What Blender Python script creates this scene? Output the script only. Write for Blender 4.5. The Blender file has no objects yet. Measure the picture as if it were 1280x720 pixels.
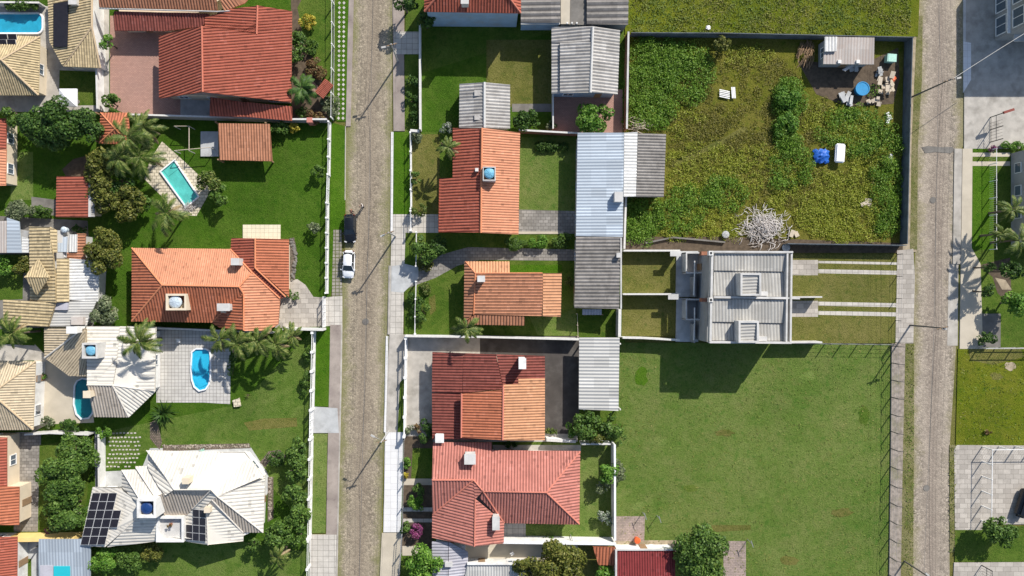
import bpy, bmesh, math, random
import numpy as np
from mathutils import Vector, Matrix
random.seed(7); RNG = np.random.default_rng(11)
sc = bpy.context.scene
COL = sc.collection
R = math.radians

# ------------------------------------------------------------------ camera, sky, sun, exposure
S = 0.115            # metres per photograph pixel on the ground
H = 100.0            # height of the drone
NX, NY = 606.0, 361.0  # photograph pixel straight below the drone

def P(px, py, h=0.0):
    """photograph pixel of a point whose real height is h -> world x, y, z"""
    k = S*(H-h)/H
    return Vector(((px-NX)*k, -(py-NY)*k, h))

cam_d = bpy.data.cameras.new('camera'); cam = bpy.data.objects.new('camera', cam_d); COL.objects.link(cam)
cam.location = (0, 0, H); cam.rotation_euler = (0, 0, 0)
cam_d.sensor_width = 36.0; cam_d.lens = 36.0*H/(1280*S)
cam_d.shift_x = (640-NX)/1280.0; cam_d.shift_y = (NY-360)/1280.0
cam_d.clip_start = 1.0; cam_d.clip_end = 2000
sc.camera = cam

SUN_EL = R(36.0); SUN_AZ = math.atan2(0.555, 0.832)
w = bpy.data.worlds.new('World'); sc.world = w; w.use_nodes = True
nt = w.node_tree; nt.nodes.clear()
sky = nt.nodes.new('ShaderNodeTexSky'); sky.sky_type = 'NISHITA'; sky.sun_disc = False
sky.sun_elevation = SUN_EL; sky.sun_rotation = SUN_AZ
bg = nt.nodes.new('ShaderNodeBackground'); bg.inputs[1].default_value = 0.112
wo = nt.nodes.new('ShaderNodeOutputWorld')
nt.links.new(sky.outputs[0], bg.inputs[0]); nt.links.new(bg.outputs[0], wo.inputs[0])
sd = bpy.data.lights.new('sun', 'SUN'); sd.energy = 4.8; sd.angle = R(0.5); sd.color = (1.0, 0.955, 0.88)
so = bpy.data.objects.new('sun', sd); COL.objects.link(so)
dv = Vector((math.cos(SUN_EL)*math.sin(SUN_AZ), math.cos(SUN_EL)*math.cos(SUN_AZ), math.sin(SUN_EL)))
so.rotation_euler = dv.to_track_quat('Z', 'Y').to_euler(); so.location = (60, 90, 90)
sc.view_settings.view_transform = 'Standard'; sc.view_settings.look = 'None'
sc.view_settings.exposure = 0.42; sc.view_settings.gamma = 1.0; sc.view_settings.use_curve_mapping = False

# ------------------------------------------------------------------ materials
MATS = {}
class NB:
    def __init__(s, name):
        s.m = bpy.data.materials.new(name); s.m.use_nodes = True
        s.t = s.m.node_tree; s.b = s.t.nodes['Principled BSDF']
        s.b.inputs['Specular IOR Level'].default_value = 0.25
        MATS[name] = s.m
    def n(s, ty, **k):
        x = s.t.nodes.new('ShaderNode'+ty)
        for a, v in k.items():
            if a.startswith('i_'):
                key = a[2:]; x.inputs[int(key) if key.isdigit() else key.replace('_', ' ')].default_value = v
            else: setattr(x, a, v)
        return x
    def l(s, a, b): s.t.links.new(a, b)
    def pos(s): return s.n('NewGeometry').outputs['Position']
    def noise(s, vec, scale, detail=3.0, rough=0.55):
        x = s.n('TexNoise'); x.inputs['Scale'].default_value = scale; x.inputs['Detail'].default_value = detail
        x.inputs['Roughness'].default_value = rough
        if vec is not None: s.l(vec, x.inputs['Vector'])
        return x.outputs['Fac']
    def ramp(s, fac, stops):
        x = s.n('ValToRGB'); e = x.color_ramp.elements
        while len(e) < len(stops): e.new(0.5)
        for i, (p, c) in enumerate(stops): e[i].position = p; e[i].color = (c, c, c, 1) if isinstance(c, (int, float)) else (*c, 1)
        s.l(fac, x.inputs[0]); return x.outputs[0]
    def mix(s, fac, a, b, mode='MIX'):
        x = s.n('Mix', data_type='RGBA', blend_type=mode)
        for sock, v in ((x.inputs[0], fac), (x.inputs[6], a), (x.inputs[7], b)):
            if isinstance(v, (int, float)): sock.default_value = v
            elif isinstance(v, tuple): sock.default_value = (*v[:3], 1)
            else: s.l(v, sock)
        return x.outputs[2]
    def math(s, op, a, b=None, clamp=False):
        x = s.n('Math', operation=op); x.use_clamp = clamp
        for i, v in enumerate((a, b)):
            if v is None: continue
            if isinstance(v, (int, float)): x.inputs[i].default_value = v
            else: s.l(v, x.inputs[i])
        return x.outputs[0]
    def bump(s, h, strength, dist):
        x = s.n('Bump'); x.inputs['Strength'].default_value = strength; x.inputs['Distance'].default_value = dist
        s.l(h, x.inputs['Height']); s.l(x.outputs[0], s.b.inputs['Normal'])
    def done(s, col, rough=0.8):
        if isinstance(col, tuple): s.b.inputs['Base Color'].default_value = (*col, 1)
        else: s.l(col, s.b.inputs['Base Color'])
        s.b.inputs['Roughness'].default_value = rough
        return s.m

def sh(c, k): return tuple(min(1, x*k) for x in c)

def solid(name, c, rough=0.75, var=0.25, scale=1.2, dirt=None, metal=0.0):
    b = NB(name); p = b.pos()
    f1 = b.noise(p, scale, 4); f2 = b.noise(p, 9.0, 3)
    col = b.ramp(f1, [(0.3, sh(c, 1-var)), (0.7, sh(c, 1+var*0.4))])
    col = b.mix(b.ramp(f2, [(0.35, 0.0), (0.75, 0.35)]), col, sh(c, 1-var*1.2))
    if dirt: col = b.mix(b.ramp(b.noise(p, 0.45, 5, 0.65), [(0.5, 0.0), (0.72, 0.8)]), col, dirt)
    b.b.inputs['Metallic'].default_value = metal
    return b.done(col, rough)

def tile(name, c, var=0.35, stain=(0.06, 0.05, 0.045), amount=0.5, course=0.5, chan_shade=0.8):
    """clay or concrete roof tiles: uv = (rib, course)"""
    b = NB(name); uv = b.n('UVMap').outputs[0]; p = b.pos()
    fl = b.n('VectorMath', operation='FLOOR'); b.l(uv, fl.inputs[0])
    wn = b.n('TexWhiteNoise', noise_dimensions='2D'); b.l(fl.outputs[0], wn.inputs[0])
    col = b.ramp(wn.outputs['Value'], [(0.0, sh(c, 0.55)), (0.03, sh(c, 0.7)), (0.05, sh(c, 1-var)), (0.55, c), (0.965, sh(c, 1+var*0.45)), (0.98, tuple(min(1, x*1.12+0.025) for x in c))])
    col = b.mix(b.ramp(b.noise(p, 0.35, 4, 0.6), [(0.35, 0.0), (0.7, 0.45)]), col, sh(c, 0.72))
    col = b.mix(b.ramp(b.noise(p, 1.7, 6, 0.75), [(0.60, 0.0), (0.74, amount)]), col, stain)
    sv = b.n('VectorMath', operation='MULTIPLY'); sv.inputs[1].default_value = (0.55, 0.075, 1); b.l(uv, sv.inputs[0])
    sn = b.noise(sv.outputs[0], 1.0, 5, 0.7)
    col = b.mix(b.ramp(sn, [(0.50, 0.0), (0.72, 0.5)]), col, sh(c, 0.5))
    col = b.mix(b.ramp(sn, [(0.28, 0.38), (0.46, 0.0)]), col, tuple(min(1, x*1.15+0.05) for x in c))
    sx = b.n('SeparateXYZ'); b.l(uv, sx.inputs[0])
    ch = b.math('ABSOLUTE', b.math('SUBTRACT', b.math('FRACT', sx.outputs[0]), 0.5))   # 0 in the channel between two ribs
    col = b.mix(b.ramp(ch, [(0.02, chan_shade), (0.26, 0.0)]), col, sh(c, 0.30))  # shade in the rib channels painted into the tile colour
    fr = b.math('FRACT', sx.outputs[1])
    b.bump(fr, course, 0.05)
    return b.done(col, 0.8)

def sheet(name, c, stain, amt=0.55, rough=0.6, scale=0.9, var=0.3, chan_shade=0.55):
    """weathered corrugated sheets: uv = (rib, course); each sheet a little different"""
    b = NB(name); uv = b.n('UVMap').outputs[0]; p = b.pos()
    mp = b.n('VectorMath', operation='MULTIPLY'); mp.inputs[1].default_value = (0.34, 0.2, 1); b.l(uv, mp.inputs[0])
    fl = b.n('VectorMath', operation='FLOOR'); b.l(mp.outputs[0], fl.inputs[0])
    wn = b.n('TexWhiteNoise', noise_dimensions='2D'); b.l(fl.outputs[0], wn.inputs[0])
    col = b.ramp(wn.outputs['Value'], [(0, sh(c, 1-var)), (1, sh(c, 1.08))])
    col = b.mix(b.ramp(b.noise(p, scale, 6, 0.7), [(0.42, 0.0), (0.7, amt)]), col, stain)
    col = b.mix(b.ramp(b.noise(p, 5.0, 4, 0.7), [(0.55, 0.0), (0.8, amt)]), col, sh(stain, 0.8))
    sx = b.n('SeparateXYZ'); b.l(uv, sx.inputs[0])
    ch = b.math('ABSOLUTE', b.math('SUBTRACT', b.math('FRACT', sx.outputs[0]), 0.5))
    col = b.mix(b.ramp(ch, [(0.02, chan_shade), (0.26, 0.0)]), col, sh(stain, 0.75))  # painted channel shade between the ribs, tinted with the stain colour
    return b.done(col, rough)

def grass(name, c1, c2, c3, dry=0.35, dryc=(0.16, 0.14, 0.05), big=0.12):
    b = NB(name); p = b.pos()
    n1 = b.noise(p, big, 5, 0.6); n2 = b.noise(p, 0.9, 5, 0.7); n3 = b.noise(p, 5.5, 4, 0.75)
    mx = b.math('ADD', b.math('MULTIPLY', n1, 0.62), b.math('MULTIPLY', n2, 0.38))
    col = b.ramp(mx, [(0.34, c1), (0.5, c2), (0.66, c3)])
    col = b.mix(b.ramp(b.math('ADD', b.math('MULTIPLY', b.noise(p, 0.23, 6, 0.7), 0.6), b.math('MULTIPLY', n3, 0.4)), [(0.46, 0.0), (0.66, dry)]), col, dryc)
    col = b.mix(b.ramp(n3, [(0.3, 0.62), (0.52, 0.0)]), col, sh(c1, 0.45))
    col = b.mix(b.ramp(b.noise(p, 0.42, 6, 0.72), [(0.54, 0.0), (0.72, dry*1.1)]), col, tuple(x*0.55+y*0.45 for x, y in zip(c3, dryc)))
    col = b.mix(b.ramp(b.noise(p, 1.15, 3, 0.6), [(0.58, 0.0), (0.66, 0.55)]), col, tuple(x*y for x, y in zip(c1, (0.72, 0.95, 0.8))))
    stv = b.n('VectorMath', operation='MULTIPLY'); stv.inputs[1].default_value = (0.22, 1.0, 1.0); b.l(p, stv.inputs[0])
    col = b.mix(b.ramp(b.noise(stv.outputs[0], 0.8, 6, 0.75), [(0.56, 0.0), (0.70, dry)]), col, c3)
    col = b.mix(b.ramp(b.noise(p, 2.3, 6, 0.8), [(0.66, 0.0), (0.74, dry*1.5)]), col, tuple(0.7*x for x in dryc))
    b.bump(b.math('ADD', n3, b.math('MULTIPLY', b.noise(p, 14, 3, 0.7), 0.7)), 0.9, 0.16)
    b.b.inputs['Specular IOR Level'].default_value = 0.1
    return b.done(col, 0.9)

def leaf(name, c1, c2, c3=None):
    b = NB(name); g = b.n('NewGeometry')
    col = b.ramp(g.outputs['Random Per Island'], [(0.0, c1), (0.6, c2), (1.0, c3 or sh(c2, 1.5))])
    b.l(col, b.b.inputs['Base Color']); b.b.inputs['Roughness'].default_value = 0.55
    tr = b.n('BsdfTranslucent'); b.l(col, tr.inputs[0])
    ms = b.n('MixShader'); ms.inputs[0].default_value = 0.25
    b.l(b.b.outputs[0], ms.inputs[1]); b.l(tr.outputs[0], ms.inputs[2])
    b.l(ms.outputs[0], b.t.nodes['Material Output'].inputs[0])
    return b.m

def paver(name, c1, c2, joint, w=0.6, h=0.6, jt=0.03, offset=0.0, weed=None, dirt=(0.1, 0.09, 0.075), damt=0.5):
    b = NB(name); p = b.pos()
    x = b.n('TexBrick', offset=offset); b.l(p, x.inputs['Vector'])
    x.inputs['Color1'].default_value = (*c1, 1); x.inputs['Color2'].default_value = (*c2, 1); x.inputs['Mortar'].default_value = (*joint, 1)
    x.inputs['Scale'].default_value = 1.0; x.inputs['Mortar Size'].default_value = jt; x.inputs['Mortar Smooth'].default_value = 0.2
    x.inputs['Brick Width'].default_value = w; x.inputs['Row Height'].default_value = h
    col = b.mix(b.ramp(b.noise(p, 0.5, 6, 0.7), [(0.42, 0.0), (0.72, damt)]), x.outputs[0], dirt)
    col = b.mix(b.ramp(b.noise(p, 6, 4, 0.7), [(0.5, 0.0), (0.8, damt*0.8)]), col, sh(dirt, 0.8))
    if weed: col = b.mix(b.ramp(b.noise(p, 1.1, 6, 0.8), [(0.56, 0.0), (0.64, 0.85)]), col, weed)
    b.bump(b.math('ADD', x.outputs['Fac'], b.noise(p, 8, 3)), 0.35, 0.02)
    return b.done(col, 0.85)

def cobble(name, stone, dark, weed, a, bb, half, weedy=0.55):
    """cobbled street: stones, worn wheel tracks, grass creeping in from the edges; centre line x = a + bb*y"""
    b = NB(name); p = b.pos()
    sx = b.n('SeparateXYZ'); b.l(p, sx.inputs[0])
    off = b.math('SUBTRACT', sx.outputs[0], b.math('ADD', b.math('MULTIPLY', sx.outputs[1], bb), a))
    d = b.math('DIVIDE', b.math('ABSOLUTE', off), half)
    v = b.n('TexVoronoi', feature='F1'); v.inputs['Scale'].default_value = 3.6; b.l(p, v.inputs['Vector'])
    v2 = b.n('TexVoronoi', feature='DISTANCE_TO_EDGE'); v2.inputs['Scale'].default_value = 3.6; b.l(p, v2.inputs['Vector'])
    sc_ = b.n('SeparateColor'); b.l(v.outputs['Color'], sc_.inputs[0])
    col = b.ramp(sc_.outputs[0], [(0.0, sh(stone, 0.55)), (0.5, stone), (1.0, sh(stone, 1.35))])
    col = b.mix(b.ramp(v2.outputs['Distance'], [(0.0, 0.75), (0.09, 0.0)]), col, dark)
    st = b.n('VectorMath', operation='MULTIPLY'); st.inputs[1].default_value = (1.0, 0.07, 1.0); b.l(p, st.inputs[0])
    track = b.noise(st.outputs[0], 0.75, 5, 0.65)
    col = b.mix(b.ramp(track, [(0.36, 0.0), (0.62, 0.55)]), col, sh(stone, 1.25))
    col = b.mix(b.ramp(b.noise(p, 0.35, 5, 0.65), [(0.5, 0.0), (0.7, 0.5)]), col, sh(stone, 0.62))
    tr1 = b.ramp(b.math('ADD', b.math('MULTIPLY', d, 0.75), b.math('MULTIPLY', b.noise(p, 0.5, 5, 0.7), 0.35)), [(0.22, 0.5), (0.62, 0.0)])
    col = b.mix(tr1, col, tuple(x*y for x, y in zip(stone, (0.62, 0.58, 0.60))))
    col = b.mix(b.ramp(b.noise(p, 0.9, 5, 0.7), [(0.60, 0.0), (0.72, 0.55)]), col, sh(stone, 0.5))
    wf = b.math('ADD', b.math('ADD', b.math('MULTIPLY', b.noise(p, 0.28, 6, 0.75), 0.8), b.math('MULTIPLY', b.noise(p, 4.5, 3, 0.7), 0.45)),
                b.math('MULTIPLY', b.math('POWER', d, 2.2), 0.42))
    col = b.mix(b.ramp(wf, [(0.74, 0.0), (1.0, weedy+0.2)]), col, weed)
    b.bump(b.math('ADD', v2.outputs['Distance'], b.math('MULTIPLY', b.noise(p, 9, 3), 0.25)), 0.7, 0.08)
    return b.done(col, 0.9)

def plain(name, c, rough=0.5, metal=0.0, spec=0.4):
    b = NB(name); b.b.inputs['Metallic'].default_value = metal; b.b.inputs['Specular IOR Level'].default_value = spec
    col = b.ramp(b.noise(b.pos(), 4.0, 3), [(0.3, sh(c, 0.85)), (0.7, sh(c, 1.05))])
    return b.done(col, rough)

# setting
G = grass
G('grass_lawn', (0.048, 0.100, 0.010), (0.080, 0.140, 0.016), (0.128, 0.190, 0.030), 0.34, (0.19, 0.17, 0.05))
G('grass_mixed', (0.050, 0.108, 0.011), (0.098, 0.165, 0.024), (0.160, 0.225, 0.050), 0.32, (0.24, 0.21, 0.09), 0.07)
G('grass_verge', (0.042, 0.112, 0.004), (0.062, 0.148, 0.006), (0.090, 0.182, 0.012), 0.18)
G('grass_lush', (0.034, 0.086, 0.005), (0.054, 0.122, 0.008), (0.086, 0.160, 0.016), 0.22)
G('grass_light', (0.092, 0.155, 0.026), (0.140, 0.205, 0.042), (0.200, 0.260, 0.070), 0.35, (0.26, 0.23, 0.10))
G('grass_field', (0.074, 0.140, 0.020), (0.118, 0.180, 0.033), (0.174, 0.218, 0.058), 0.45, (0.23, 0.205, 0.085), 0.075)
G('grass_olive', (0.092, 0.108, 0.020), (0.142, 0.145, 0.032), (0.195, 0.182, 0.050), 0.5, (0.24, 0.195, 0.08))
G('grass_upper', (0.070, 0.112, 0.005), (0.125, 0.158, 0.008), (0.175, 0.195, 0.016), 0.45, (0.190, 0.155, 0.03))
G('grass_scrub', (0.080, 0.108, 0.008), (0.140, 0.145, 0.016), (0.195, 0.175, 0.032), 0.6, (0.195, 0.150, 0.050), 0.09)
G('grass_weed', (0.10, 0.12, 0.03), (0.16, 0.16, 0.05), (0.27, 0.24, 0.12), 0.6, (0.34, 0.28, 0.18))
cobble('cobble_west', (0.305, 0.255, 0.186), (0.095, 0.08, 0.06), (0.175, 0.17, 0.07), P(466.5-0.025*361, 361).x, 0.025, 3.3, 0.75)
cobble('cobble_east', (0.325, 0.275, 0.218), (0.12, 0.10, 0.08), (0.20, 0.18, 0.08), P(1170, 361).x, 0.018, 3.4, 0.6)
solid('walk_worn', (0.33, 0.28, 0.235), 0.95, 0.45, 2.2, (0.16, 0.155, 0.07))
solid('soil', (0.115, 0.085, 0.058), 0.95, 0.4, 2.0)
solid('sand', (0.40, 0.325, 0.225), 0.95, 0.35, 1.4, (0.12, 0.11, 0.05))
solid('concrete', (0.45, 0.415, 0.365), 0.85, 0.25, 0.8, (0.22, 0.2, 0.17))
solid('concrete_dark', (0.20, 0.185, 0.165), 0.85, 0.35, 0.7, (0.10, 0.09, 0.08))
solid('concrete_mauve', (0.36, 0.305, 0.265), 0.85, 0.3, 0.9, (0.14, 0.11, 0.10))
solid('concrete_cool', (0.46, 0.465, 0.46), 0.8, 0.2, 0.8, (0.25, 0.25, 0.24))
solid('patio_beige', (0.50, 0.44, 0.345), 0.8, 0.15, 0.6)
solid('asphalt', (0.075, 0.066, 0.060), 0.9, 0.3, 0.7, (0.12, 0.11, 0.10))
paver('slab_white', (0.72, 0.71, 0.70), (0.66, 0.65, 0.64), (0.5, 0.48, 0.46), 0.9, 0.9, 0.02, damt=0.12)
paver('slab_grey', (0.56, 0.52, 0.46), (0.48, 0.445, 0.395), (0.22, 0.20, 0.17), 0.8, 0.8, 0.025, damt=0.3)
paver('slab_tile', (0.49, 0.445, 0.39), (0.35, 0.315, 0.275), (0.2, 0.18, 0.15), 1.1, 0.7, 0.02, damt=0.3, offset=0.35)
paver('pool_tile', (0.54, 0.52, 0.48), (0.48, 0.46, 0.43), (0.20, 0.18, 0.16), 0.5, 0.5, 0.025, damt=0.2)
paver('paver_grass', (0.34, 0.31, 0.265), (0.26, 0.235, 0.20), (0.10, 0.11, 0.04), 0.55, 0.5, 0.06, weed=(0.09, 0.10, 0.03))
paver('brick_pink', (0.46, 0.265, 0.21), (0.38, 0.215, 0.17), (0.22, 0.14, 0.11), 0.35, 0.18, 0.02, 0.5, damt=0.45, dirt=(0.26, 0.165, 0.135))
paver('brick_walk', (0.42, 0.32, 0.275), (0.31, 0.24, 0.21), (0.2, 0.165, 0.135), 0.5, 0.25, 0.02, 0.5, weed=(0.16, 0.14, 0.08))
paver('terrace_cream', (0.66, 0.60, 0.45), (0.62, 0.56, 0.42), (0.36, 0.32, 0.24), 0.62, 0.62, 0.02, damt=0.12)
paver('deck_stone', (0.70, 0.62, 0.47), (0.52, 0.455, 0.34), (0.22, 0.2, 0.14), 0.62, 0.45, 0.04, 0.5, damt=0.35)
paver('gravel_bed', (0.28, 0.21, 0.17), (0.15, 0.11, 0.09), (0.06, 0.055, 0.035), 0.26, 0.22, 0.04, 0.4, weed=(0.05, 0.07, 0.02))
paver('yard_stone', (0.33, 0.305, 0.275), (0.20, 0.185, 0.165), (0.12, 0.11, 0.095), 0.7, 0.45, 0.03, 0.5)
# buildings
solid('wall_white', (0.72, 0.71, 0.68), 0.8, 0.14, 1.0, (0.42, 0.40, 0.36))
solid('wall_cream', (0.66, 0.56, 0.42), 0.8, 0.10, 1.0)
solid('wall_grey', (0.36, 0.355, 0.345), 0.85, 0.2, 0.9, (0.2, 0.19, 0.17))
solid('wall_old', (0.13, 0.15, 0.17), 0.9, 0.4, 0.8, (0.10, 0.10, 0.10))
solid('wall_blue', (0.30, 0.42, 0.55), 0.8, 0.15, 0.8, (0.32, 0.33, 0.34))
solid('wall_yellow', (0.78, 0.57, 0.22), 0.8, 0.1, 1.0)
solid('wall_brick', (0.34, 0.15, 0.09), 0.9, 0.35, 3.0)
solid('wall_pale', (0.56, 0.545, 0.52), 0.85, 0.2, 0.8, (0.34, 0.33, 0.31))
tile('tile_orange', (0.45, 0.150, 0.078), 0.13, amount=0.20, course=0.3)
tile('tile_salmon', (0.60, 0.262, 0.150), 0.09, amount=0.10, course=0.25, chan_shade=0.5)
tile('tile_red', (0.365, 0.100, 0.062), 0.13, amount=0.25, course=0.3)
tile('tile_brown', (0.45, 0.200, 0.112), 0.16, amount=0.45, course=0.3)
tile('tile_dark_red', (0.232, 0.066, 0.050), 0.25, amount=0.40, course=0.3)
tile('tile_maroon', (0.22, 0.035, 0.035), 0.12, amount=0.1, course=0.3)
tile('tile_pink', (0.48, 0.185, 0.145), 0.10, amount=0.50, stain=(0.12, 0.03, 0.025), course=0.3, chan_shade=0.75)
tile('tile_amber', (0.58, 0.290, 0.155), 0.12, amount=0.15, course=0.3, chan_shade=0.6)
tile('tile_straw', (0.52, 0.41, 0.24), 0.28, amount=0.65, stain=(0.09, 0.06, 0.035))
tile('tile_beige', (0.55, 0.45, 0.31), 0.13, amount=0.25, stain=(0.2, 0.15, 0.09), course=0.3, chan_shade=0.7)
tile('tile_taupe', (0.48, 0.415, 0.345), 0.10, amount=0.12, stain=(0.2, 0.15, 0.09), course=0.3, chan_shade=0.8)
tile('tile_ivory', (0.62, 0.585, 0.52), 0.05, amount=0.05, stain=(0.4, 0.36, 0.3), course=0.15, chan_shade=0.28)
sheet('sheet_grey', (0.43, 0.41, 0.385), (0.17, 0.155, 0.14), 0.6)
sheet('sheet_dark', (0.255, 0.235, 0.215), (0.075, 0.068, 0.062), 0.7)
sheet('sheet_light', (0.50, 0.49, 0.465), (0.42, 0.41, 0.38), 0.35)
sheet('sheet_blue', (0.44, 0.50, 0.56), (0.33, 0.36, 0.40), 0.3)
sheet('sheet_bluegrey', (0.36, 0.41, 0.46), (0.29, 0.32, 0.36), 0.25)
sheet('sheet_white', (0.72, 0.71, 0.68), (0.32, 0.31, 0.29), 0.45, scale=1.6)
sheet('sheet_cream', (0.47, 0.455, 0.42), (0.30, 0.28, 0.25), 0.5)
sheet('sheet_rust', (0.46, 0.42, 0.385), (0.36, 0.27, 0.22), 0.5)
sheet('sheet_teal', (0.02, 0.40, 0.46), (0.02, 0.3, 0.36), 0.2)
sheet('sheet_lavender', (0.42, 0.41, 0.45), (0.27, 0.26, 0.28), 0.45)
plain('ridge_orange', (0.62, 0.23, 0.11), 0.8); plain('ridge_red', (0.50, 0.16, 0.10), 0.8); plain('ridge_pink', (0.55, 0.19, 0.13), 0.8)
plain('ridge_straw', (0.50, 0.38, 0.24), 0.8); plain('ridge_ivory', (0.62, 0.57, 0.50), 0.8); plain('ridge_sheet', (0.50, 0.49, 0.47), 0.7)
plain('white_paint', (0.80, 0.79, 0.77), 0.55); plain('grey_metal', (0.32, 0.32, 0.32), 0.45, 0.3); plain('dark_metal', (0.035, 0.035, 0.035), 0.5)
plain('pole_grey', (0.42, 0.41, 0.39), 0.8); plain('pole_dark', (0.12, 0.11, 0.10), 0.8); plain('wood', (0.28, 0.18, 0.10), 0.8); plain('wood_pale', (0.50, 0.42, 0.32), 0.8)
plain('bark', (0.14, 0.105, 0.075), 0.9); plain('glass_dark', (0.02, 0.025, 0.03), 0.08, 0, 0.6); plain('pane_blue', (0.10, 0.13, 0.16), 0.1, 0, 0.6)
plain('tank_blue', (0.16, 0.42, 0.58), 0.45); plain('tank_deep', (0.012, 0.045, 0.16), 0.4); plain('tank_white', (0.48, 0.55, 0.60), 0.45); plain('tank_cyan', (0.02, 0.24, 0.48), 0.4)
plain('brick_red', (0.42, 0.13, 0.07), 0.85); plain('cloth_white', (0.80, 0.79, 0.80), 0.85); plain('tarp_blue', (0.015, 0.11, 0.46), 0.5)
plain('mint', (0.38, 0.62, 0.52), 0.6); plain('orange_plastic', (0.70, 0.12, 0.03), 0.5); plain('rubber', (0.02, 0.02, 0.02), 0.8)
plain('car_black', (0.012, 0.014, 0.018), 0.18, 0.2, 0.6); plain('car_white', (0.80, 0.81, 0.83), 0.22, 0, 0.5); plain('lens', (0.6, 0.6, 0.6), 0.1); plain('tail_red', (0.14, 0.01, 0.01), 0.3)
plain('skin', (0.45, 0.26, 0.18), 0.6); plain('hair', (0.03, 0.02, 0.015), 0.7); plain('shirt_white', (0.78, 0.77, 0.75), 0.85); plain('shirt_rust', (0.25, 0.08, 0.05), 0.85); plain('denim', (0.03, 0.035, 0.05), 0.85)
plain('pot', (0.28, 0.12, 0.07), 0.8)
plain('coping', (0.62, 0.60, 0.56), 0.7); plain('coping_white', (0.78, 0.79, 0.80), 0.6)
for _n, _c in (('pool_blue', (0.035, 0.40, 0.58)), ('pool_turq', (0.16, 0.60, 0.51)), ('pool_teal', (0.02, 0.27, 0.28)), ('pool_sky', (0.04, 0.50, 0.74))): solid(_n, _c, 0.6, 0.3, 0.55, sh(_c, 0.72))
b = NB('solar'); p = b.pos(); b.b.inputs['Specular IOR Level'].default_value = 0.35
b.done(b.ramp(b.noise(p, 3, 2), [(0.3, (0.016, 0.014, 0.018)), (0.7, (0.024, 0.021, 0.026))]), 0.35)
b = NB('solar_frame'); b.done((0.62, 0.62, 0.62), 0.4)
b = NB('water')      # clear surface: tinted transparency under a thin reflection
tr = b.n('BsdfTransparent'); tr.inputs[0].default_value = (0.80, 0.95, 0.97, 1)
gl = b.n('BsdfGlossy'); gl.inputs['Roughness'].default_value = 0.05
bp = b.n('Bump'); bp.inputs['Strength'].default_value = 0.25; bp.inputs['Distance'].default_value = 0.05
b.l(b.noise(b.pos(), 2.2, 2), bp.inputs['Height']); b.l(bp.outputs[0], gl.inputs['Normal'])
ms = b.n('MixShader'); ms.inputs[0].default_value = 0.045; b.l(tr.outputs[0], ms.inputs[1]); b.l(gl.outputs[0], ms.inputs[2])
b.l(ms.outputs[0], b.t.nodes['Material Output'].inputs[0])
# foliage
leaf('leaf_dark', (0.017, 0.046, 0.009), (0.051, 0.113, 0.017), (0.102, 0.174, 0.032))
leaf('leaf_mid', (0.032, 0.075, 0.012), (0.080, 0.152, 0.023), (0.152, 0.239, 0.046))
leaf('leaf_bright', (0.043, 0.123, 0.012), (0.109, 0.232, 0.023), (0.203, 0.334, 0.058))
leaf('leaf_olive', (0.045, 0.064, 0.009), (0.115, 0.130, 0.020), (0.225, 0.215, 0.050))
leaf('leaf_grey', (0.065, 0.090, 0.041), (0.145, 0.181, 0.087), (0.290, 0.312, 0.181))
leaf('leaf_gold', (0.20, 0.16, 0.01), (0.42, 0.34, 0.03), (0.60, 0.52, 0.10))
leaf('leaf_rust', (0.10, 0.045, 0.02), (0.20, 0.12, 0.05), (0.16, 0.17, 0.06))
leaf('leaf_magenta', (0.05, 0.05, 0.03), (0.26, 0.04, 0.15), (0.33, 0.11, 0.24))
leaf('leaf_palm', (0.030, 0.062, 0.008), (0.090, 0.138, 0.020), (0.24, 0.25, 0.075))
leaf('leaf_straw', (0.16, 0.11, 0.05), (0.30, 0.22, 0.11), (0.42, 0.34, 0.2))
leaf('leaf_lush', (0.075, 0.165, 0.012), (0.130, 0.240, 0.020), (0.215, 0.325, 0.045))
leaf('leaf_lime', (0.180, 0.230, 0.016), (0.285, 0.320, 0.030), (0.400, 0.400, 0.080))
leaf('leaf_dry', (0.110, 0.112, 0.016), (0.185, 0.172, 0.030), (0.285, 0.245, 0.065))
leaf('leaf_blossom', (0.05, 0.10, 0.03), (0.22, 0.26, 0.18), (0.60, 0.60, 0.55))
def patchy_leaf(name, A, B):
    """weeds of two kinds growing in patches"""
    b = NB(name); g = b.n('NewGeometry'); p = g.outputs['Position']
    ca = b.ramp(g.outputs['Random Per Island'], [(0, A[0]), (0.55, A[1]), (1, A[2])]); cb = b.ramp(g.outputs['Random Per Island'], [(0, B[0]), (0.55, B[1]), (1, B[2])])
    col = b.mix(b.ramp(b.noise(p, 0.17, 4, 0.6), [(0.42, 0.0), (0.58, 1.0)]), ca, cb)
    return b.done(col, 0.7)
patchy_leaf('leaf_scrub', ((0.045, 0.110, 0.009), (0.072, 0.150, 0.014), (0.115, 0.200, 0.024)), ((0.085, 0.108, 0.010), (0.140, 0.155, 0.016), (0.215, 0.215, 0.036)))
patchy_leaf('leaf_tuft', ((0.07, 0.12, 0.012), (0.115, 0.165, 0.022), (0.165, 0.205, 0.042)), ((0.105, 0.13, 0.015), (0.155, 0.165, 0.03), (0.22, 0.20, 0.06)))
leaf('twig', (0.42, 0.37, 0.33), (0.66, 0.61, 0.57), (0.80, 0.77, 0.74))

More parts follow.
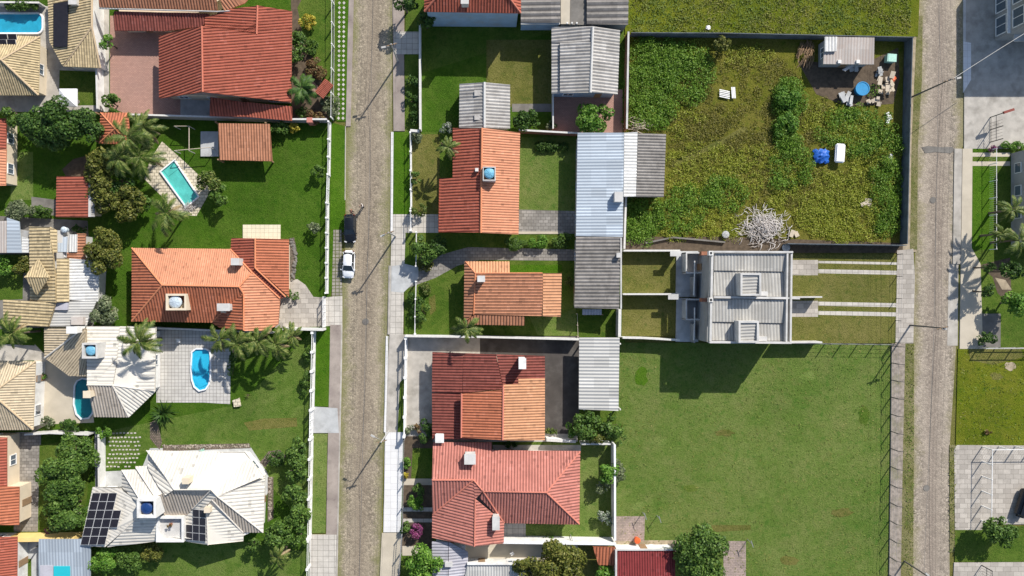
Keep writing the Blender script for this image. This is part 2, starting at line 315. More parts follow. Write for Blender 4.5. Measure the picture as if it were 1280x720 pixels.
# ------------------------------------------------------------------ mesh helpers
def link(o): COL.objects.link(o); return o
def mesh(name, V, F, mats, uv=None, mi=None, smooth=False):
    me = bpy.data.meshes.new(name)
    me.from_pydata([tuple(v) for v in V], [], F)
    for m in (mats if isinstance(mats, (list, tuple)) else [mats]): me.materials.append(MATS[m])
    if uv is not None:
        l = me.uv_layers.new(name='UVMap'); l.data.foreach_set('uv', np.asarray(uv, dtype=np.float32).ravel())
    if mi is not None: me.polygons.foreach_set('material_index', mi)
    if smooth: me.polygons.foreach_set('use_smooth', [True]*len(me.polygons))
    me.update(); return me

class Shape:
    """collects simple solids; built as ONE mesh"""
    def __init__(s): s.V = []; s.F = []
    def add(s, V, F):
        k = len(s.V); s.V += [Vector(v) for v in V]; s.F += [tuple(i+k for i in f) for f in F]; return s
    def box(s, c, d, rz=0.0, tilt=None):
        m = Matrix.Rotation(rz, 3, 'Z')
        if tilt: m = m @ Matrix.Rotation(tilt[0], 3, 'X') @ Matrix.Rotation(tilt[1], 3, 'Y')
        V = [Vector(c) + m @ Vector((x*d[0]/2, y*d[1]/2, z*d[2]/2)) for x in (-1, 1) for y in (-1, 1) for z in (-1, 1)]
        return s.add(V, [(0, 1, 3, 2), (4, 6, 7, 5), (0, 4, 5, 1), (2, 3, 7, 6), (0, 2, 6, 4), (1, 5, 7, 3)])
    def tube(s, pts, r, n=6, cap=True):
        pts = [Vector(p) for p in pts]; rs = r if isinstance(r, (list, tuple)) else [r]*len(pts)
        V = []; F = []
        for i, p in enumerate(pts):
            d = (pts[min(i+1, len(pts)-1)] - pts[max(i-1, 0)]).normalized()
            a = d.orthogonal().normalized() if abs(d.z) < 0.99 else Vector((1, 0, 0)); a = (a - d*a.dot(d)).normalized(); b = d.cross(a)
            for k in range(n):
                t = 2*math.pi*k/n; V.append(p + (a*math.cos(t)+b*math.sin(t))*rs[i])
        for i in range(len(pts)-1):
            for k in range(n): F.append((i*n+k, i*n+(k+1) % n, (i+1)*n+(k+1) % n, (i+1)*n+k))
        if cap: F.append(tuple(range(n-1, -1, -1))); F.append(tuple((len(pts)-1)*n+k for k in range(n)))
        return s.add(V, F)
    def lathe(s, c, prof, n=20):
        V = []; F = []; m = len(prof)
        for r, z in prof:
            for k in range(n): V.append(Vector(c)+Vector((r*math.cos(2*math.pi*k/n), r*math.sin(2*math.pi*k/n), z)))
        for i in range(m-1):
            for k in range(n): F.append((i*n+k, i*n+(k+1) % n, (i+1)*n+(k+1) % n, (i+1)*n+k))
        F.append(tuple((m-1)*n+k for k in range(n))); F.append(tuple(range(n-1, -1, -1)))
        return s.add(V, F)
    def prism(s, pts, z0, z1):
        n = len(pts); V = [Vector((p[0], p[1], z0)) for p in pts]+[Vector((p[0], p[1], z1)) for p in pts]
        F = [tuple(range(n-1, -1, -1)), tuple(range(n, 2*n))]+[(i, (i+1) % n, n+(i+1) % n, n+i) for i in range(n)]
        return s.add(V, F)

def ccw(pts):
    a = sum(pts[i][0]*pts[(i+1) % len(pts)][1]-pts[(i+1) % len(pts)][0]*pts[i][1] for i in range(len(pts)))
    return list(pts) if a > 0 else list(pts)[::-1]

def inset(pts, d):
    """pts counter-clockwise list of Vectors (xy used); moves every edge inward by d"""
    n = len(pts); out = []
    for i in range(n):
        p0, p1, p2 = pts[i-1].xy, pts[i].xy, pts[(i+1) % n].xy
        a = (p1-p0).normalized(); b = (p2-p1).normalized()
        na = Vector((-a.y, a.x)); nb = Vector((-b.y, b.x)); k = 1+na.dot(nb)
        off = (na+nb)*(d/k) if k > 0.25 else na*d
        out.append(Vector((p1.x+off.x, p1.y+off.y, pts[i].z)))
    return out

class Thing:
    def __init__(s, name, label, cat, loc, group=None, rz=0.0):
        s.o = link(bpy.data.objects.new(name, None)); s.o.empty_display_size = 0.3
        s.loc = Vector((loc[0], loc[1], loc[2] if len(loc) > 2 else 0.0)); s.o.location = s.loc; s.o.rotation_euler = (0, 0, rz)
        tag(s.o, label, cat, group)
    def part(s, name, shape, mat, parent=None, local=False, label=None, smooth=False, uv=None, mi=None):
        V, F = (shape.V, shape.F) if isinstance(shape, Shape) else shape
        if not local: V = [Vector(v)-s.loc for v in V]
        o = link(bpy.data.objects.new(name, mesh(name, V, F, mat, uv, mi, smooth)))
        o.parent = parent or s.o
        if label: o['label'] = label
        return o
def tag(o, label, cat, group=None):
    o['label'] = label; o['category'] = cat
    if group: o['group'] = group
    return o
def single(name, shape, mat, label, cat, group=None, smooth=False):
    V = shape.V; c = sum(V, Vector())/len(V); c.z = min(v.z for v in V)
    o = link(bpy.data.objects.new(name, mesh(name, [v-c for v in V], shape.F, mat, smooth=smooth)))
    o.location = c; return tag(o, label, cat, group)

CNT = [0]
def patch(name, poly, mat, layer=0, base=0.10):
    """a ground surface: flat sheet with a skirt down to the bare ground"""
    pts = ccw([P(x, y) for x, y in poly]); z = base+0.004*layer
    if name != 'stepping_stone': CNT[0] += 1; z += 0.0005*CNT[0]
    else: z += 0.03
    s = Shape().prism([(p.x, p.y) for p in pts], -0.02, z); s.F = s.F[1:]
    V = s.V; o = link(bpy.data.objects.new(name, mesh(name, V, s.F, mat))); o['kind'] = 'structure'; return o
def rect(x0, y0, x1, y1): return [(x0, y0), (x1, y0), (x1, y1), (x0, y1)]

# ---- roofs
def clip(poly, axis, val, keep_less):
    out = []
    for i in range(len(poly)):
        a, b_ = poly[i-1], poly[i]
        ia = (a[axis] <= val) == keep_less or a[axis] == val; ib = (b_[axis] <= val) == keep_less or b_[axis] == val
        if ia != ib:
            t = (val-a[axis])/(b_[axis]-a[axis]); q = tuple(a[k]+(b_[k]-a[k])*t for k in range(2))
            out.append(q)
        if ib: out.append(b_)
    return out
PROF = {'tile': (0.0, 0.75, 1.0, 0.75), 'corr': (0.0, 0.5, 1.0, 0.5), 'flat': (0.0, 0.0, 0.0, 0.0)}
def roof_face(pts, pitch=0.40, amp=0.09, prof='tile', along=None, thick=0.14, uvs=0.42):
    """pts: world corners of one roof plane. Ribs run down the slope (or along a given xy direction)."""
    n = Vector()
    for i in range(len(pts)):
        a, b_ = pts[i], pts[(i+1) % len(pts)]; n += Vector(((a.y-b_.y)*(a.z+b_.z), (a.z-b_.z)*(a.x+b_.x), (a.x-b_.x)*(a.y+b_.y)))
    n.normalize()
    if n.z < 0: n = -n; pts = pts[::-1]
    d = Vector((n.x, n.y, 0)) if along is None else Vector((along[0], along[1], 0))
    if d.length < 1e-4: d = Vector((0, -1, 0))
    vv = (d - n*d.dot(n)).normalized(); uu = vv.cross(n).normalized()
    o = pts[0]; prof_ = PROF[prof]
    q = [((p-o).dot(uu), (p-o).dot(vv)) for p in pts]
    u0 = min(a for a, _ in q); u1 = max(a for a, _ in q); st = pitch/4
    V = []; F = []; UV = []
    k0 = int(math.floor(u0/st)); k1 = int(math.ceil(u1/st))
    for k in range(k0, k1):
        ua, ub = k*st, (k+1)*st
        c = clip(clip(q, 0, ua, False), 0, ub, True)
        if len(c) < 3: continue
        ha, hb = prof_[k % 4]*amp, prof_[(k+1) % 4]*amp
        idx = []
        for (u, v) in c:
            h = ha+(hb-ha)*(u-ua)/st
            idx.append(len(V)); V.append(o+uu*u+vv*v+n*h); UV.append(((u/pitch)+0.5, v/uvs))
        F.append(tuple(idx))
    m = len(V); V += [p-Vector((0, 0, thick)) for p in pts] + list(pts)
    L = len(pts); F.append(tuple(m+i for i in range(L-1, -1, -1))); UV += [(0, 0)]*L
    for i in range(L):
        j = (i+1) % L; F.append((m+i, m+j, m+L+j, m+L+i)); UV += [(0, 0)]*4
    return V, F, UV
def roof_mesh(T, faces, mat, parent=None, name='roof', **kw):
    g = []
    for f in faces:
        q = f['p'] if isinstance(f, dict) else f; xs = [p[0] for p in q]; ys = [p[1] for p in q]; bb = (min(xs)-1.2, min(ys)-1.2, max(xs)+1.2, max(ys)+1.2)
        hit = [k for k in g if any(bb[0] < o[2] and o[0] < bb[2] and bb[1] < o[3] and o[1] < bb[3] for o in k[1])]
        n = ([f], [bb])
        for k in hit: n[0].extend(k[0]); n[1].extend(k[1]); g.remove(k)
        g.append(n)
    return [_roof_mesh(T, k[0], mat, parent, name, **kw) for k in g][0]
def _roof_mesh(T, faces, mat, parent=None, name='roof', **kw):
    V = []; F = []; UV = []
    for f in faces:
        k2 = dict(kw)
        if isinstance(f, dict): k2.update({a: v for a, v in f.items() if a != 'p'}); f = f['p']
        v, fa, uv = roof_face([P(*p) for p in f], **k2)
        k = len(V); V += v; F += [tuple(i+k for i in x) for x in fa]; UV += uv
    return T.part(name, (V, F), mat, parent, uv=UV)
def caps(T, roof, lines, mat, r=0.14):
    for a, b_ in lines:
        p0, p1 = P(*a), P(*b_)
        T.part('ridge_cap', Shape().tube([p0+Vector((0, 0, 0.05)), p1+Vector((0, 0, 0.05))], r, 6), mat, roof)

def walls(T, outline, mat, over=0.5, z0=0.0, drop=0.16, win=True, door=True, name='wall', cream=False, wmat='pane_blue'):
    pts = ccw([P(*p) for p in outline]); ins = inset(pts, over)
    n = len(ins); V = [Vector((p.x, p.y, z0)) for p in ins]+[Vector((p.x, p.y, p.z-drop)) for p in ins]
    F = [(i, (i+1) % n, n+(i+1) % n, n+i) for i in range(n)]+[tuple(range(n, 2*n))]
    wl = T.part(name, (V, F), mat)
    if not win: return wl
    did = not door
    for i in range(n):
        a, b_ = ins[i], ins[(i+1) % n]; e = Vector((b_.x-a.x, b_.y-a.y, 0)); L = e.length
        if L < 2.4: continue
        e.normalize(); nrm = Vector((e.y, -e.x, 0)); mid = (a+b_)/2
        if nrm.dot(-Vector((mid.x, mid.y, 0)).normalized()) < 0.15: continue
        cnt = max(1, int(L/4.2)); rz = math.atan2(e.y, e.x)
        for k in range(cnt):
            c = Vector((a.x, a.y, 0))+e*(L*(k+0.5)/cnt)
            if abs(c.x) > 95: continue
            if not did and k == cnt//2:
                did = True
                f = T.part('door', Shape().box(c+nrm*0.02+Vector((0, 0, z0+1.05)), (0.95, 0.08, 2.1), rz), 'wood')
                T.part('handle', Shape().box(c+nrm*0.08+e*0.35+Vector((0, 0, z0+1.0)), (0.12, 0.06, 0.04), rz), 'grey_metal', f); continue
            zc = z0+1.55; s = Shape()
            for dx, dz, sx, sz in ((-0.7, 0, 0.1, 1.2), (0.7, 0, 0.1, 1.2), (0, 0.6, 1.5, 0.1), (0, -0.62, 1.6, 0.08), (0, 0, 0.06, 1.1)):
                s.box(c+nrm*0.03+e*dx+Vector((0, 0, zc+dz)), (sx, 0.14, sz), rz)
            f = T.part('window', s, 'white_paint')
            T.part('pane', Shape().box(c+nrm*0.012+Vector((0, 0, zc)), (1.3, 0.05, 1.1), rz), wmat, f)
    return wl

def chimney(T, px, py, h, sx, sy, tall, mat='wall_pale', parent=None, cap=True):
    """px,py: where its top shows; h: height of its top"""
    p = P(px, py, h); s = Shape().box((p.x, p.y, h-tall/2), (sx, sy, tall))
    o = T.part('chimney', s, mat, parent)
    if cap: T.part('chimney_cap', Shape().box((p.x, p.y, h+0.05), (sx+0.16, sy+0.16, 0.1)), mat, None)
    return o
def tank_bay(T, px, py, h, sx, sy, tall, mat, wall=0.28, parent=None):
    """an open masonry box on the roof that holds a water tank"""
    p = P(px, py, h); s = Shape(); z = h-tall/2
    s.box((p.x-sx/2+wall/2, p.y, z), (wall, sy, tall)); s.box((p.x+sx/2-wall/2, p.y, z), (wall, sy, tall))
    s.box((p.x, p.y-sy/2+wall/2, z), (sx-2*wall, wall, tall-0.006)); s.box((p.x, p.y+sy/2-wall/2, z), (sx-2*wall, wall, tall-0.006))
    s.box((p.x, p.y, h-tall*0.75), (sx-2*wall, sy-2*wall, 0.1))
    return T.part('tank_bay', s, mat, parent)
def tank(px, py, h, r, tall, mat, label, open_top=False):
    p = P(px, py, h); t = Thing('water_tank', label, 'water tank', (p.x, p.y, h-tall), 'round water tanks')
    z = h-tall
    t.part('body', Shape().lathe((p.x, p.y, z), [(r*0.84, 0), (r*0.9, tall*0.3), (r*0.97, tall*0.62), (r, tall*0.64), (r, tall*0.72)], 24), mat, smooth=False)
    if open_top:
        t.part('rim', Shape().lathe((p.x, p.y, z), [(r*1.03, tall*0.72), (r*1.05, tall*0.8), (r*0.92, tall*0.8), (r*0.9, tall*0.752), (0.02, tall*0.745)], 24), mat)
    else:
        l = Shape().lathe((p.x, p.y, z), [(r*1.04, tall*0.72), (r*1.04, tall*0.78), (r*0.8, tall*0.9), (r*0.3, tall*0.98), (0.02, tall)], 24)
        lid = t.part('lid', l, mat, smooth=False); rb = Shape()
        for k in range(8):
            a = k*math.pi/4; rb.tube([(p.x+0.15*r*math.cos(a), p.y+0.15*r*math.sin(a), z+tall*1.0), (p.x+0.78*r*math.cos(a), p.y+0.78*r*math.sin(a), z+tall*0.915)], 0.03, 4)
        t.part('rib', rb, mat, lid)
    return t
def house(name, label, outline, cat='house', group=None):
    pts = [P(*p) for p in outline]; c = sum(pts, Vector())/len(pts)
    return Thing(name, label, cat, (c.x, c.y, 0), group)

# ---- plants
def leaves(C, Nrm, size, asp=0.55):
    """diamond leaves at centres C (n,3) facing Nrm"""
    n = len(C); t = RNG.normal(size=(n, 3)); t -= (t*Nrm).sum(1, keepdims=True)*Nrm; t /= np.linalg.norm(t, axis=1, keepdims=True)+1e-9
    b_ = np.cross(Nrm, t); s = size[:, None] if isinstance(size, np.ndarray) else size
    V = np.stack([C-t*s, C-b_*s*asp, C+t*s, C+b_*s*asp], 1).reshape(-1, 3)
    return V, [(4*i, 4*i+1, 4*i+2, 4*i+3) for i in range(n)]
def crown(c, rx, ry, rz, dens=34, size=0.22, lobes=None, shell=0.75):
    c = np.array(c); nl = lobes or max(6, int(5+rx*5)); r = (rx+ry)/2
    ang = RNG.uniform(0, 2*np.pi, nl); rad = np.sqrt(RNG.uniform(0.02, 1, nl))*0.78
    L = np.stack([np.cos(ang)*rad*rx, np.sin(ang)*rad*ry, (RNG.uniform(-0.35, 0.6, nl))*rz*(1-0.6*rad)], 1)
    lr = r*RNG.uniform(0.17, 0.44, nl)*(1.15-0.35*rad)
    w_ = lr**2; n = int(dens*4*math.pi*sum(w_)*0.55); n = max(60, min(n, 9000))
    pick = RNG.choice(nl, n, p=w_/w_.sum())
    d = RNG.normal(size=(n, 3)); d[:, 2] = np.abs(d[:, 2])*0.9-0.25; d /= np.linalg.norm(d, axis=1, keepdims=True)
    rr = lr[pick]*RNG.uniform(shell, 1.12, n)
    C = c+L[pick]+d*rr[:, None]*np.array([1, 1, min(1.0, rz/r)])
    N = d*0.75+RNG.normal(size=(n, 3))*0.42+np.array([0, 0, 0.3]); N /= np.linalg.norm(N, axis=1, keepdims=True)
    return leaves(C, N, RNG.uniform(0.6, 1.25, n)*size)
def tree(px, py, rpx, h, mat, label, cat='tree', name='tree', ry=None, size=0.22, dens=34, group=None, lobes=None):
    """px,py: where the crown's middle shows; rpx: crown radius in the photograph; h: height of the top"""
    hc = h*0.62; k = S*(H-hc)/H; rx = rpx*k; ryy = (ry or rpx)*k; rz = min(h*0.40, max(rx, ryy)*0.95); hc = h-rz
    p = P(px, py, hc); T = Thing(name, label, cat, (p.x, p.y, 0.1), group)
    s = Shape(); tr = max(0.03, 0.055*h*0.6)
    top = Vector((p.x, p.y, hc)); mid = Vector((p.x+random.uniform(-.1, .1)*h*0.3, p.y+random.uniform(-.1, .1)*h*0.3, hc*0.55))
    s.tube([(p.x, p.y, 0.05), mid, top], [tr, tr*0.75, tr*0.5], 7)
    for k_ in range(5):
        a = k_*1.257+random.random(); e = top+Vector((math.cos(a)*rx*0.6, math.sin(a)*ryy*0.6, rz*random.uniform(0, .4)))
        s.tube([mid.lerp(top, random.uniform(0, .8)), (mid+e)/2+Vector((0, 0, rz*0.1)), e], [tr*0.45, tr*0.3, tr*0.12], 5)
    T.part('trunk', s, 'bark')
    V, F = crown((p.x, p.y, hc), rx, ryy, rz, dens, size, lobes)
    T.part('crown', (V, F), mat)
    return T
def shrub(px, py, rpx, h, mat, label, group=None, ry=None, size=0.13, dens=60, cat='shrub', name='shrub'):
    k = S; rx = rpx*k; ryy = (ry or rpx)*k; p = P(px, py, h*0.6); T = Thing(name, label, cat, (p.x, p.y, 0.1), group)
    s = Shape()
    for i in range(4):
        a = i*1.57+random.random(); s.tube([(p.x, p.y, 0.05), (p.x+math.cos(a)*rx*0.4, p.y+math.sin(a)*ryy*0.4, h*0.6)], [0.035, 0.015], 5)
    T.part('stem', s, 'bark')
    V, F = crown((p.x, p.y, h*0.5), rx, ryy, h*0.5, dens, size)
    V[:, 2] = np.maximum(V[:, 2], 0.12)
    T.part('foliage', (V, F), mat)
    return T
def palm(px, py, rpx, h, mat, label, fronds=15, group=None, cat='palm', name='palm_tree', wide=0.5, droop=0.55, lean=None, trunk=True):
    k = S*(H-h)/H; Lf = rpx*k*1.18; p = P(px, py, h)
    base = Vector((p.x, p.y, 0.1)) + (Vector((*lean, 0)) if lean else Vector())
    T = Thing(name, label, cat, base, group)
    if trunk: T.part('trunk', Shape().tube([base, base.lerp(p, 0.5)+Vector((0.05, 0, 0)), p], [0.17, 0.12, 0.10], 8), 'bark')
    Vs = []; Fs = []; kq = 0; mi = []; ph = random.uniform(0, 6.28)
    for i in range(fronds):
        a = ph+i*2.39996+random.uniform(-.45, .45); up = random.uniform(0.0, 0.85); L = Lf*random.uniform(0.6, 1.15); dead = i < 2
        if dead: up = -0.5; L *= 0.85
        d = Vector((math.cos(a), math.sin(a), 0)); side = Vector((-d.y, d.x, 0)); tw = random.uniform(-.5, .5)
        pts = []
        for j in range(9):
            t = j/8; pts.append(p+d*(L*t*(1-0.12*t*t))+Vector((0, 0, L*(up*0.55*math.sin(t*1.9)-droop*t*t*0.75)))+side*(tw*t*t*0.25*L))
        f0 = len(Fs)
        for j in range(8):
            q0, q1 = pts[j], pts[j+1]; ax = (q1-q0).normalized()
            Vs += [q0+side*0.03, q0-side*0.03, q1-side*0.025, q1+side*0.025]; Fs.append((kq, kq+1, kq+2, kq+3)); kq += 4
            if j < 1: continue
            for m in range(3):
                t = (j+m/3)/8; c = q0.lerp(q1, m/3); ll = wide*0.72*L*0.5*math.sin(math.pi*min(1, t*0.86+0.14))**0.7*random.uniform(.8, 1.15)
                for sg in (-1, 1):
                    tip = c+(side*sg*0.8+ax*0.62).normalized()*ll+Vector((0, 0, -0.28*ll)); wv = ax*0.05*(1+0.35*L/2)
                    Vs += [c-wv, c+wv, tip+wv*0.25, tip-wv*0.25]; Fs.append((kq, kq+1, kq+2, kq+3)); kq += 4
        mi += [1 if dead else 0]*(len(Fs)-f0)
    T.part('crown', (Vs, Fs), [mat, 'leaf_straw'], mi=mi)
    return T
def agave(px, py, rpx, h, mat, label, n=34, name='agave', cat='plant'):
    p = P(px, py, h*0.4); T = Thing(name, label, cat, (p.x, p.y, 0.1)); Vs = []; Fs = []; kq = 0; L0 = rpx*S
    for i in range(n):
        a = i*2.39996; f = i/n; el = R(12+68*f); L = L0*(1.05-0.25*f); d = Vector((math.cos(a), math.sin(a), 0)); side = Vector((-d.y, d.x, 0))
        o = Vector((p.x, p.y, 0.15+0.5*h*f)); w_ = 0.11*L0/1.6
        m = o+d*L*0.5*math.cos(el)+Vector((0, 0, 0.5*L*math.sin(el))); e = o+d*L*math.cos(el*0.8)+Vector((0, 0, L*0.85*math.sin(el)*0.9))
        Vs += [o-side*w_*0.7, o+side*w_*0.7, m+side*w_, m-side*w_, e]; Fs += [(kq, kq+1, kq+2, kq+3), (kq+3, kq+2, kq+4)]; kq += 5
    T.part('foliage', (Vs, Fs), mat)
    T.part('stem', Shape().tube([(p.x, p.y, 0.05), (p.x, p.y, 0.2+0.5*h)], [0.14, 0.1], 8), 'bark')
    return T

# ---- walls, fences, poles
def wall(label, pts, h, mat, thick=0.18, name='garden_wall', cat='wall', coping='coping', group=None, over=0.06):
    """pts: photograph pixels of the wall's foot"""
    w_ = [P(x, y) for x, y in pts]; T = Thing(name, label, cat, w_[0], group); s = Shape(); c = Shape()
    for i, (a, b_) in enumerate(zip(w_[:-1], w_[1:])):
        d = (b_-a); L = d.length; rz = math.atan2(d.y, d.x); m = (a+b_)/2
        ext = thick*0.98 if i < len(w_)-2 else 0.0
        mm = m+d.normalized()*ext/2
        s.box((mm.x, mm.y, h/2-i*0.002), (L+ext, thick-0.003*i, h), rz)
        if coping: c.box((mm.x, mm.y, h+0.03-i*0.003), (L+ext, thick+over-0.003*i, 0.06), rz)
    T.part('wall_body', s, mat)
    if coping: T.part('wall_coping', c, coping)
    return T
def fence(label, pts, h, gap, mat='white_paint', post=0.14, bars=0.0, low=0.0, rails=(0.3, 0.92), name='fence', cat='fence', wall_mat='wall_white', rail=0.05, wires=0, wire_mat='grey_metal', lean=None, group=None, bent=None, bar_mat=None, barr=0.02):
    w_ = [P(x, y) for x, y in pts]; T = Thing(name, label, cat, w_[0], group)
    rl = Shape(); br = Shape(); lw = Shape(); wr = Shape()
    for si, (a, b_) in enumerate(zip(w_[:-1], w_[1:])):
        d = b_-a; L = d.length; e = d.normalized(); rz = math.atan2(d.y, d.x); n = max(1, round(L/gap)); m = (a+b_)/2
        for k in range(0 if si == 0 else 1, n+1):
            q = a+d*(k/n); s = Shape()
            s.box((q.x, q.y, h/2), (post, post, h), rz)
            if bent:
                bv = Vector((*bent, 0)); s.tube([(q.x, q.y, h-0.05), (q.x+bv.x, q.y+bv.y, h+0.45)], post*0.45, 5)
            T.part('post', s, mat)
        for f in rails: rl.box((m.x, m.y, h*f), (L, rail, rail), rz)
        if low: lw.box((m.x, m.y, low/2), (L, post*0.9, low), rz)
        if bars:
            for k in range(1, int(L/bars)): q = a+e*(k*bars); br.tube([(q.x, q.y, low), (q.x, q.y, h*0.96)], barr, 4)
        for k in range(wires):
            z = h*(0.15+0.8*k/max(1, wires-1)); wr.tube([a+Vector((0, 0, z)), b_+Vector((0, 0, z))], 0.014, 4)
    if rl.V: T.part('rail', rl, mat)
    if lw.V: T.part('low_wall', lw, wall_mat)
    if br.V: T.part('bar', br, bar_mat or mat)
    if wr.V: T.part('wire', wr, wire_mat)
    return T
def pole(px, py, h, lamp, label, mat='pole_grey', arms=True, lamp_h=None):
    b_ = P(px, py); T = Thing('street_lamp', label, 'street lamp', b_, 'utility poles with street lamps')
    T.part('pole', Shape().tube([(b_.x, b_.y, 0), (b_.x, b_.y, h)], [0.13, 0.08], 10), mat)
    if arms:
        T.part('cross_arm', Shape().box((b_.x, b_.y, h-0.35), (1.5, 0.12, 0.12), R(15)), 'wood')
        ins = Shape()
        for dx in (-0.6, -0.2, 0.3, 0.65): ins.lathe((b_.x+dx*math.cos(R(15)), b_.y+dx*math.sin(R(15)), h-0.29), [(0.05, 0), (0.06, 0.12), (0.02, 0.18)], 8)
        T.part('insulator', ins, 'grey_metal')
    lh = lamp_h or h-0.7; e = P(lamp[0], lamp[1], lh)
    T.part('lamp_arm', Shape().tube([(b_.x, b_.y, lh-0.8), ((b_.x*0.6+e.x*0.4), (b_.y*0.6+e.y*0.4), lh-0.1), e], 0.04, 6), 'grey_metal')
    d = (e-Vector((b_.x, b_.y, e.z))).normalized()
    hd = Shape().box(e, (0.6, 0.24, 0.14), math.atan2(d.y, d.x))
    T.part('lamp_head', hd, 'pole_grey')
    return T
def pool(label, poly, floor, cop='coping_white', cw=0.32, deck=0.16, steps=None):
    cw *= 0.62; pts = inset(ccw([P(x, y) for x, y in poly]), -0.12); inn = inset(pts, cw); c = sum(pts, Vector())/len(pts); n = len(pts)
    T = Thing('swimming_pool', label, 'pool', c)
    V = [Vector((p.x, p.y, z)) for z in (0.02, deck+0.22) for p in pts]+[Vector((p.x, p.y, z)) for z in (deck+0.22, 0.06) for p in inn]
    F = []
    for k in range(3):
        for i in range(n): j = (i+1) % n; F.append((k*n+i, k*n+j, (k+1)*n+j, (k+1)*n+i))
    cp = T.part('coping', (V[:3*n]+V[3*n:], F), cop)
    T.part('basin', ([Vector((p.x, p.y, deck+0.01)) for p in inset(pts, cw-0.04)], [tuple(range(n))]), floor)
    if steps:
        s = Shape()
        for (poly2, z) in steps: q = ccw([P(x, y) for x, y in poly2]); s.prism([(p.x, p.y) for p in q], deck+0.012, deck+z)
        T.part('step', s, floor)
    T.part('water', ([Vector((p.x, p.y, deck+0.17)) for p in inset(pts, cw-0.02)], [tuple(range(n))]), 'water')
    return T
def rrect(cx, cy, w_, h_, r, rot=0.0, n=5):
    out = []
    for sx, sy, a0 in ((1, 1, 0), (-1, 1, 90), (-1, -1, 180), (1, -1, 270)):
        for k in range(n+1):
            a = R(a0+90*k/n); x = sx*(w_/2-r)+r*math.cos(a); y = sy*(h_/2-r)+r*math.sin(a)
            out.append((cx+x*math.cos(rot)-y*math.sin(rot), cy+x*math.sin(rot)+y*math.cos(rot)))
    return out

# ================================================================== SETTING
def ground():
    g = link(bpy.data.objects.new('ground', mesh('ground', [(-500, -500, 0), (500, -500, 0), (500, 500, 0), (-500, 500, 0)], [(0, 1, 2, 3)], 'grass_olive'))); g['kind'] = 'structure'
ground()
WL = [(443, -25), (441, 60), (436, 150), (432, 170), (432, 300), (428, 360), (427, 460), (424, 600), (421, 745)]
WR = [(475, 745), (478, 620), (480, 540), (484, 460), (487, 360), (489, 290), (490, 160), (490, -25)]
patch('road', WL+WR, 'cobble_west', 1, 0.0)
EL = [(1149, -25), (1147, 60), (1146, 120), (1143, 200), (1144, 320), (1141, 420), (1141, 560), (1139, 745)]
ER = [(1187, 745), (1187, 560), (1195, 436), (1196, 320), (1200, 188), (1204, 182), (1204, -25)]
patch('road', EL+ER, 'cobble_east', 1, 0.0)
patch('road_seam', [(466.6, -25), (467.0, -25), (460.6, 300), (448.9, 745), (448.4, 745), (460, 300)], 'concrete_dark', 2, 0.0)
patch('road_seam', [(1175.1, -25), (1175.5, -25), (1167.6, 420), (1154, 745), (1153.6, 745), (1167, 420)], 'concrete_dark', 2, 0.0)
# west block
patch('lawn', [(-40, -25), (421, -25), (421, 150), (415, 152), (412, 412), (392, 412), (389, 745), (-40, 745)], 'grass_lush', 0)
patch('verge', [(421, -25), (437, -25), (433, 152), (421, 152)], 'grass_verge', 1, 0.08)
for i in range(27):
    y = -8+i*6.0
    if y > 152: break
    for dx in (0, 5.6):
        x = 424.6-0.008*y+dx
        patch('stepping_stone', [(x-1.9, y), (x, y-2.2), (x+1.9, y), (x, y+2.2)], 'slab_grey', 2, 0.085)
patch('kerb', [(437, -25), (443, -25), (441, 60), (438.5, 158), (432.5, 158), (434.5, 60)], 'concrete_mauve', 1, 0.11)
patch('verge', [(414, 153), (432, 158), (431.5, 288), (427, 290), (413, 372), (410, 372), (413.5, 290)], 'grass_verge', 1, 0.08)
patch('kerb', [(431.6, 158), (432.6, 158), (432, 250), (431, 250)], 'concrete', 2, 0.10)
patch('paving', [(417, 287), (427, 287), (428, 370), (415, 372)], 'paver_grass', 2, 0.10)
patch('terrace', rect(-40, 8, 137, 140), 'concrete', 1)
patch('lawn', [(75, 88), (126, 90), (126, 132), (74, 132)], 'grass_lawn', 2)
patch('patio', [(138, 20), (232, 20), (232, 146), (166, 146), (138, 134)], 'brick_pink', 1)
patch('patio', [(226, 112), (264, 112), (264, 147), (226, 147)], 'concrete_cool', 2)
patch('soil_bed', [(364, 0), (392, 0), (404, 90), (412, 150), (365, 150)], 'soil', 1)
patch('lawn', [(390, -25), (421, -25), (421, 150), (412, 150), (402, 96), (378, 40), (372, 10)], 'grass_lawn', 2)
patch('path', [(382, 92), (401, 112), (396, 121), (378, 98)], 'brick_pink', 3)
patch('path', [(78, 212), (92, 199), (112, 194), (124, 214), (112, 226), (84, 222)], 'soil', 2)
patch('lawn', rect(14, 190, 42, 250), 'grass_light', 1)
patch('patio', [(40, 246), (71, 250), (72, 270), (52, 268), (40, 262)], 'concrete_dark', 2)
patch('yard', [(-40, 268), (110, 276), (118, 408), (-40, 412)], 'concrete_dark', 1)
patch('lawn', [(-20, 318), (30, 318), (29, 374), (-20, 376)], 'grass_lawn', 2)
patch('pool_deck', [(203, 177), (232, 203), (252, 222), (264, 238), (246, 270), (220, 268), (203, 246), (181, 224), (188, 200)], 'deck_stone', 2)
patch('terrace', rect(304, 281, 351, 300), 'terrace_cream', 2, 0.16)
patch('driveway', [(344, 352), (372, 349), (382, 356), (392, 371), (405, 372), (405, 408), (344, 410)], 'slab_tile', 2)
patch('driveway', [(405, 372), (414, 371), (428, 370), (428, 406), (405, 408)], 'slab_grey', 2)
patch('stone_bed', [(362, 298), (368, 297), (371, 312), (369, 350), (361, 352)], 'gravel_bed', 2)
patch('sidewalk', [(413, 406), (427.5, 406), (427, 460), (424, 600), (422, 668), (408, 668), (409, 600), (412, 470)], 'concrete_mauve', 2)
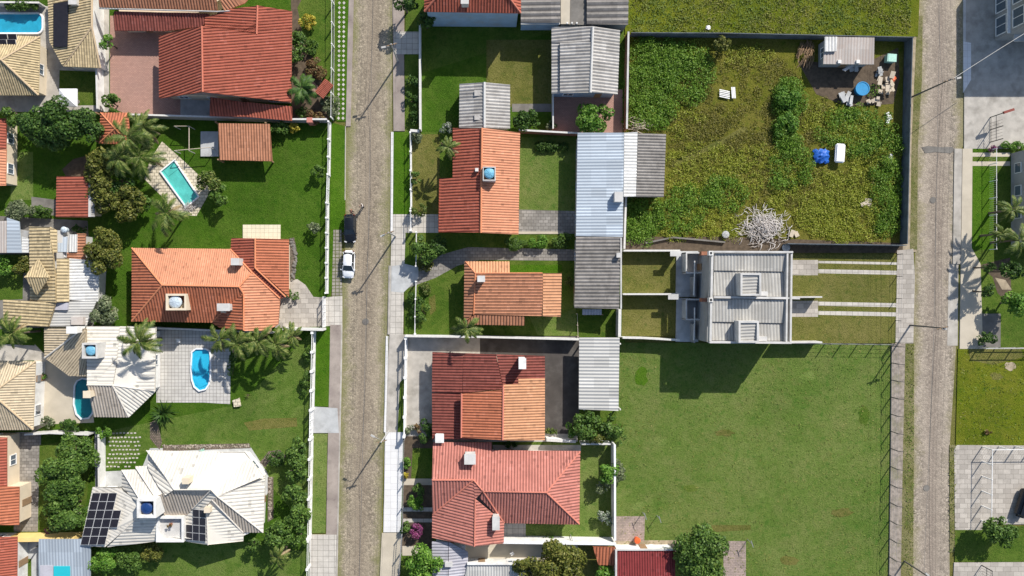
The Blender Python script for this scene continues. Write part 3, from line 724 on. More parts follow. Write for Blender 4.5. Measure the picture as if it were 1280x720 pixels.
patch('sidewalk_edge', [(426.4, 406), (428.2, 406), (427.6, 460), (424.5, 600), (421.6, 740), (419.6, 740), (423, 600), (425.8, 460)], 'concrete', 3)
patch('verge', [(393, 412), (413, 410), (411, 508), (391, 508)], 'grass_verge', 1)
patch('driveway', [(390, 508), (422, 510), (424, 541), (388, 541)], 'concrete_cool', 3)
patch('verge', [(388, 542), (409.5, 542), (407, 666), (387, 666)], 'grass_light', 1)
patch('driveway', [(387, 668), (421, 668), (419, 745), (386, 745)], 'slab_grey', 2)
patch('lawn', [(128, 540), (300, 505), (392, 412), (388, 666), (300, 560), (190, 562), (130, 590)], 'grass_mixed', 1)
patch('lawn', [(110, 690), (250, 668), (388, 690), (387, 745), (100, 745)], 'grass_mixed', 2)
patch('worn_grass', [(305, 528), (330, 523), (371, 522), (372, 533), (335, 536), (312, 538)], 'grass_olive', 2)
patch('pool_deck', [(196, 408), (289, 414), (288, 505), (255, 503), (196, 503)], 'pool_tile', 3)
patch('patio', [(44, 430), (60, 446), (112, 452), (118, 528), (60, 530), (42, 540)], 'patio_beige', 2)
patch('path', [(-40, 428), (46, 432), (60, 450), (-40, 452)], 'concrete', 2)
patch('path', [(119, 540), (131, 538), (132, 612), (120, 612)], 'concrete_cool', 2, 0.14)
patch('paving', [(131, 589), (156, 588), (154, 612), (131, 612)], 'concrete_cool', 2)
for r_ in range(9):
    for c_ in range(9):
        x = 136.5+c_*4.5+(r_ % 2)*1.8-0.35*r_; y = 540.5+r_*5.2+random.uniform(-.4, .4)
        if random.random() < 0.9: patch('stepping_stone', rect(x, y, x+2.7, y+1.8), 'slab_grey', 2)
patch('path', [(188, 528), (197, 524), (203, 552), (200, 562), (188, 548)], 'gravel_bed', 3)
patch('stone_bed', [(204, 556), (312, 554), (314, 560), (204, 564)], 'gravel_bed', 3)
patch('paving', [(172, 600), (188, 560), (314, 559), (334, 590), (340, 606), (332, 622), (180, 622)], 'concrete_cool', 2)
patch('stone_bed', [(335, 596), (342, 596), (342, 648), (335, 652)], 'gravel_bed', 3)
patch('stone_ring', [(325, 578), (336, 564), (350, 562), (358, 570), (352, 576), (340, 572), (332, 584)], 'gravel_bed', 3)
patch('yard', [(20, 540), (52, 540), (50, 664), (18, 664)], 'yard_stone', 2)
patch('lawn', [(50, 556), (118, 545), (104, 664), (48, 664)], 'grass_lawn', 2)
patch('yard', [(18, 672), (112, 672), (112, 745), (18, 745)], 'concrete_cool', 2)
patch('lawn', rect(29, 698, 40, 745), 'grass_lawn', 3)
for k, (x, y, r) in enumerate(((457, 402, 4.2), (1166, 250, 4.0), (1158, 610, 4.0))):
    patch('manhole', [(x+r*math.cos(i*0.5236), y+r*math.sin(i*0.5236)) for i in range(12)], 'concrete_dark', 3, 0.004)
patch('road_repair', [(1152, 184), (1160, 182.5), (1178, 184), (1191, 183.5), (1193, 188), (1188, 191.5), (1170, 190), (1156, 191.5)], 'concrete_dark', 3, 0.004)
# middle block
CNT[0] = 0
patch('lawn', [(507, -25), (781, -25), (781, 552), (766, 670), (500, 745), (495, 745), (505, 540)], 'grass_lawn', 0)
patch('sidewalk', [(490.5, -25), (506, -25), (505, 60), (506, 164), (492, 164)], 'concrete_mauve', 2)
patch('driveway', [(493, 40), (526, 40), (526, 68), (493, 68)], 'slab_grey', 3)
patch('verge', rect(506, 68, 526, 166), 'grass_lawn', 1)
patch('verge', [(492, 165), (513, 165), (513, 268), (491, 268)], 'grass_verge', 2)
patch('kerb', [(489, 165), (492, 165), (491, 290), (488, 290)], 'slab_white', 3, 0.11)
patch('driveway', [(491, 268), (548, 268), (548, 291), (490, 291)], 'slab_grey', 3)
patch('lawn', [(527, 92), (690, 40), (690, 165), (527, 165)], 'grass_lush', 1)
patch('lawn', [(608, 50), (690, 50), (690, 134), (638, 134), (608, 104)], 'grass_olive', 2)
patch('path', rect(640, 130, 690, 140), 'concrete_dark', 3)
patch('lawn', [(513, 168), (550, 168), (549, 268), (513, 268)], 'grass_olive', 1)
patch('lawn', [(648, 172), (722, 172), (722, 268), (648, 268)], 'grass_field', 1)
patch('patio', [(646, 262), (720, 264), (720, 292), (646, 292)], 'yard_stone', 2)
patch('kerb', rect(646, 289.5, 704, 292.5), 'patio_beige', 3, 0.14)
patch('yard', rect(690, 112, 778, 166), 'brick_pink', 2)
patch('sidewalk', [(489.5, 291), (507, 291), (505, 352), (504, 418), (487, 418), (488, 350)], 'slab_grey', 3)
patch('kerb', [(486, 332), (489.5, 332), (487.6, 418), (484.4, 418)], 'concrete', 3, 0.11)
patch('driveway', [(488.5, 333), (507, 330), (523, 334), (523, 348), (504, 366), (487.5, 364)], 'concrete_cool', 4)
patch('verge', [(507, 291), (521, 291), (521, 334), (506, 333)], 'grass_lawn', 2)
patch('driveway', [(521, 336), (553, 318), (585, 309), (722, 312), (722, 326), (600, 325), (572, 332), (545, 347), (505, 362)], 'yard_stone', 3)
patch('lawn', [(521, 350), (560, 340), (582, 326), (582, 418), (519, 418)], 'grass_lawn', 2)
patch('lawn', rect(638, 331, 702, 342), 'grass_verge', 4)
patch('lawn', [(660, 392), (704, 392), (720, 384), (720, 419), (672, 419)], 'grass_field', 3)
patch('worn_grass', [(536, 372), (544, 368), (545, 388), (538, 394)], 'grass_olive', 3)
patch('sidewalk', [(487, 418), (508, 418), (506, 482), (503, 540), (481, 540), (484, 470)], 'concrete', 3)
patch('kerb', [(482.6, 420), (485.4, 420), (482.6, 540), (480, 540)], 'slab_white', 4, 0.11)
patch('sidewalk', [(481.5, 540), (504, 540), (503, 600), (501, 665), (479.5, 665)], 'slab_white', 3)
patch('sidewalk', [(477.5, 666), (502, 666), (499, 745), (474, 745)], 'patio_beige', 3)
patch('yard', [(508, 420), (722, 420), (722, 552), (508, 552)], 'concrete', 1)
patch('yard', [(600, 420), (724, 420), (724, 542), (600, 542)], 'asphalt', 2)
patch('verge', [(500, 478), (507, 470), (505, 540), (497, 540)], 'grass_lawn', 4)
patch('soil_bed', [(505, 545), (541, 545), (541, 690), (502, 690)], 'soil', 2)
patch('lawn', [(516, 560), (541, 560), (541, 598), (514, 598)], 'grass_lawn', 3)
patch('path', rect(505, 598, 541, 606), 'patio_beige', 4); patch('path', rect(504, 634, 541, 639), 'slab_grey', 4)
patch('path', rect(504, 648, 541, 652.5), 'slab_grey', 4); patch('path', rect(503, 682, 524, 694), 'patio_beige', 4)
patch('lawn', [(680, 553), (768, 553), (768, 672), (652, 672), (652, 655), (680, 655)], 'grass_light', 2)
patch('paving', rect(616, 556, 726, 564), 'concrete', 3)
patch('paving', rect(628, 654, 657, 674), 'slab_grey', 3)
patch('courtyard', [(560, 668), (722, 672), (722, 745), (560, 745)], 'patio_beige', 2)
# east block
CNT[0] = 0
patch('lawn', [(780, -25), (1150, -25), (1147, 46), (780, 46)], 'grass_upper', 0)
patch('rough_ground', [(780, 44), (1128, 46), (1128, 306), (780, 306)], 'grass_scrub', 0)
patch('path', [(838, 203), (862, 192), (905, 172), (930, 158), (934, 163), (908, 178), (866, 198), (842, 210)], 'grass_olive', 2)
patch('soil_bed', [(996, 76), (1075, 82), (1122, 60), (1124, 100), (1116, 130), (1060, 134), (1020, 118)], 'soil', 2)
patch('verge', [(1132, -25), (1150.5, -25), (1148, 60), (1147, 120), (1144, 200), (1145, 315), (1128, 315), (1131, 46)], 'sand', 1, 0.07)
patch('weed_strip', [(1146, 20), (1153, 20), (1152, 100), (1147, 180), (1146, 312), (1137, 312), (1139, 180)], 'grass_weed', 2, 0.07)
patch('alley', [(780, 296), (905, 296), (1128, 304), (1128, 316), (780, 316)], 'soil', 1)
patch('lawn', [(777, 313), (850, 313), (850, 420), (777, 420)], 'grass_olive', 2)
patch('lawn', [(960, 318), (1121, 318), (1121, 429), (960, 429)], 'grass_olive', 2)
for y0, y1 in ((326, 329), (336.5, 341.5), (377, 382), (388.5, 393.5)): patch('path', [(1022.5, y0), (1121, y0+2), (1121, y1+2), (1022.5, y1)], 'slab_grey', 3)
patch('terrace', rect(985, 325, 1022, 344), 'slab_tile', 3); patch('terrace', rect(985, 376, 1022, 396), 'slab_tile', 3)
patch('sidewalk', [(1121, 313), (1141, 311), (1143, 345), (1141, 429), (1119, 429)], 'slab_tile', 2, 0.11)
patch('field', [(773, 428), (1115, 430), (1113, 560), (1111, 745), (768, 745), (769, 560)], 'grass_field', 0)
patch('path', [(769, 645), (806, 645), (805, 676), (769, 676)], 'brick_walk', 2); patch('path', [(768, 675), (850, 675), (850, 690), (768, 690)], 'sand', 1)
patch('path', rect(904, 676, 932, 745), 'brick_walk', 2)
patch('worn_grass', [(885, 656), (938, 656), (938, 662), (888, 665)], 'grass_olive', 2)
def blot(cx, cy, rx, ry, n=14):
    return [(cx+rx*math.cos(i*6.2832/n)*random.uniform(.6, 1.15), cy+ry*math.sin(i*6.2832/n)*random.uniform(.6, 1.15)) for i in range(n)]
for cx, cy, rx, ry, m in ((798, 632, 9, 6, 'grass_light'), (1010, 470, 12, 6, 'grass_light'), (905, 541, 13, 5, 'grass_olive'), (948, 618, 9, 7, 'grass_light'), (1052, 640, 14, 6, 'grass_olive'), (862, 610, 10, 5, 'grass_lawn'), (1080, 520, 9, 12, 'grass_lawn'), (824, 552, 12, 7, 'grass_light'), (985, 700, 16, 6, 'grass_olive'), (800, 470, 10, 14, 'grass_verge'), (1245, 470, 9, 5, 'grass_olive'), (1262, 458, 8, 6, 'sand')):
    patch('worn_grass', blot(cx, cy, rx, ry), m, 2)
patch('sidewalk', [(1114, 429), (1131, 429), (1128, 560), (1125, 745), (1110, 745)], 'walk_worn', 2, 0.11)
patch('weed_strip', [(1131, 429), (1142, 429), (1142, 560), (1140.5, 745), (1125, 745), (1128, 560)], 'grass_weed', 2, 0.07)
# right of the east road
CNT[0] = 0
patch('forecourt', [(1205, -25), (1330, -25), (1330, 186), (1204.5, 186)], 'concrete', 1, 0.11)
patch('kerb', [(1203.5, -25), (1206.5, -25), (1206.5, 52), (1203.5, 52)], 'wall_pale', 2, 0.12)
patch('kerb', [(1203.6, 52), (1213, 54), (1213, 100), (1203.6, 116)], 'slab_white', 2, 0.12)
patch('sidewalk', [(1192.5, 186), (1202, 186), (1200, 330), (1190.5, 330)], 'concrete', 2, 0.10)
patch('sidewalk', [(1202.6, 186), (1215, 186), (1214, 310), (1225, 330), (1228, 436), (1199, 436)], 'patio_beige', 2, 0.11)
patch('gutter', [(1186, 330), (1198, 330), (1197, 432), (1184, 432)], 'concrete', 3, 0.004)
patch('lawn', [(1215, 180), (1330, 180), (1330, 436), (1226, 436), (1222, 330), (1214, 318)], 'grass_lawn', 1)
patch('lawn', rect(1215.5, 181, 1239, 190.5), 'grass_verge', 2); patch('path', rect(1214, 191, 1262, 196), 'patio_beige', 3); patch('path', rect(1214, 202, 1262, 207.5), 'patio_beige', 3)
patch('lawn', [(1215, 208), (1242, 208), (1240, 312), (1214, 312)], 'grass_verge', 2)
patch('soil_bed', [(1222, 332), (1262, 322), (1264, 384), (1246, 366), (1240, 346)], 'soil', 2)
patch('path', [(1243, 347), (1256, 350), (1264, 362), (1252, 362)], 'sand', 3)
patch('paving', [(1222, 392), (1250, 392), (1250, 434), (1222, 434)], 'concrete_dark', 3)
patch('lawn', [(1197, 436), (1330, 432), (1330, 558), (1194, 558), (1196, 480)], 'grass_upper', 1)
patch('worn_grass', [(1210, 436), (1275, 436), (1280, 446), (1240, 456), (1212, 450)], 'grass_olive', 2)
patch('forecourt', [(1192, 560), (1196, 556), (1330, 557), (1330, 655), (1238, 655), (1226, 662), (1193, 662)], 'slab_tile', 2, 0.11)
patch('weed_strip', [(1186.5, 556), (1194, 556), (1194, 690), (1187, 690)], 'grass_weed', 1, 0.07)
patch('lawn', [(1193, 662), (1228, 660), (1330, 655), (1330, 702), (1193, 702)], 'grass_lawn', 1)
patch('forecourt', [(1192, 703), (1330, 702), (1330, 745), (1190, 745)], 'slab_tile', 2, 0.11)

# ================================================================== HOUSES  (px, py, height)
# -- red house with the brick patio
t = house('house', 'large red tiled house with brick patio in the upper left', [(199, 45, 3.1), (364, 14, 3.1), (364, 128, 3.1), (199, 123, 3.1)])
walls(t, [(200, 44, 3.0), (254, 38, 3.0), (262, 12, 3.0), (362, 14, 3.0), (362, 128, 3.0), (200, 122, 3.0)], 'wall_cream', 0.6)
r_ = roof_mesh(t, [[(199, 45, 3.0), (252.5, 33, 5.8), (253.5, 115, 5.8), (199, 123, 3.0)],
              [(252.5, 33, 5.8), (321, 43, 4.1), (322, 7, 4.1), (365, 14, 3.0), (364, 128, 3.0), (253.5, 115, 5.8)]], 'tile_red', along=(1, 0.16))
roof_mesh(t, [[(322, 7, 4.1), (321, 43, 4.05), (256, 33, 3.05), (256, 22, 3.0), (290, 11, 3.5)]], 'tile_red')
caps(t, r_, [((252.5, 33, 5.8), (253.5, 115, 5.8)), ((322, 7, 4.1), (321, 43, 4.1))], 'ridge_red', 0.13)
roof_mesh(t, [[(263, 121, 3.2), (307, 128, 2.75), (307.5, 146, 2.55), (262, 145, 2.95)], [(307.5, 127.5, 2.9), (365, 133, 2.7), (365, 151, 2.3), (307.5, 146, 2.5)]], 'tile_red', along=(0.1, -1))
# front lean-to at the back with dull red roofs
t = house('house', 'long dull red roofed wing behind the brick patio at the top edge', [(124, -20, 3), (330, -20, 3), (330, 14, 3), (124, 36, 3)])
walls(t, [(140, -20, 2.6), (305, -20, 2.6), (262, 14, 2.6), (205, 36, 2.6), (146, 37, 2.6)], 'wall_cream', 0.5)
roof_mesh(t, [[(122, -22, 5.2), (268, -22, 5.2), (272, 13, 3.6), (124, 9, 3.6)], [(268, -22, 5.2), (330, -22, 3.5), (306, 4, 3.4), (280, 14, 3.5)]], 'tile_brown')
roof_mesh(t, [[(143, 14, 3.1), (262, 17, 3.1), (254, 33, 2.6), (204, 39, 2.45), (143, 38, 2.45)]], 'tile_dark_red')
t.part('gutter', Shape().tube([P(124, 10.5, 3.5), P(272, 14.5, 3.5), P(300, 13, 3.4)], 0.10, 6), 'wall_pale')
# -- cream house and terrace in the top left corner
t = house('house', 'cream tiled hip roof house next to the pool in the top left corner', [(-46, 44, 3), (50, 46, 3), (48, 119, 3), (-46, 119, 3)])
walls(t, [(-46, 44, 3), (50, 46, 3), (48, 119, 3), (-46, 119, 3)], 'wall_cream', 0.75)
r_ = roof_mesh(t, [[(-46, 42, 3), (50, 46, 3), (2, 75, 5.2), (-30, 76, 5.2)], [(50, 46, 3), (48, 119, 3), (2, 75, 5.2)], [(-46, 119, 3), (48, 119, 3), (2, 75, 5.2), (-30, 76, 5.2)]], 'tile_straw', pitch=0.34)
caps(t, r_, [((2, 75, 5.2), (50, 46, 3)), ((2, 75, 5.2), (48, 119, 3)), ((2, 75, 5.2), (-30, 76, 5.2))], 'ridge_straw')
t = house('house', 'straw tiled house carrying a black heating mat on its roof', [(60, 4, 3), (125, 0, 3), (125, 84, 3), (80, 83, 3)])
walls(t, [(62, -18, 2.4), (116, -18, 3.3), (116.5, 34, 3.3), (124, 84, 2.4), (81, 82, 2.4), (63, 50, 2.4)], 'wall_white', 0.2, win=False)
r_ = roof_mesh(t, [[(60, -20, 2.5), (115, -20, 3.5), (115, 34, 3.5), (80, 83, 2.5), (62, 52, 2.5)], [(80, 83, 2.5), (115, 34, 3.5), (125.5, 85, 2.5)]], 'tile_straw', pitch=0.36)
caps(t, r_, [((80, 83, 2.5), (115, 34, 3.5)), ((115, 34, 3.5), (125.5, 85, 2.5)), ((115, -20, 3.5), (115, 34, 3.5))], 'ridge_straw')
a = [P(67.5, 5, 2.78), P(86.5, 2, 3.12), P(85, 59, 3.05), P(67.5, 59, 2.72)]
sh_ = Shape().add([v+Vector((0, 0, z)) for z in (0.06, 0.16) for v in a], [(3, 2, 1, 0), (4, 5, 6, 7), (0, 1, 5, 4), (1, 2, 6, 5), (2, 3, 7, 6), (3, 0, 4, 7)])
o = t.part('heating_mat', sh_, 'solar')
s = Shape()
s.box(P(119.5, 80, 1.1)+Vector((0.4, 0, 0)), (0.1, 0.6, 1.6)); t.part('shutter', s, 'wood')
chimney(t, 91, 1, 3.9, 1.0, 0.9, 1.2)
# -- orange shed, small terrace roofs, red shed
t = house('shed', 'brown and orange tiled open shelter on the lawn near the rotated pool', [(272, 154, 2.7), (341, 155, 2.7), (341, 201, 2.5), (273, 200, 2.5)], 'shelter')
roof_mesh(t, [[(272.5, 154, 2.9), (337, 155, 2.9), (340.5, 201.5, 2.35), (274.5, 200, 2.35)]], 'tile_brown', pitch=0.38, along=(0, -1))
for x, y in ((277, 157), (338, 158), (342, 203), (280, 203)): p = P(x, y); t.part('post', Shape().box((p.x, p.y, 1.15), (0.2, 0.2, 2.3)), 'wood')
t.part('wall', Shape().prism([tuple(P(x, y).xy) for x, y in ((281, 160), (300, 160), (300, 198), (281, 198))], 0.1, 2.2), 'wall_cream')
p0 = [P(252, 165), P(274, 165), P(274, 196), P(252, 196)]
single('concrete_slab', Shape().prism([tuple(p.xy) for p in p0], 0.1, 0.35), 'concrete_cool', 'low grey concrete slab beside the brown tiled shelter', 'slab')
s_ = Thing('pergola', 'bare thin pipe frame standing on dark grass beside the concrete slab', 'pergola', P(244, 182))
for x, y in ((226, 162), (244, 162), (244, 192), (226, 192), (270, 188)): s_.part('post', Shape().tube([P(x, y), P(x, y)+Vector((0, 0, 2.1))], 0.06, 6), 'pole_grey')
s_.part('beam', Shape().tube([P(226, 192, 0)+Vector((0, 0, 2.1)), P(270, 188, 0)+Vector((0, 0, 2.1))], 0.06, 6), 'wood_pale')
s_.part('beam', Shape().tube([P(244, 162, 0)+Vector((0, 0, 2.08)), P(244, 192, 0)+Vector((0, 0, 2.08))], 0.06, 6), 'wood_pale')
s_.part('beam', Shape().tube([P(226, 162, 0)+Vector((0, 0, 2.12)), P(244, 162, 0)+Vector((0, 0, 2.12))], 0.05, 6), 'wood_pale')
t = house('gazebo', 'small orange tiled roof half hidden by the palms left of the patio', [(124, 141, 3), (165, 141, 3), (165, 178, 3), (125, 178, 3)], 'gazebo')
r_ = roof_mesh(t, [[(126, 141, 2.7), (160, 141, 2.7), (144, 161, 3.6)], [(160, 141, 2.7), (163, 181, 2.7), (144, 161, 3.6)], [(163, 181, 2.7), (124, 179, 2.7), (144, 161, 3.6)], [(124, 179, 2.7), (126, 141, 2.7), (144, 161, 3.6)]], 'tile_orange')
caps(t, r_, [((126, 141, 2.7), (144, 161, 3.6)), ((160, 141, 2.7), (144, 161, 3.6)), ((163, 181, 2.7), (144, 161, 3.6)), ((124, 179, 2.7), (144, 161, 3.6))], 'ridge_orange', 0.1)
for x, y in ((131, 146), (160, 146), (162, 180), (131, 180)): p = P(x, y); t.part('post', Shape().box((p.x, p.y, 1.2), (0.2, 0.2, 2.4)), 'wood')
t = house('shed', 'bright red tiled shed with a pale gutter on the left', [(70, 220, 3), (117, 221, 3), (117, 272, 3), (70, 272, 3)], 'shed')
walls(t, [(70, 221, 2.5), (117, 221, 2.7), (117, 271, 2.7), (70, 271, 2.5)], 'wall_cream', 0.35)
roof_mesh(t, [[(71, 220.5, 2.5), (110.5, 220.5, 3.0), (110, 271.5, 3.0), (70, 271.5, 2.5)]], 'tile_red', along=(1, 0), pitch=0.40, amp=0.08)
t.part('gutter', Shape().prism([tuple(P(x, y, 2.9).xy) for x, y in ((110.6, 222), (114, 222), (113.5, 271), (110.2, 271))], 2.72, 2.95), 'wall_pale')
roof_mesh(t, [[(114, 222, 2.8), (118, 223, 2.7), (118, 271, 2.7), (113.6, 271, 2.8)]], 'sheet_grey', prof='corr', pitch=0.3, amp=0.03)
t = house('house', 'orange tiled house cut off by the left edge below the trees', [(-40, 148, 3), (8, 148, 3), (8, 232, 3), (-40, 232, 3)])
walls(t, [(-40, 149, 2.8), (8, 149, 2.8), (8, 231, 2.8), (-40, 231, 2.8)], 'wall_cream', 0.3)
roof_mesh(t, [[(-40, 149, 4.6), (8, 148, 2.8), (7.5, 186, 2.8), (-40, 186, 4.6)]], 'tile_red'); roof_mesh(t, [[(-40, 186.5, 4.5), (8, 186.5, 2.7), (7, 232, 2.7), (-40, 232, 4.5)]], 'tile_salmon')
# -- grey and beige roofs at the left edge
t = house('house', 'patchwork of weathered straw tile roofs with a little pyramid turret', [(38, 283, 3), (96, 284, 3), (92, 378, 3), (5, 406, 3)])
walls(t, [(40, 285, 2.7), (80, 285, 2.7), (80, 340, 2.7), (84, 376, 2.7), (60, 405, 2.7), (7, 404, 2.7), (7, 374, 2.7), (40, 374, 2.7)], 'wall_pale', 0.3)
r_ = roof_mesh(t, [[(37.5, 283, 2.9), (62, 284, 3.9), (70, 345, 3.9), (70.5, 378, 3.9), (38, 376, 2.9)]], 'tile_straw', pitch=0.46, amp=0.09, along=(-1, 0))
roof_mesh(t, [[(62.5, 283.5, 3.9), (71, 288, 3.5), (71, 316, 3.5), (62.8, 316, 3.9)], [(70.8, 323, 3.85), (86, 323, 3.2), (86, 377, 3.2), (70.8, 378, 3.85)]], 'tile_straw', pitch=0.46, amp=0.09, along=(1, 0))
roof_mesh(t, [[(5, 374.5, 2.75), (70, 378, 3.7), (61, 408, 3.3), (5, 406, 2.75)]], 'tile_straw', pitch=0.44, amp=0.09, along=(-1, 0.05))
r2 = roof_mesh(t, [[(48, 324, 4.1), (30.5, 347, 5.2), (62, 347, 5.2)]], 'tile_straw', pitch=0.34)
roof_mesh(t, [[(32, 347.5, 5.15), (61, 347.5, 5.15), (46, 369, 4.0)]], 'tile_straw', pitch=0.36)
s = Shape().prism([tuple(P(x, y, 3.6).xy) for x, y in ((40, 338), (54, 338), (55, 354), (39, 354))], 0.1, 4.2); t.part('turret', s, 'wall_cream')
roof_mesh(t, [[(86.5, 323, 2.9), (124, 326, 2.4), (123, 377, 2.4), (86.5, 375, 2.9)]], 'sheet_white', prof='corr', pitch=0.42, amp=0.07, along=(1, 0.02))
roof_mesh(t, [[(61, 378, 3.0), (121, 375.5, 2.5), (108, 408, 2.5), (61, 408, 3.0)]], 'sheet_light', prof='corr', pitch=0.38, amp=0.06, along=(1, 0))
t.part('wall', Shape().prism([tuple(P(x, y, 2.6).xy) for x, y in ((84, 328), (121, 330), (119, 374), (104, 405), (64, 405), (86, 376))], 0.1, 2.3), 'wall_pale')
t.part('skylight', Shape().prism([tuple(P(x, y, 3.2).xy) for x, y in ((63, 378.5), (85, 378.5), (84, 387.5), (65, 387.5))], 2.9, 3.25), 'sheet_lavender')
t.part('hatch', Shape().prism([tuple(P(x, y, 3.2).xy) for x, y in ((89, 396), (104, 396), (104, 406), (89, 406))], 2.6, 3.25), 'sheet_rust')
t = house('shed', 'low shed of pale blue sheets on a brown terrace under the round tree', [(72, 293, 2.4), (106, 293, 2.4), (106, 324, 2.4), (72, 324, 2.4)], 'shed')
walls(t, [(72, 293, 2.3), (107, 293, 2.3), (107, 324, 2.3), (72, 324, 2.3)], 'wall_pale', 0.25)
roof_mesh(t, [[(72, 296, 2.5), (84, 296, 2.5), (83, 315, 2.6), (72, 315, 2.6)]], 'sheet_blue', prof='flat')
roof_mesh(t, [[(86.5, 293, 2.5), (96.5, 293, 2.5), (96, 315, 2.6), (86, 315, 2.6)]], 'sheet_white', prof='corr', pitch=0.35, amp=0.05, along=(0, -1))
roof_mesh(t, [[(96.5, 292, 2.35), (107, 292, 2.35), (106, 325, 2.35), (84, 325, 2.35), (84, 315.5, 2.35), (96.5, 315.5, 2.35)]], 'tile_brown', along=(1, 0))
tank(78.5, 287, 3.0, 0.42, 0.9, 'tank_white', 'small white water tank behind the pale blue sheet shed')
t = house('shed', 'grey and white flat sheet metal shed cut by the left edge', [(-30, 274, 2.6), (36, 274, 2.6), (36, 316, 2.6), (-30, 316, 2.6)], 'shed')
walls(t, [(-30, 275, 2.4), (36, 287, 2.4), (36, 315, 2.4), (-30, 315, 2.4)], 'wall_grey', 0.25)
roof_mesh(t, [[(8.5, 272, 2.9), (24, 277, 2.7), (27, 316, 2.7), (8.5, 316, 2.9)]], 'sheet_bluegrey', prof='corr', pitch=0.5, amp=0.03, along=(1, 0))
roof_mesh(t, [[(27.4, 296, 2.5), (36.5, 298, 2.4), (36.5, 316, 2.4), (27.4, 316, 2.5)]], 'sheet_white', prof='corr', pitch=0.4, amp=0.04, along=(1, 0))
roof_mesh(t, [[(-30, 278, 2.6), (8, 276, 2.8), (8, 316, 2.8), (-30, 316, 2.6)]], 'sheet_rust', prof='corr', pitch=0.4, amp=0.04, along=(0, 1))
# -- orange house with three chimneys
t = house('house', 'wide orange tiled house with white framed tank and paved driveway', [(165, 310, 3), (361, 299, 3), (348, 404, 3), (165, 401, 3)])
walls(t, [(165, 310, 3), (289, 312, 3), (289, 298, 3), (361, 299, 3), (361, 371, 3), (348, 371, 3), (348, 404, 3), (335, 413, 3), (304, 413, 4.5), (280, 410, 3), (268, 402, 3), (165, 401, 3)], 'wall_cream', 0.65)
A = (165, 310, 3); Bq = (165, 401.5, 3); Rg1 = (203, 356.5, 5.3); Rg2 = (299, 358.5, 5.3); Vt = (315, 340.5, 4.6)
r_ = roof_mesh(t, [[A, (288, 311.5, 3), Vt, Rg2, Rg1], ], 'tile_salmon', pitch=0.30, amp=0.05)
r1 = roof_mesh(t, [[A, Rg1, Bq], [Bq, (265, 403, 3), (304.5, 367, 4.9), Rg2, Rg1]], 'tile_orange')
roof_mesh(t, [[(304.5, 367, 4.9), (304.5, 413, 4.7), (277, 409, 3.0), (265, 403, 3.0)]], 'tile_orange', along=(-1, 0))
roof_mesh(t, [[Rg2, Vt, (350, 373, 3.05), (348, 405, 3), (335, 413.5, 3.2), (304.8, 413.5, 4.7), (304.8, 367, 4.9)]], 'tile_salmon', along=(1, 0), pitch=0.38)
roof_mesh(t, [[(289.5, 297.5, 3.0), (319, 298, 4.6), (319, 335, 4.6), (315, 340.5, 4.55), (288.5, 312, 3.0)]], 'tile_red', along=(-1, 0), pitch=0.38)
roof_mesh(t, [[(319.3, 298, 4.6), (361, 299, 3.0), (361, 371, 3.0), (319.3, 334, 4.6)]], 'tile_orange', along=(1, 0), pitch=0.38)
roof_mesh(t, [[(316, 339, 4.4), (319, 334.5, 4.5), (357.5, 371, 2.95), (350, 373.5, 2.95)]], 'tile_dark_red', along=(0.8, 0.8))
caps(t, r_, [(A, Rg1), (Bq, Rg1), (Rg1, Rg2), (Rg2, (304.5, 367, 4.9)), (Rg2, Vt), ((304.5, 367, 4.9), (265, 403, 3)), ((304.6, 367, 4.9), (304.6, 413, 4.7)), ((319, 298, 4.6), (319, 335, 4.6)), ((319, 335, 4.6), (357, 371, 3)), (Vt, (350, 373, 3.05)), (Vt, (288, 311.5, 3))], 'ridge_orange', 0.12)
tank_bay(t, 220, 377.5, 5.4, 2.8, 2.25, 1.5, 'wall_cream')
tank(218, 377.5, 5.35, 0.86, 1.1, 'tank_white', 'white ribbed water tank in the masonry box on the orange roof')
chimney(t, 293.5, 327, 5.6, 1.1, 0.95, 1.8, cap=False); chimney(t, 279.5, 384, 5.6, 1.6, 0.85, 1.6)
# -- white roofed house with the palm
t = house('house', 'ivory tiled house with brown beige wing and blue tank by a teal pool', [(55, 410, 3), (194, 410, 3), (160, 521, 3), (87, 470, 3)])
walls(t, [(108, 410, 2.9), (194, 410, 2.9), (194, 489, 2.9), (161, 521, 2.9), (117, 521, 2.9), (109, 480, 2.9)], 'wall_white', 0.6)
walls(t, [(56, 411, 2.9), (107, 411, 2.9), (107, 468, 2.9), (86, 470, 2.9), (56, 448, 2.9)], 'wall_white', 0.5, win=False)
r_ = roof_mesh(t, [[(108.5, 408, 2.9), (151, 408, 2.9), (147, 447, 3.6), (118, 481, 4.6), (109, 481, 4.6)], [(151, 408, 2.9), (194.5, 409, 2.9), (194, 489, 2.9), (141, 481.5, 4.6), (147, 447, 3.6)], [(118, 481, 4.6), (147, 447, 3.6), (141, 481.5, 4.6)]], 'tile_ivory', pitch=0.50, amp=0.07, along=(1, 0.0))
r2 = roof_mesh(t, [[(109, 481.5, 4.6), (141, 481.8, 4.6), (161, 521.5, 2.9), (117, 521, 2.9)]], 'tile_taupe')
roof_mesh(t, [[(141, 481.8, 4.6), (194, 489.5, 2.9), (161, 521.5, 2.9)]], 'tile_ivory', pitch=0.44, amp=0.1)
roof_mesh(t, [[(55.5, 410, 2.9), (105, 410, 4.4), (56, 447.5, 2.9)], [(56, 447.5, 2.9), (105, 410, 4.4), (108, 411, 4.3), (101, 445, 3.8), (96, 470, 3.2), (86.5, 470, 2.9)], [(108.2, 411, 4.3), (108.2, 470, 3.4), (96, 470, 3.2), (101, 445, 3.8)]], 'tile_beige', pitch=0.34)
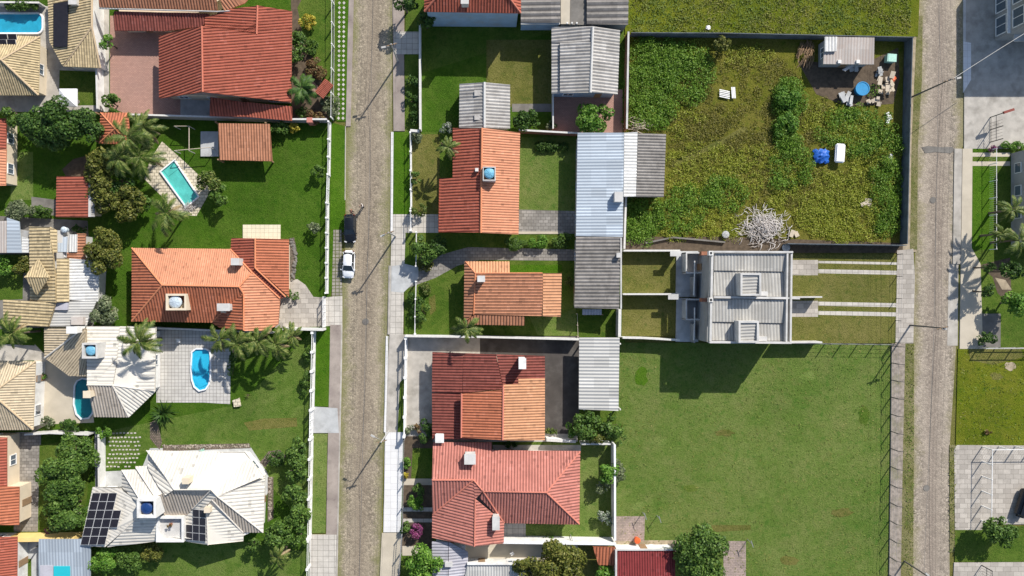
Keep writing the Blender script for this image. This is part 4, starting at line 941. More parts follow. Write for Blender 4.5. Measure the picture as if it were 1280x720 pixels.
caps(t, r_, [((109, 481, 4.6), (141, 481.5, 4.6)), ((141, 481.5, 4.6), (161, 521, 2.9)), ((141, 481.5, 4.6), (194, 489, 2.9)), ((56, 447.5, 2.9), (105, 410, 4.4))], 'ridge_ivory', 0.12)
tank_bay(t, 112, 438.5, 5.7, 2.1, 2.1, 2.3, 'wall_pale', 0.24)
tank(112.5, 438, 5.55, 0.68, 0.9, 'tank_blue', 'blue water tank in the masonry box between ivory and beige roofs')
chimney(t, 109, 493, 5.2, 0.9, 0.8, 2.0, 'wall_cream'); chimney(t, 90, 412.5, 5.6, 1.3, 0.8, 2.0, 'wall_white')
# -- beige house at the left edge
t = house('house', 'peach beige hip roof house at the left edge by the patio', [(-60, 450, 3), (45, 452, 3), (41, 537, 3), (-60, 538, 3)])
walls(t, [(-60, 450, 2.9), (44, 452, 2.9), (41, 537, 2.9), (-60, 537, 2.9)], 'wall_white', 0.3)
r_ = roof_mesh(t, [[(-60, 449, 3), (44.5, 452, 3), (-10, 492, 5.3), (-40, 492, 5.3)], [(44.5, 452, 3), (41.5, 537, 3), (-10, 492, 5.3)], [(41.5, 537, 3), (-60, 537.5, 3), (-40, 492, 5.3), (-10, 492, 5.3)]], 'tile_beige', pitch=0.36)
caps(t, r_, [((-10, 492, 5.3), (44.5, 452, 3)), ((-10, 492, 5.3), (41.5, 537, 3))], 'ridge_straw')
for y in (468, 505): T_ = t.part('air_conditioner', Shape().box(P(44.5, y+5, 1.6)+Vector((0.35, 0, 0)), (0.4, 0.9, 0.6)), 'grey_metal')
# -- big ivory house with solar panels
t = house('house', 'large ivory tiled house with many hips and solar panels', [(102, 682, 3), (185, 565, 3), (331, 597, 3), (260, 681, 3)])
walls(t, [(116, 610, 3), (152, 609, 3), (153, 588, 3), (184, 586, 3), (185, 565, 3), (306, 565, 3), (331, 597, 3), (328, 665, 3), (304, 676, 3), (260, 681, 4.3), (230, 677, 3), (196, 676, 3), (132, 682, 3), (102, 683, 3)], 'wall_white', 0.6)
e = 3.0; rg = 5.6
N1 = (185, 564.5, e); N2 = (306, 565, e); N3 = (331, 597, e); G1 = (218, 612, rg); G2 = (264, 612, rg); G3 = (272, 620.5, rg-0.25)
r_ = roof_mesh(t, [[N1, N2, N3, G3, G2, G1]], 'tile_ivory', pitch=0.42, amp=0.05)
r1 = roof_mesh(t, [[G3, N3, (329, 665.5, e)], [N1, G1, (207, 619, 5.2), (198, 608, 4.6), (185, 585, 3.4)]], 'tile_ivory', pitch=0.5, amp=0.08)
r2 = roof_mesh(t, [[G1, G2, (241, 636, 3.7), (234, 644, 3.3), (207, 645, 3.4), (197, 633, 4.3), (196, 620, 4.9)], [G3, (329, 665.5, e), (304, 665.5, e), (265, 624.5, 5.1)]], 'tile_taupe', pitch=0.40)
roof_mesh(t, [[(170, 583, e), (184.5, 582.5, e), (209, 618, 4.8), (194, 620, 4.8)], [(152.5, 587.5, e), (170, 587, e), (193, 620.5, 4.7), (174, 622, 4.7)]], 'tile_ivory', pitch=0.42, amp=0.04)
roof_mesh(t, [[(152.5, 587.8, e), (174, 622.5, 4.7), (174, 630, 4.7), (152.5, 609, e)]], 'tile_ivory', pitch=0.5, amp=0.08, along=(-1, 0))
roof_mesh(t, [[G2, G3, (265, 624.5, 5.1), (256, 636, 4.5), (241, 636, 3.65)], [(241, 636.2, 3.55), (258.3, 635, 4.55), (260, 681, 4.4), (232, 677, 3.0), (233, 645, 3.1)]], 'tile_ivory', pitch=0.5, amp=0.08, along=(-1, 0))
roof_mesh(t, [[(265, 624.5, 5.1), (304, 665.5, e), (304, 676.5, e), (260.3, 681, 4.4), (258.5, 634, 4.65)]], 'tile_ivory', pitch=0.48, amp=0.08, along=(1, 0))
roof_mesh(t, [[(116, 609, e), (152, 609, e), (174, 630, 4.5), (174, 645, 4.5), (135, 682, e), (100.5, 682.5, e)]], 'tile_ivory', pitch=0.44, amp=0.03, along=(-1, 0.4))
roof_mesh(t, [[(135, 682.3, e), (174, 645, 4.5), (196, 645, 4.0), (196, 656, 3.7), (195.5, 676.5, e)]], 'tile_ivory', pitch=0.5, amp=0.08, along=(1, 0))
caps(t, r_, [(N1, G1), (G1, G2), (G2, G3), (G3, N3), (G3, (329, 665.5, e)), ((265, 624.5, 5.1), (304, 665.5, e)), (G2, (241, 636, 3.7)), ((174, 622.5, 4.75), (152.5, 587.5, 3.05)), ((194, 620.5, 4.8), (170, 584, 3.05)), ((174, 645, 4.5), (135, 682, e)), ((258.5, 634, 4.65), (260.3, 681, 4.4))], 'ridge_ivory', 0.10)
# solid roof core closes the gaps between the many planes
t.part('roof_core', Shape().prism([tuple(P(x, y, 3.2).xy) for x, y in ((125, 617), (158, 615), (165, 600), (192, 580), (300, 575), (322, 600), (318, 655), (262, 668), (234, 660), (232, 646), (196, 646), (190, 665), (132, 672))], 2.6, 3.1), 'wall_white')
tank_bay(t, 183, 635.5, 6.2, 2.6, 2.6, 2.6, 'wall_white', 0.34)
tank(182, 636, 6.0, 0.78, 0.9, 'tank_deep', 'deep blue water tank in the white box on the big ivory roof')
s = Shape()
q = [tuple(P(x, y, 3.3).xy) for x, y in ((196, 645), (230.5, 645), (230.5, 676.5), (196, 676.5))]
p0, p1 = P(196, 677, 3.6), P(230.5, 645, 3.6)
for (x0, y0, x1, y1) in ((p0.x, p0.y, p0.x+0.3, p1.y), (p1.x-0.3, p0.y, p1.x, p1.y), (p0.x+0.3, p1.y-0.3, p1.x-0.3, p1.y), (p0.x+0.3, p0.y, p1.x-0.3, p0.y+0.3)): s.box(((x0+x1)/2, (y0+y1)/2, 3.4), (x1-x0, y1-y0, 0.9))
t.part('parapet', s, 'wall_white'); t.part('balcony_floor', Shape().box(((p0.x+p1.x)/2, (p0.y+p1.y)/2, 3.1), (p1.x-p0.x-0.6, p1.y-p0.y-0.6, 0.1)), 'wall_pale')
chimney(t, 231.5, 601.5, 6.4, 0.9, 0.8, 1.6, 'wall_cream', cap=False); chimney(t, 258.5, 638, 5.4, 0.8, 0.7, 1.0, 'wall_cream', cap=False)
o_ = P(214.5, 655, 3.15)
for k in range(1):
    pl = Thing('potted_plant', 'small dry potted plant on the white walled balcony', 'potted plant', (o_.x, o_.y, 3.15))
    pl.part('pot', Shape().lathe(o_, [(0.18, 0), (0.26, 0.35), (0.22, 0.36), (0.02, 0.33)], 12), 'pot')
    V, F = crown((o_.x, o_.y, 3.75), 0.4, 0.4, 0.35, 80, 0.12); pl.part('foliage', (V, F), 'leaf_rust')
# -- bottom left corner
t = house('house', 'red tiled house with cream walls along the lower left edge', [(-40, 545, 3), (8, 545, 3), (24, 655, 3), (-40, 655, 3)])
walls(t, [(-40, 545, 2.9), (9, 545, 2.9), (9, 608, 2.9), (24, 608, 2.9), (24, 655, 2.9), (-40, 655, 2.9)], 'wall_cream', 0.12)
roof_mesh(t, [[(-40, 545, 4.6), (8.5, 547, 3), (8.5, 608, 3), (-40, 608, 4.6)]], 'tile_red', pitch=0.40); roof_mesh(t, [[(-40, 608.3, 5.2), (24, 608.5, 3), (23.5, 656, 3), (-40, 656, 5.2)]], 'tile_orange', pitch=0.40)
t = house('house', 'darker red tiled house in the bottom left corner below the yellow wall', [(-40, 672, 3), (21.5, 671, 3), (21, 740, 3), (-40, 740, 3)])
walls(t, [(-40, 672, 2.9), (21.5, 672, 2.9), (21, 745, 2.9), (-40, 745, 2.9)], 'wall_white', 0.3)
roof_mesh(t, [[(-40, 672, 5), (21.5, 671, 3), (21, 745, 3), (-40, 745, 5)]], 'tile_red', pitch=0.36)
t = house('carport', 'blue grey corrugated carport with a turquoise panel at the bottom left', [(48, 673, 2.6), (112, 674, 2.6), (112, 740, 2.6), (48, 740, 2.6)], 'carport')
roof_mesh(t, [[(48.5, 674, 2.9), (113, 674, 2.9), (113, 745, 2.4), (48.5, 745, 2.4)]], 'sheet_bluegrey', prof='corr', pitch=0.42, amp=0.045)
t.part('panel', Shape().prism([tuple(P(x, y, 2.8).xy) for x, y in ((67, 708), (87, 708), (87, 745), (67, 745))], 2.62, 2.8), 'sheet_teal')
t.part('panel', Shape().prism([tuple(P(x, y, 2.8).xy) for x, y in ((50, 707), (66, 707), (66, 745), (50, 745))], 2.6, 2.78), 'sheet_lavender')
for x, y in ((52, 680), (110, 680), (52, 740), (110, 740)): p = P(x, y); t.part('post', Shape().box((p.x, p.y, 1.2), (0.15, 0.15, 2.4)), 'grey_metal')
# -- middle block, top
t = house('house', 'red hip roof house with pale blue side wall at the top edge', [(524, -30, 6.0), (650, -30, 6.0), (650, 16, 6.0), (530, 14, 6.0)])
walls(t, [(531, -30, 5.9), (650, -30, 5.9), (650, 16, 5.9), (531, 15, 5.9)], 'wall_blue', 0.25, win=False)
r_ = roof_mesh(t, [[(530.5, 14.5, 6.0), (651, 16.5, 6.0), (628, -14, 7.5), (556, -15, 7.5)], [(651, 16.5, 6.0), (651, -40, 6.0), (628, -14, 7.5)], [(530.5, 14.5, 6.0), (556, -15, 7.5), (530.5, -42, 6.0)]], 'tile_red', pitch=0.40)
caps(t, r_, [((651, 16.5, 6.0), (628, -14, 7.5)), ((530.5, 14.5, 6.0), (556, -15, 7.5))], 'ridge_red')
chimney(t, 581, 1, 7.8, 0.9, 0.7, 1.3)
t = house('house', 'dark striped corrugated roofed house beside the red hip roof at the top', [(651, -20, 3.6), (701, -20, 3.6), (701, 28, 3.6), (651, 27, 3.6)])
walls(t, [(651, -24, 3.4), (701, -24, 3.4), (701, 28, 3.4), (651, 28, 3.4)], 'wall_blue', 0.15, win=False)
roof_mesh(t, [[(651.5, -30, 3.7), (700.5, -30, 3.9), (700.5, 28, 3.9), (651, 28, 3.7)]], 'sheet_dark', prof='corr', pitch=0.78, amp=0.16, along=(1, 0))
t.part('gutter', Shape().box((P(651, 29, 3.5)+P(700, 30, 3.5))/2, ((P(700, 30, 3.5)-P(651, 29, 3.5)).x, 0.25, 0.2)), 'wall_pale')
t = house('house', 'dark striped corrugated roof at the top edge right of the grey slab', [(733, -20, 3.6), (785, -20, 3.6), (785, 30, 3.6), (733, 30, 3.6)])
walls(t, [(701, -24, 3.2), (786, -24, 3.2), (786, 31, 3.2), (701, 31, 3.2)], 'wall_grey', 0.2, win=False)
roof_mesh(t, [[(733.5, -30, 3.7), (786, -30, 3.9), (785, 31, 3.9), (733.5, 30, 3.7)]], 'sheet_dark', prof='corr', pitch=0.84, amp=0.16, along=(1, 0))
t.part('slab', Shape().prism([tuple(P(x, y, 3.3).xy) for x, y in ((701, -30), (733, -30), (733, 31), (701, 31))], 3.06, 3.3), 'concrete_dark')
t.part('slab_strip', Shape().prism([tuple(P(x, y, 3.4).xy) for x, y in ((701, -30), (713, -30), (712, 30), (701, 30))], 3.31, 3.42), 'patio_beige')
for x in (709, 715, 721): p = P(x, 29, 3.45); t.part('vent_pipe', Shape().tube([(p.x, p.y, 3.3), (p.x, p.y, 3.6)], 0.12, 8), 'wall_white')
# -- corrugated gables and orange house
t = house('shed', 'weathered grey corrugated gable joined to the orange tank house', [(574, 103, 3), (638, 104, 3), (638, 160, 3), (574, 160, 3)], 'shed')
walls(t, [(574.5, 104, 2.7), (637.5, 104, 2.7), (637.5, 160, 2.7), (574.5, 160, 2.7)], 'wall_pale', 0.3)
r_ = roof_mesh(t, [[(574.5, 105, 2.8), (605.5, 103, 3.7), (605.5, 160, 3.7), (574, 160, 2.8)], [(605.5, 103, 3.7), (637.5, 106, 2.8), (637.5, 161, 2.8), (605.5, 160, 3.7)]], 'sheet_grey', prof='corr', pitch=0.46, amp=0.08)
caps(t, r_, [((605.5, 103, 3.7), (605.5, 160, 3.7))], 'ridge_sheet', 0.2)
for x, y in ((597, 116), (597, 146)): t.part('patch_sheet', Shape().prism([tuple(P(a_, b_, 3.5).xy) for a_, b_ in ((x-4, y-3), (x+6, y-3), (x+6, y+4), (x-4, y+4))], 3.52, 3.6), 'sheet_grey')
t = house('house', 'long red and orange gable house with the cyan roof tank', [(548, 160, 3), (650, 163, 3), (648, 293, 3), (548, 293, 3)])
walls(t, [(566, 161, 2.9), (649, 166, 2.9), (648, 292, 2.9), (548.5, 292, 2.9), (549, 223, 2.9), (566, 223, 2.9)], 'wall_cream', 0.5)
r_ = roof_mesh(t, [[(566, 160, 3.25), (602.5, 160, 4.8), (601, 290.5, 4.8), (548, 290.5, 2.75), (549, 222.5, 2.75), (566, 222.5, 3.25)]], 'tile_red', pitch=0.42, along=(-1, 0))
r2 = roof_mesh(t, [[(602.8, 160, 4.8), (650, 166, 2.85), (648, 293, 2.85), (601.2, 291, 4.8)]], 'tile_salmon', pitch=0.36, along=(1, 0), amp=0.08)
caps(t, r_, [((602.5, 160, 4.8), (601, 291, 4.8))], 'ridge_orange', 0.15)
tank_bay(t, 611.5, 217, 5.7, 1.75, 1.9, 1.7, 'wall_pale', 0.14); tank(611.8, 216, 5.75, 0.72, 1.1, 'tank_blue', 'cyan blue water tank on the long red and orange roof')
chimney(t, 596, 212, 5.0, 0.45, 0.45, 0.8, 'wall_white', cap=False)
t = house('house', 'tall dark weathered corrugated gable house beside the rough lot', [(689, 33, 3.4), (775, 35, 3.4), (772, 118, 3.4), (689, 117, 3.4)])
walls(t, [(690, 35, 3.2), (774, 35, 3.2), (772, 117, 3.2), (690, 116, 3.2)], 'wall_blue', 0.3)
r_ = roof_mesh(t, [[(700, 53, 3.75), (738, 53, 4.5), (737, 116, 4.5), (700, 116, 3.75)], [(689.5, 34, 3.3), (742, 33, 4.4), (742, 53, 4.4), (700, 53, 3.5), (689.5, 53, 3.3)], [(742, 33, 4.4), (775, 38, 3.4), (772, 118, 3.4), (738.5, 115, 4.4), (740, 53, 4.4)], [(689.5, 53, 3.2), (699.5, 53, 3.4), (699.5, 116.5, 3.4), (689.5, 117, 3.2)]], 'sheet_grey', prof='corr', pitch=0.46, amp=0.09)
caps(t, r_, [((741, 34, 4.45), (738, 116, 4.5))], 'ridge_sheet', 0.2)
t = house('house', 'long house with light blue metal roof and white translucent strip', [(721, 166, 3.2), (797, 166, 3.2), (778, 296, 3.2), (719, 296, 3.2)])
walls(t, [(722, 167, 3), (780, 167, 3), (778, 296, 3), (720, 296, 3)], 'wall_pale', 0.2)
roof_mesh(t, [[(722, 166, 3.1), (780, 166, 3.4), (778.5, 296, 3.4), (720, 295, 3.1)]], 'sheet_blue', prof='corr', pitch=0.44, amp=0.055, along=(1, 0))
roof_mesh(t, [[(780.3, 166, 3.35), (797, 165, 3.2), (795, 245.5, 3.2), (779.5, 246, 3.35)]], 'sheet_white', prof='corr', pitch=0.44, amp=0.05, along=(1, 0))
roof_mesh(t, [[(797.3, 166.5, 3.2), (832.5, 167.5, 2.7), (829.5, 246.5, 2.7), (795.3, 246, 3.2)]], 'sheet_dark', prof='corr', pitch=0.42, amp=0.08, along=(1, 0))
t.part('wall', Shape().prism([tuple(P(x, y, 3).xy) for x, y in ((781, 169), (829, 170), (826, 243), (781, 243))], 0.1, 2.55), 'wall_pale')
p = P(773.5, 246, 4.4); t.part('roof_hatch', Shape().box((p.x, p.y, 3.8), (1.15, 1.35, 1.2)), 'wall_pale')
t = house('house', 'black corrugated roofed house south of the light blue metal roof', [(719, 296, 3.2), (777, 297, 3.2), (775, 386, 3.2), (718, 386, 3.2)])
walls(t, [(720, 297, 2.9), (776, 297, 2.9), (774, 386, 2.9), (718.5, 385, 2.9)], 'wall_pale', 0.2)
roof_mesh(t, [[(720, 296, 3.0), (776.5, 296.5, 3.3), (775, 338, 3.3), (719.5, 336, 3.0)], [(719, 336, 3.05), (775, 337, 3.35), (774, 386, 3.3), (718, 385, 3.0)]], 'sheet_dark', prof='corr', pitch=0.50, amp=0.09, along=(1, 0))
chimney(t, 773.5, 319, 3.9, 0.5, 0.5, 0.8)
t.part('gutter', Shape().box((P(777, 297, 3.35)+P(775.5, 386, 3.35))/2, (0.2, (P(777, 297, 3.3)-P(775, 386, 3.3)).y, 0.2)), 'wall_pale')
t = house('lean_to', 'dark blue grey sheet lean-to at the foot of the black corrugated roof', [(720, 387, 2.4), (752, 387, 2.4), (752, 394, 2.3), (720, 394, 2.3)], 'lean-to')
roof_mesh(t, [[(728, 386.5, 2.4), (752, 386.5, 2.4), (752, 393.5, 2.1), (728, 393.5, 2.1)]], 'sheet_lavender', prof='corr', pitch=0.4, amp=0.06)
for x in (729, 751): p = P(x, 393, 0); t.part('post', Shape().box((p.x, p.y, 1.05), (0.1, 0.1, 2.1)), 'wood')
# -- small amber house
t = house('house', 'small amber tiled house with pale chimney and lighter end strips', [(580, 327, 3), (702, 327, 3), (702, 406, 3), (580, 406, 3)])
walls(t, [(582, 328, 2.8), (637, 328, 2.8), (637, 342, 2.8), (701, 342, 2.8), (701, 396, 2.8), (655, 396, 2.8), (655, 406, 2.8), (581, 405, 2.8)], 'wall_cream', 0.45)
Q1 = (594, 341.5, 3.9); 
r_ = roof_mesh(t, [[(582, 327, 2.9), (637, 327, 2.9), (637, 341.5, 3.9), Q1]], 'tile_amber', pitch=0.4)
r1 = roof_mesh(t, [[Q1, (678.5, 341.5, 3.9), (678, 395, 3.3), (592, 393, 3.3)], [(582, 327, 2.9), Q1, (592, 393, 3.3), (580, 405, 2.9)]], 'tile_brown', pitch=0.42, along=(-1, 0))
roof_mesh(t, [[(678.8, 341.5, 3.6), (702, 341.5, 3.0), (701, 396, 3.0), (678.3, 395.5, 3.5)]], 'tile_amber', pitch=0.42, along=(1, 0))
roof_mesh(t, [[(592, 393.5, 3.2), (656, 395.5, 3.2), (655.5, 406.5, 2.7), (580, 405.5, 2.8)]], 'tile_brown', pitch=0.42)
caps(t, r_, [(Q1, (582, 327, 2.9)), (Q1, (592, 393, 3.3)), (Q1, (678, 341.5, 3.9))], 'ridge_orange', 0.1)
chimney(t, 601.5, 348.5, 5.0, 0.9, 0.7, 1.6, 'wall_pale')
# -- white corrugated carport
t = house('carport', 'white corrugated carport against the long white garden wall', [(723, 422, 2.8), (774, 422, 2.8), (773, 513, 2.8), (723, 512, 2.8)], 'carport')
roof_mesh(t, [[(724, 422, 2.7), (774.5, 422, 3.0), (773, 513.5, 3.0), (723.5, 511.5, 2.7)]], 'sheet_light', prof='corr', pitch=0.48, amp=0.08, along=(1, 0))
for x, y in ((727, 428), (771, 428), (727, 508), (771, 508)): p = P(x, y); t.part('post', Shape().box((p.x, p.y, 1.3), (0.18, 0.18, 2.6)), 'wall_white')
# -- red and orange patchwork house
t = house('house', 'patchwork house of dark red tiles and newer orange tiles', [(540, 440, 3), (682, 442, 3), (682, 551, 3), (540, 550, 3)])
walls(t, [(541, 441, 2.8), (681, 445, 2.8), (681, 550, 2.8), (541, 549, 2.8)], 'wall_cream', 0.5)
t.part('upper_wall', Shape().prism([tuple(P(x, y, 3).xy) for x, y in ((580, 494), (676, 488), (676, 546), (580, 545))], 2.4, 3.75), 'wall_cream')
r_ = roof_mesh(t, [[(540.5, 440, 2.8), (579, 441.5, 3.4), (578, 490.5, 3.4), (540, 490.5, 2.8)], [(540, 491, 2.7), (592, 491, 3.3), (592, 549, 3.3), (540.5, 549, 2.7)], [(579.2, 441.5, 3.35), (620, 443, 3.9), (629, 486, 3.9), (578.5, 491, 3.35)], [(620.3, 443, 3.9), (681, 445, 2.9), (681, 473, 2.9), (629.3, 486, 3.85)]], 'tile_dark_red', pitch=0.40, along=(1, 0))
r1 = roof_mesh(t, [[(577, 492.5, 4.2), (629, 487.5, 5.0), (628, 550, 5.0), (576.5, 547, 4.2)]], 'tile_orange', pitch=0.38, along=(-1, 0))
roof_mesh(t, [[(629.2, 481, 5.0), (648, 480, 4.7), (648, 473.5, 4.7), (681, 473, 4.0), (681, 550, 4.0), (628.2, 550.5, 5.0)]], 'tile_amber', pitch=0.38, along=(1, 0))
caps(t, r1, [((629, 482, 5.05), (628.2, 550, 5.05)), ((577, 492, 4.25), (576.5, 547, 4.25))], 'ridge_pink', 0.13)
chimney(t, 653, 454.5, 6.0, 0.85, 1.3, 2.6, 'wall_white')
chimney(t, 549.5, 548, 3.6, 1.05, 1.05, 1.2, 'wall_white')
# -- pink house
t = house('house', 'salmon pink hip roof house with stained tiles and white walled garden', [(540, 557, 3), (725, 563, 3), (724, 655, 3), (540, 672, 3)])
walls(t, [(541, 556, 2.9), (616, 556, 2.9), (616, 563, 2.9), (724, 565, 2.9), (723, 655, 2.9), (630, 655, 2.9), (628, 678, 2.9), (593, 683, 4.8), (541, 672, 2.9)], 'wall_white', 0.5)
K1 = (592, 600, 5.1); K2 = (604, 614, 5.5); K3 = (683, 615.5, 5.5); K4 = (594, 624, 5.1)
r_ = roof_mesh(t, [[(541.5, 553, 2.9), (615, 553, 2.9), (615, 563, 3.2), (725, 564, 3.2), K3, K2, K1, (540, 600, 5.1)]], 'tile_pink', pitch=0.40)
r1 = roof_mesh(t, [[K3, (725, 564, 3.0), (724, 655, 3.0)], [(540, 600.5, 5.1), K1, (540.5, 644, 3.0)], ], 'tile_pink', pitch=0.42)
roof_mesh(t, [[K1, K4, (593, 683, 5.0), (540, 672, 3.0), (540.5, 644, 3.0)]], 'tile_pink', pitch=0.42, along=(-1, 0.12))
roof_mesh(t, [[K1, K2, K4]], 'tile_pink', pitch=0.42)
roof_mesh(t, [[K2, K3, (724, 655.5, 3.0), (630, 653.5, 3.0), (600, 622, 5.0)], ], 'tile_pink', pitch=0.40)
roof_mesh(t, [[(594.3, 624, 5.05), (630, 653.5, 3.2), (629, 678.5, 3.0), (593.3, 683, 5.0)]], 'tile_pink', pitch=0.40, along=(1, -0.05))
caps(t, r_, [((540, 600, 5.1), K1), (K1, K2), (K2, K3), (K3, (725, 564, 3.1)), (K3, (724, 655, 3)), (K2, (630, 653.5, 3)), (K1, (541, 643, 3)), (K4, (593, 683, 5))], 'ridge_pink', 0.12)
chimney(t, 587.5, 574, 5.3, 1.4, 1.25, 1.8, 'wall_pale'); chimney(t, 620, 654, 5.2, 0.85, 1.7, 1.9, 'wall_pale')
# -- bottom middle
t = house('house', 'lavender grey corrugated roofed house below the pink house', [(540, 678, 3), (590, 680, 3), (590, 745, 3), (540, 745, 3)])
walls(t, [(541, 679, 2.6), (584, 680, 2.6), (584, 745, 2.6), (541, 745, 2.6)], 'wall_pale', 0.3)
roof_mesh(t, [[(540, 677, 2.75), (560.5, 677.5, 3.1), (560, 745, 3.1), (540, 745, 2.75)], [(561, 677, 3.1), (585, 690, 2.7), (585, 704, 2.7), (572, 745, 2.8), (560.5, 745, 3.1)]], 'sheet_lavender', prof='corr', pitch=0.42, amp=0.07, along=(1, 0.05))
chimney(t, 561, 705.5, 3.5, 0.9, 0.5, 0.7, 'wall_pale')
t = house('house', 'flat pale ribbed roof with white parapet at the bottom centre', [(585, 704, 3), (664, 705, 3), (660, 745, 3), (578, 745, 3)])
walls(t, [(580, 705, 2.9), (664, 705, 2.9), (660, 750, 2.9), (575, 750, 2.9)], 'wall_white', 0.3)
roof_mesh(t, [[(584, 706.5, 3.0), (664, 706.5, 3.0), (660, 750, 2.8), (576, 750, 2.8)]], 'sheet_light', prof='corr', pitch=0.38, amp=0.07)
p0, p1 = P(584, 705, 3.2), P(664, 705, 3.2); t.part('parapet', Shape().box((p0+p1)/2-Vector((0, 0, .15)), ((p1-p0).x, 0.22, 0.5)), 'wall_white')
t = house('shed', 'small striped orange tiled lean-to outside the white wall corner', [(742, 683, 2.4), (769, 684, 2.4), (768, 706, 2.2), (748, 706, 2.2)], 'shed')
roof_mesh(t, [[(741, 683.5, 2.6), (769, 684, 2.6), (768, 706.5, 2.1), (748, 706, 2.1)]], 'tile_orange', pitch=0.46, amp=0.1)
for x, y in ((748, 704), (764, 704)): p = P(x, y); t.part('post', Shape().box((p.x, p.y, 1.0), (0.14, 0.14, 2.0)), 'wood')
t = house('house', 'maroon tiled house with white edge at the bottom beside the round tree', [(770, 686, 3), (845, 687, 3), (845, 745, 3), (770, 745, 3)])
walls(t, [(770, 687, 2.6), (844, 687, 2.6), (844, 750, 2.6), (770, 750, 2.6)], 'wall_white', 0.2)
roof_mesh(t, [[(772, 687.5, 2.8), (844, 687.5, 2.8), (844, 750, 3.4), (771, 750, 3.4)]], 'tile_maroon', pitch=0.36, amp=0.06)
t.part('flashing', Shape().box((P(770, 687, 2.9)+P(844, 687, 2.9))/2, ((P(844, 687, 2.9)-P(770, 687, 2.9)).x, 0.2, 0.25)), 'wall_pale')
t.part('flashing', Shape().box((P(770.7, 687, 2.95)+P(769, 750, 2.95))/2, (0.25, (P(770, 687, 2.9)-P(770, 750, 2.9)).y, 0.5)), 'wall_pale')

# -- two-storey duplex
t = house('duplex', 'grey two storey duplex with flat ribbed roofs between two lawns', [(872, 314, 0), (965, 314, 0), (965, 428, 0), (870, 428, 0)], 'duplex')
h = 6.5
q = ccw([P(x, y, h) for x, y in ((890.5, 313.5), (991, 314.5), (989.5, 429), (886, 428))])
V = [Vector((p.x, p.y, z)) for z in (0.05, h-0.95) for p in q]
wl = t.part('wall', (V, [(i, (i+1) % 4, 4+(i+1) % 4, 4+i) for i in range(4)]+[(4, 5, 6, 7)]), 'wall_grey')
roof_mesh(t, [[(893, 316.5, 6.4), (983.5, 317, 6.4), (983, 339.5, 6.15), (892.5, 338, 6.15)], [(892.5, 338.3, 5.95), (983, 340, 5.95), (982.5, 371, 6.1), (891.5, 369.5, 6.1)], [(891, 373.5, 6.4), (982.5, 375, 6.4), (981.5, 404, 6.15), (890, 402, 6.15)], [(890, 402.5, 5.95), (981.5, 404.5, 5.95), (981, 426, 6.05), (889.5, 425.5, 6.05)]], 'sheet_cream', prof='corr', pitch=0.44, amp=0.055, along=(0.04, -1))
def par(a, b_, w_, z, hh, m='wall_pale', nm='parapet'):
    p0, p1 = P(*a, z), P(*b_, z); d = p1-p0
    t.part(nm, Shape().box((p0+p1)/2-Vector((0, 0, hh/2)), (d.length, w_, hh), math.atan2(d.y, d.x)), m)
par((889.5, 314.6), (991.5, 315), 0.24, 6.75, 0.8); par((887, 427.8), (989.5, 428.6), 0.26, 6.75, 0.8); par((890.6, 316.5), (888.2, 426.2), 0.3, 6.72, 0.8)
par((984.6, 316.6), (983.2, 427), 0.22, 6.70, 0.8); par((989.8, 316.6), (988.4, 427), 0.24, 6.6, 0.8); par((892.4, 371.4), (982.9, 372.6), 0.3, 6.73, 0.7); par((985.4, 372.6), (1000, 373), 0.25, 6.5, 0.6)
for cx, cy, wx, wy, hh in ((938.7, 355.5, 2.75, 3.0, 7.9), (936, 414.8, 2.7, 2.9, 7.7)):
    p = P(cx, cy, hh); w2 = 0.26; s = Shape(); zc = (hh+5.9)/2
    s.box((p.x-wx/2+w2/2, p.y, zc), (w2, wy, hh-5.9)); s.box((p.x+wx/2-w2/2, p.y, zc), (w2, wy, hh-5.9))
    s.box((p.x, p.y-wy/2+w2/2, zc), (wx-2*w2, w2, hh-5.904)); s.box((p.x, p.y+wy/2-w2/2, zc), (wx-2*w2, w2, hh-5.904))
    tw = t.part('tank_tower', s, 'wall_pale')
    V, F, UV = roof_face([Vector((p.x+a*(wx/2-w2), p.y+b_*(wy/2-w2), hh-0.3+0.1*b_)) for a, b_ in ((-1, -1), (1, -1), (1, 1), (-1, 1))], 0.42, 0.06, 'corr', (1, 0.05))
    t.part('tower_roof', (V, F), 'sheet_cream', tw, uv=UV)
for cx, cy in ((954.5, 367), (953.5, 423.5)): p = P(cx, cy, 6.4); t.part('vent', Shape().box((p.x, p.y, 6.25), (1.1, 0.6, 0.5)), 'wall_pale')
for y, y2 in ((339, 370), (403, 426)): pass
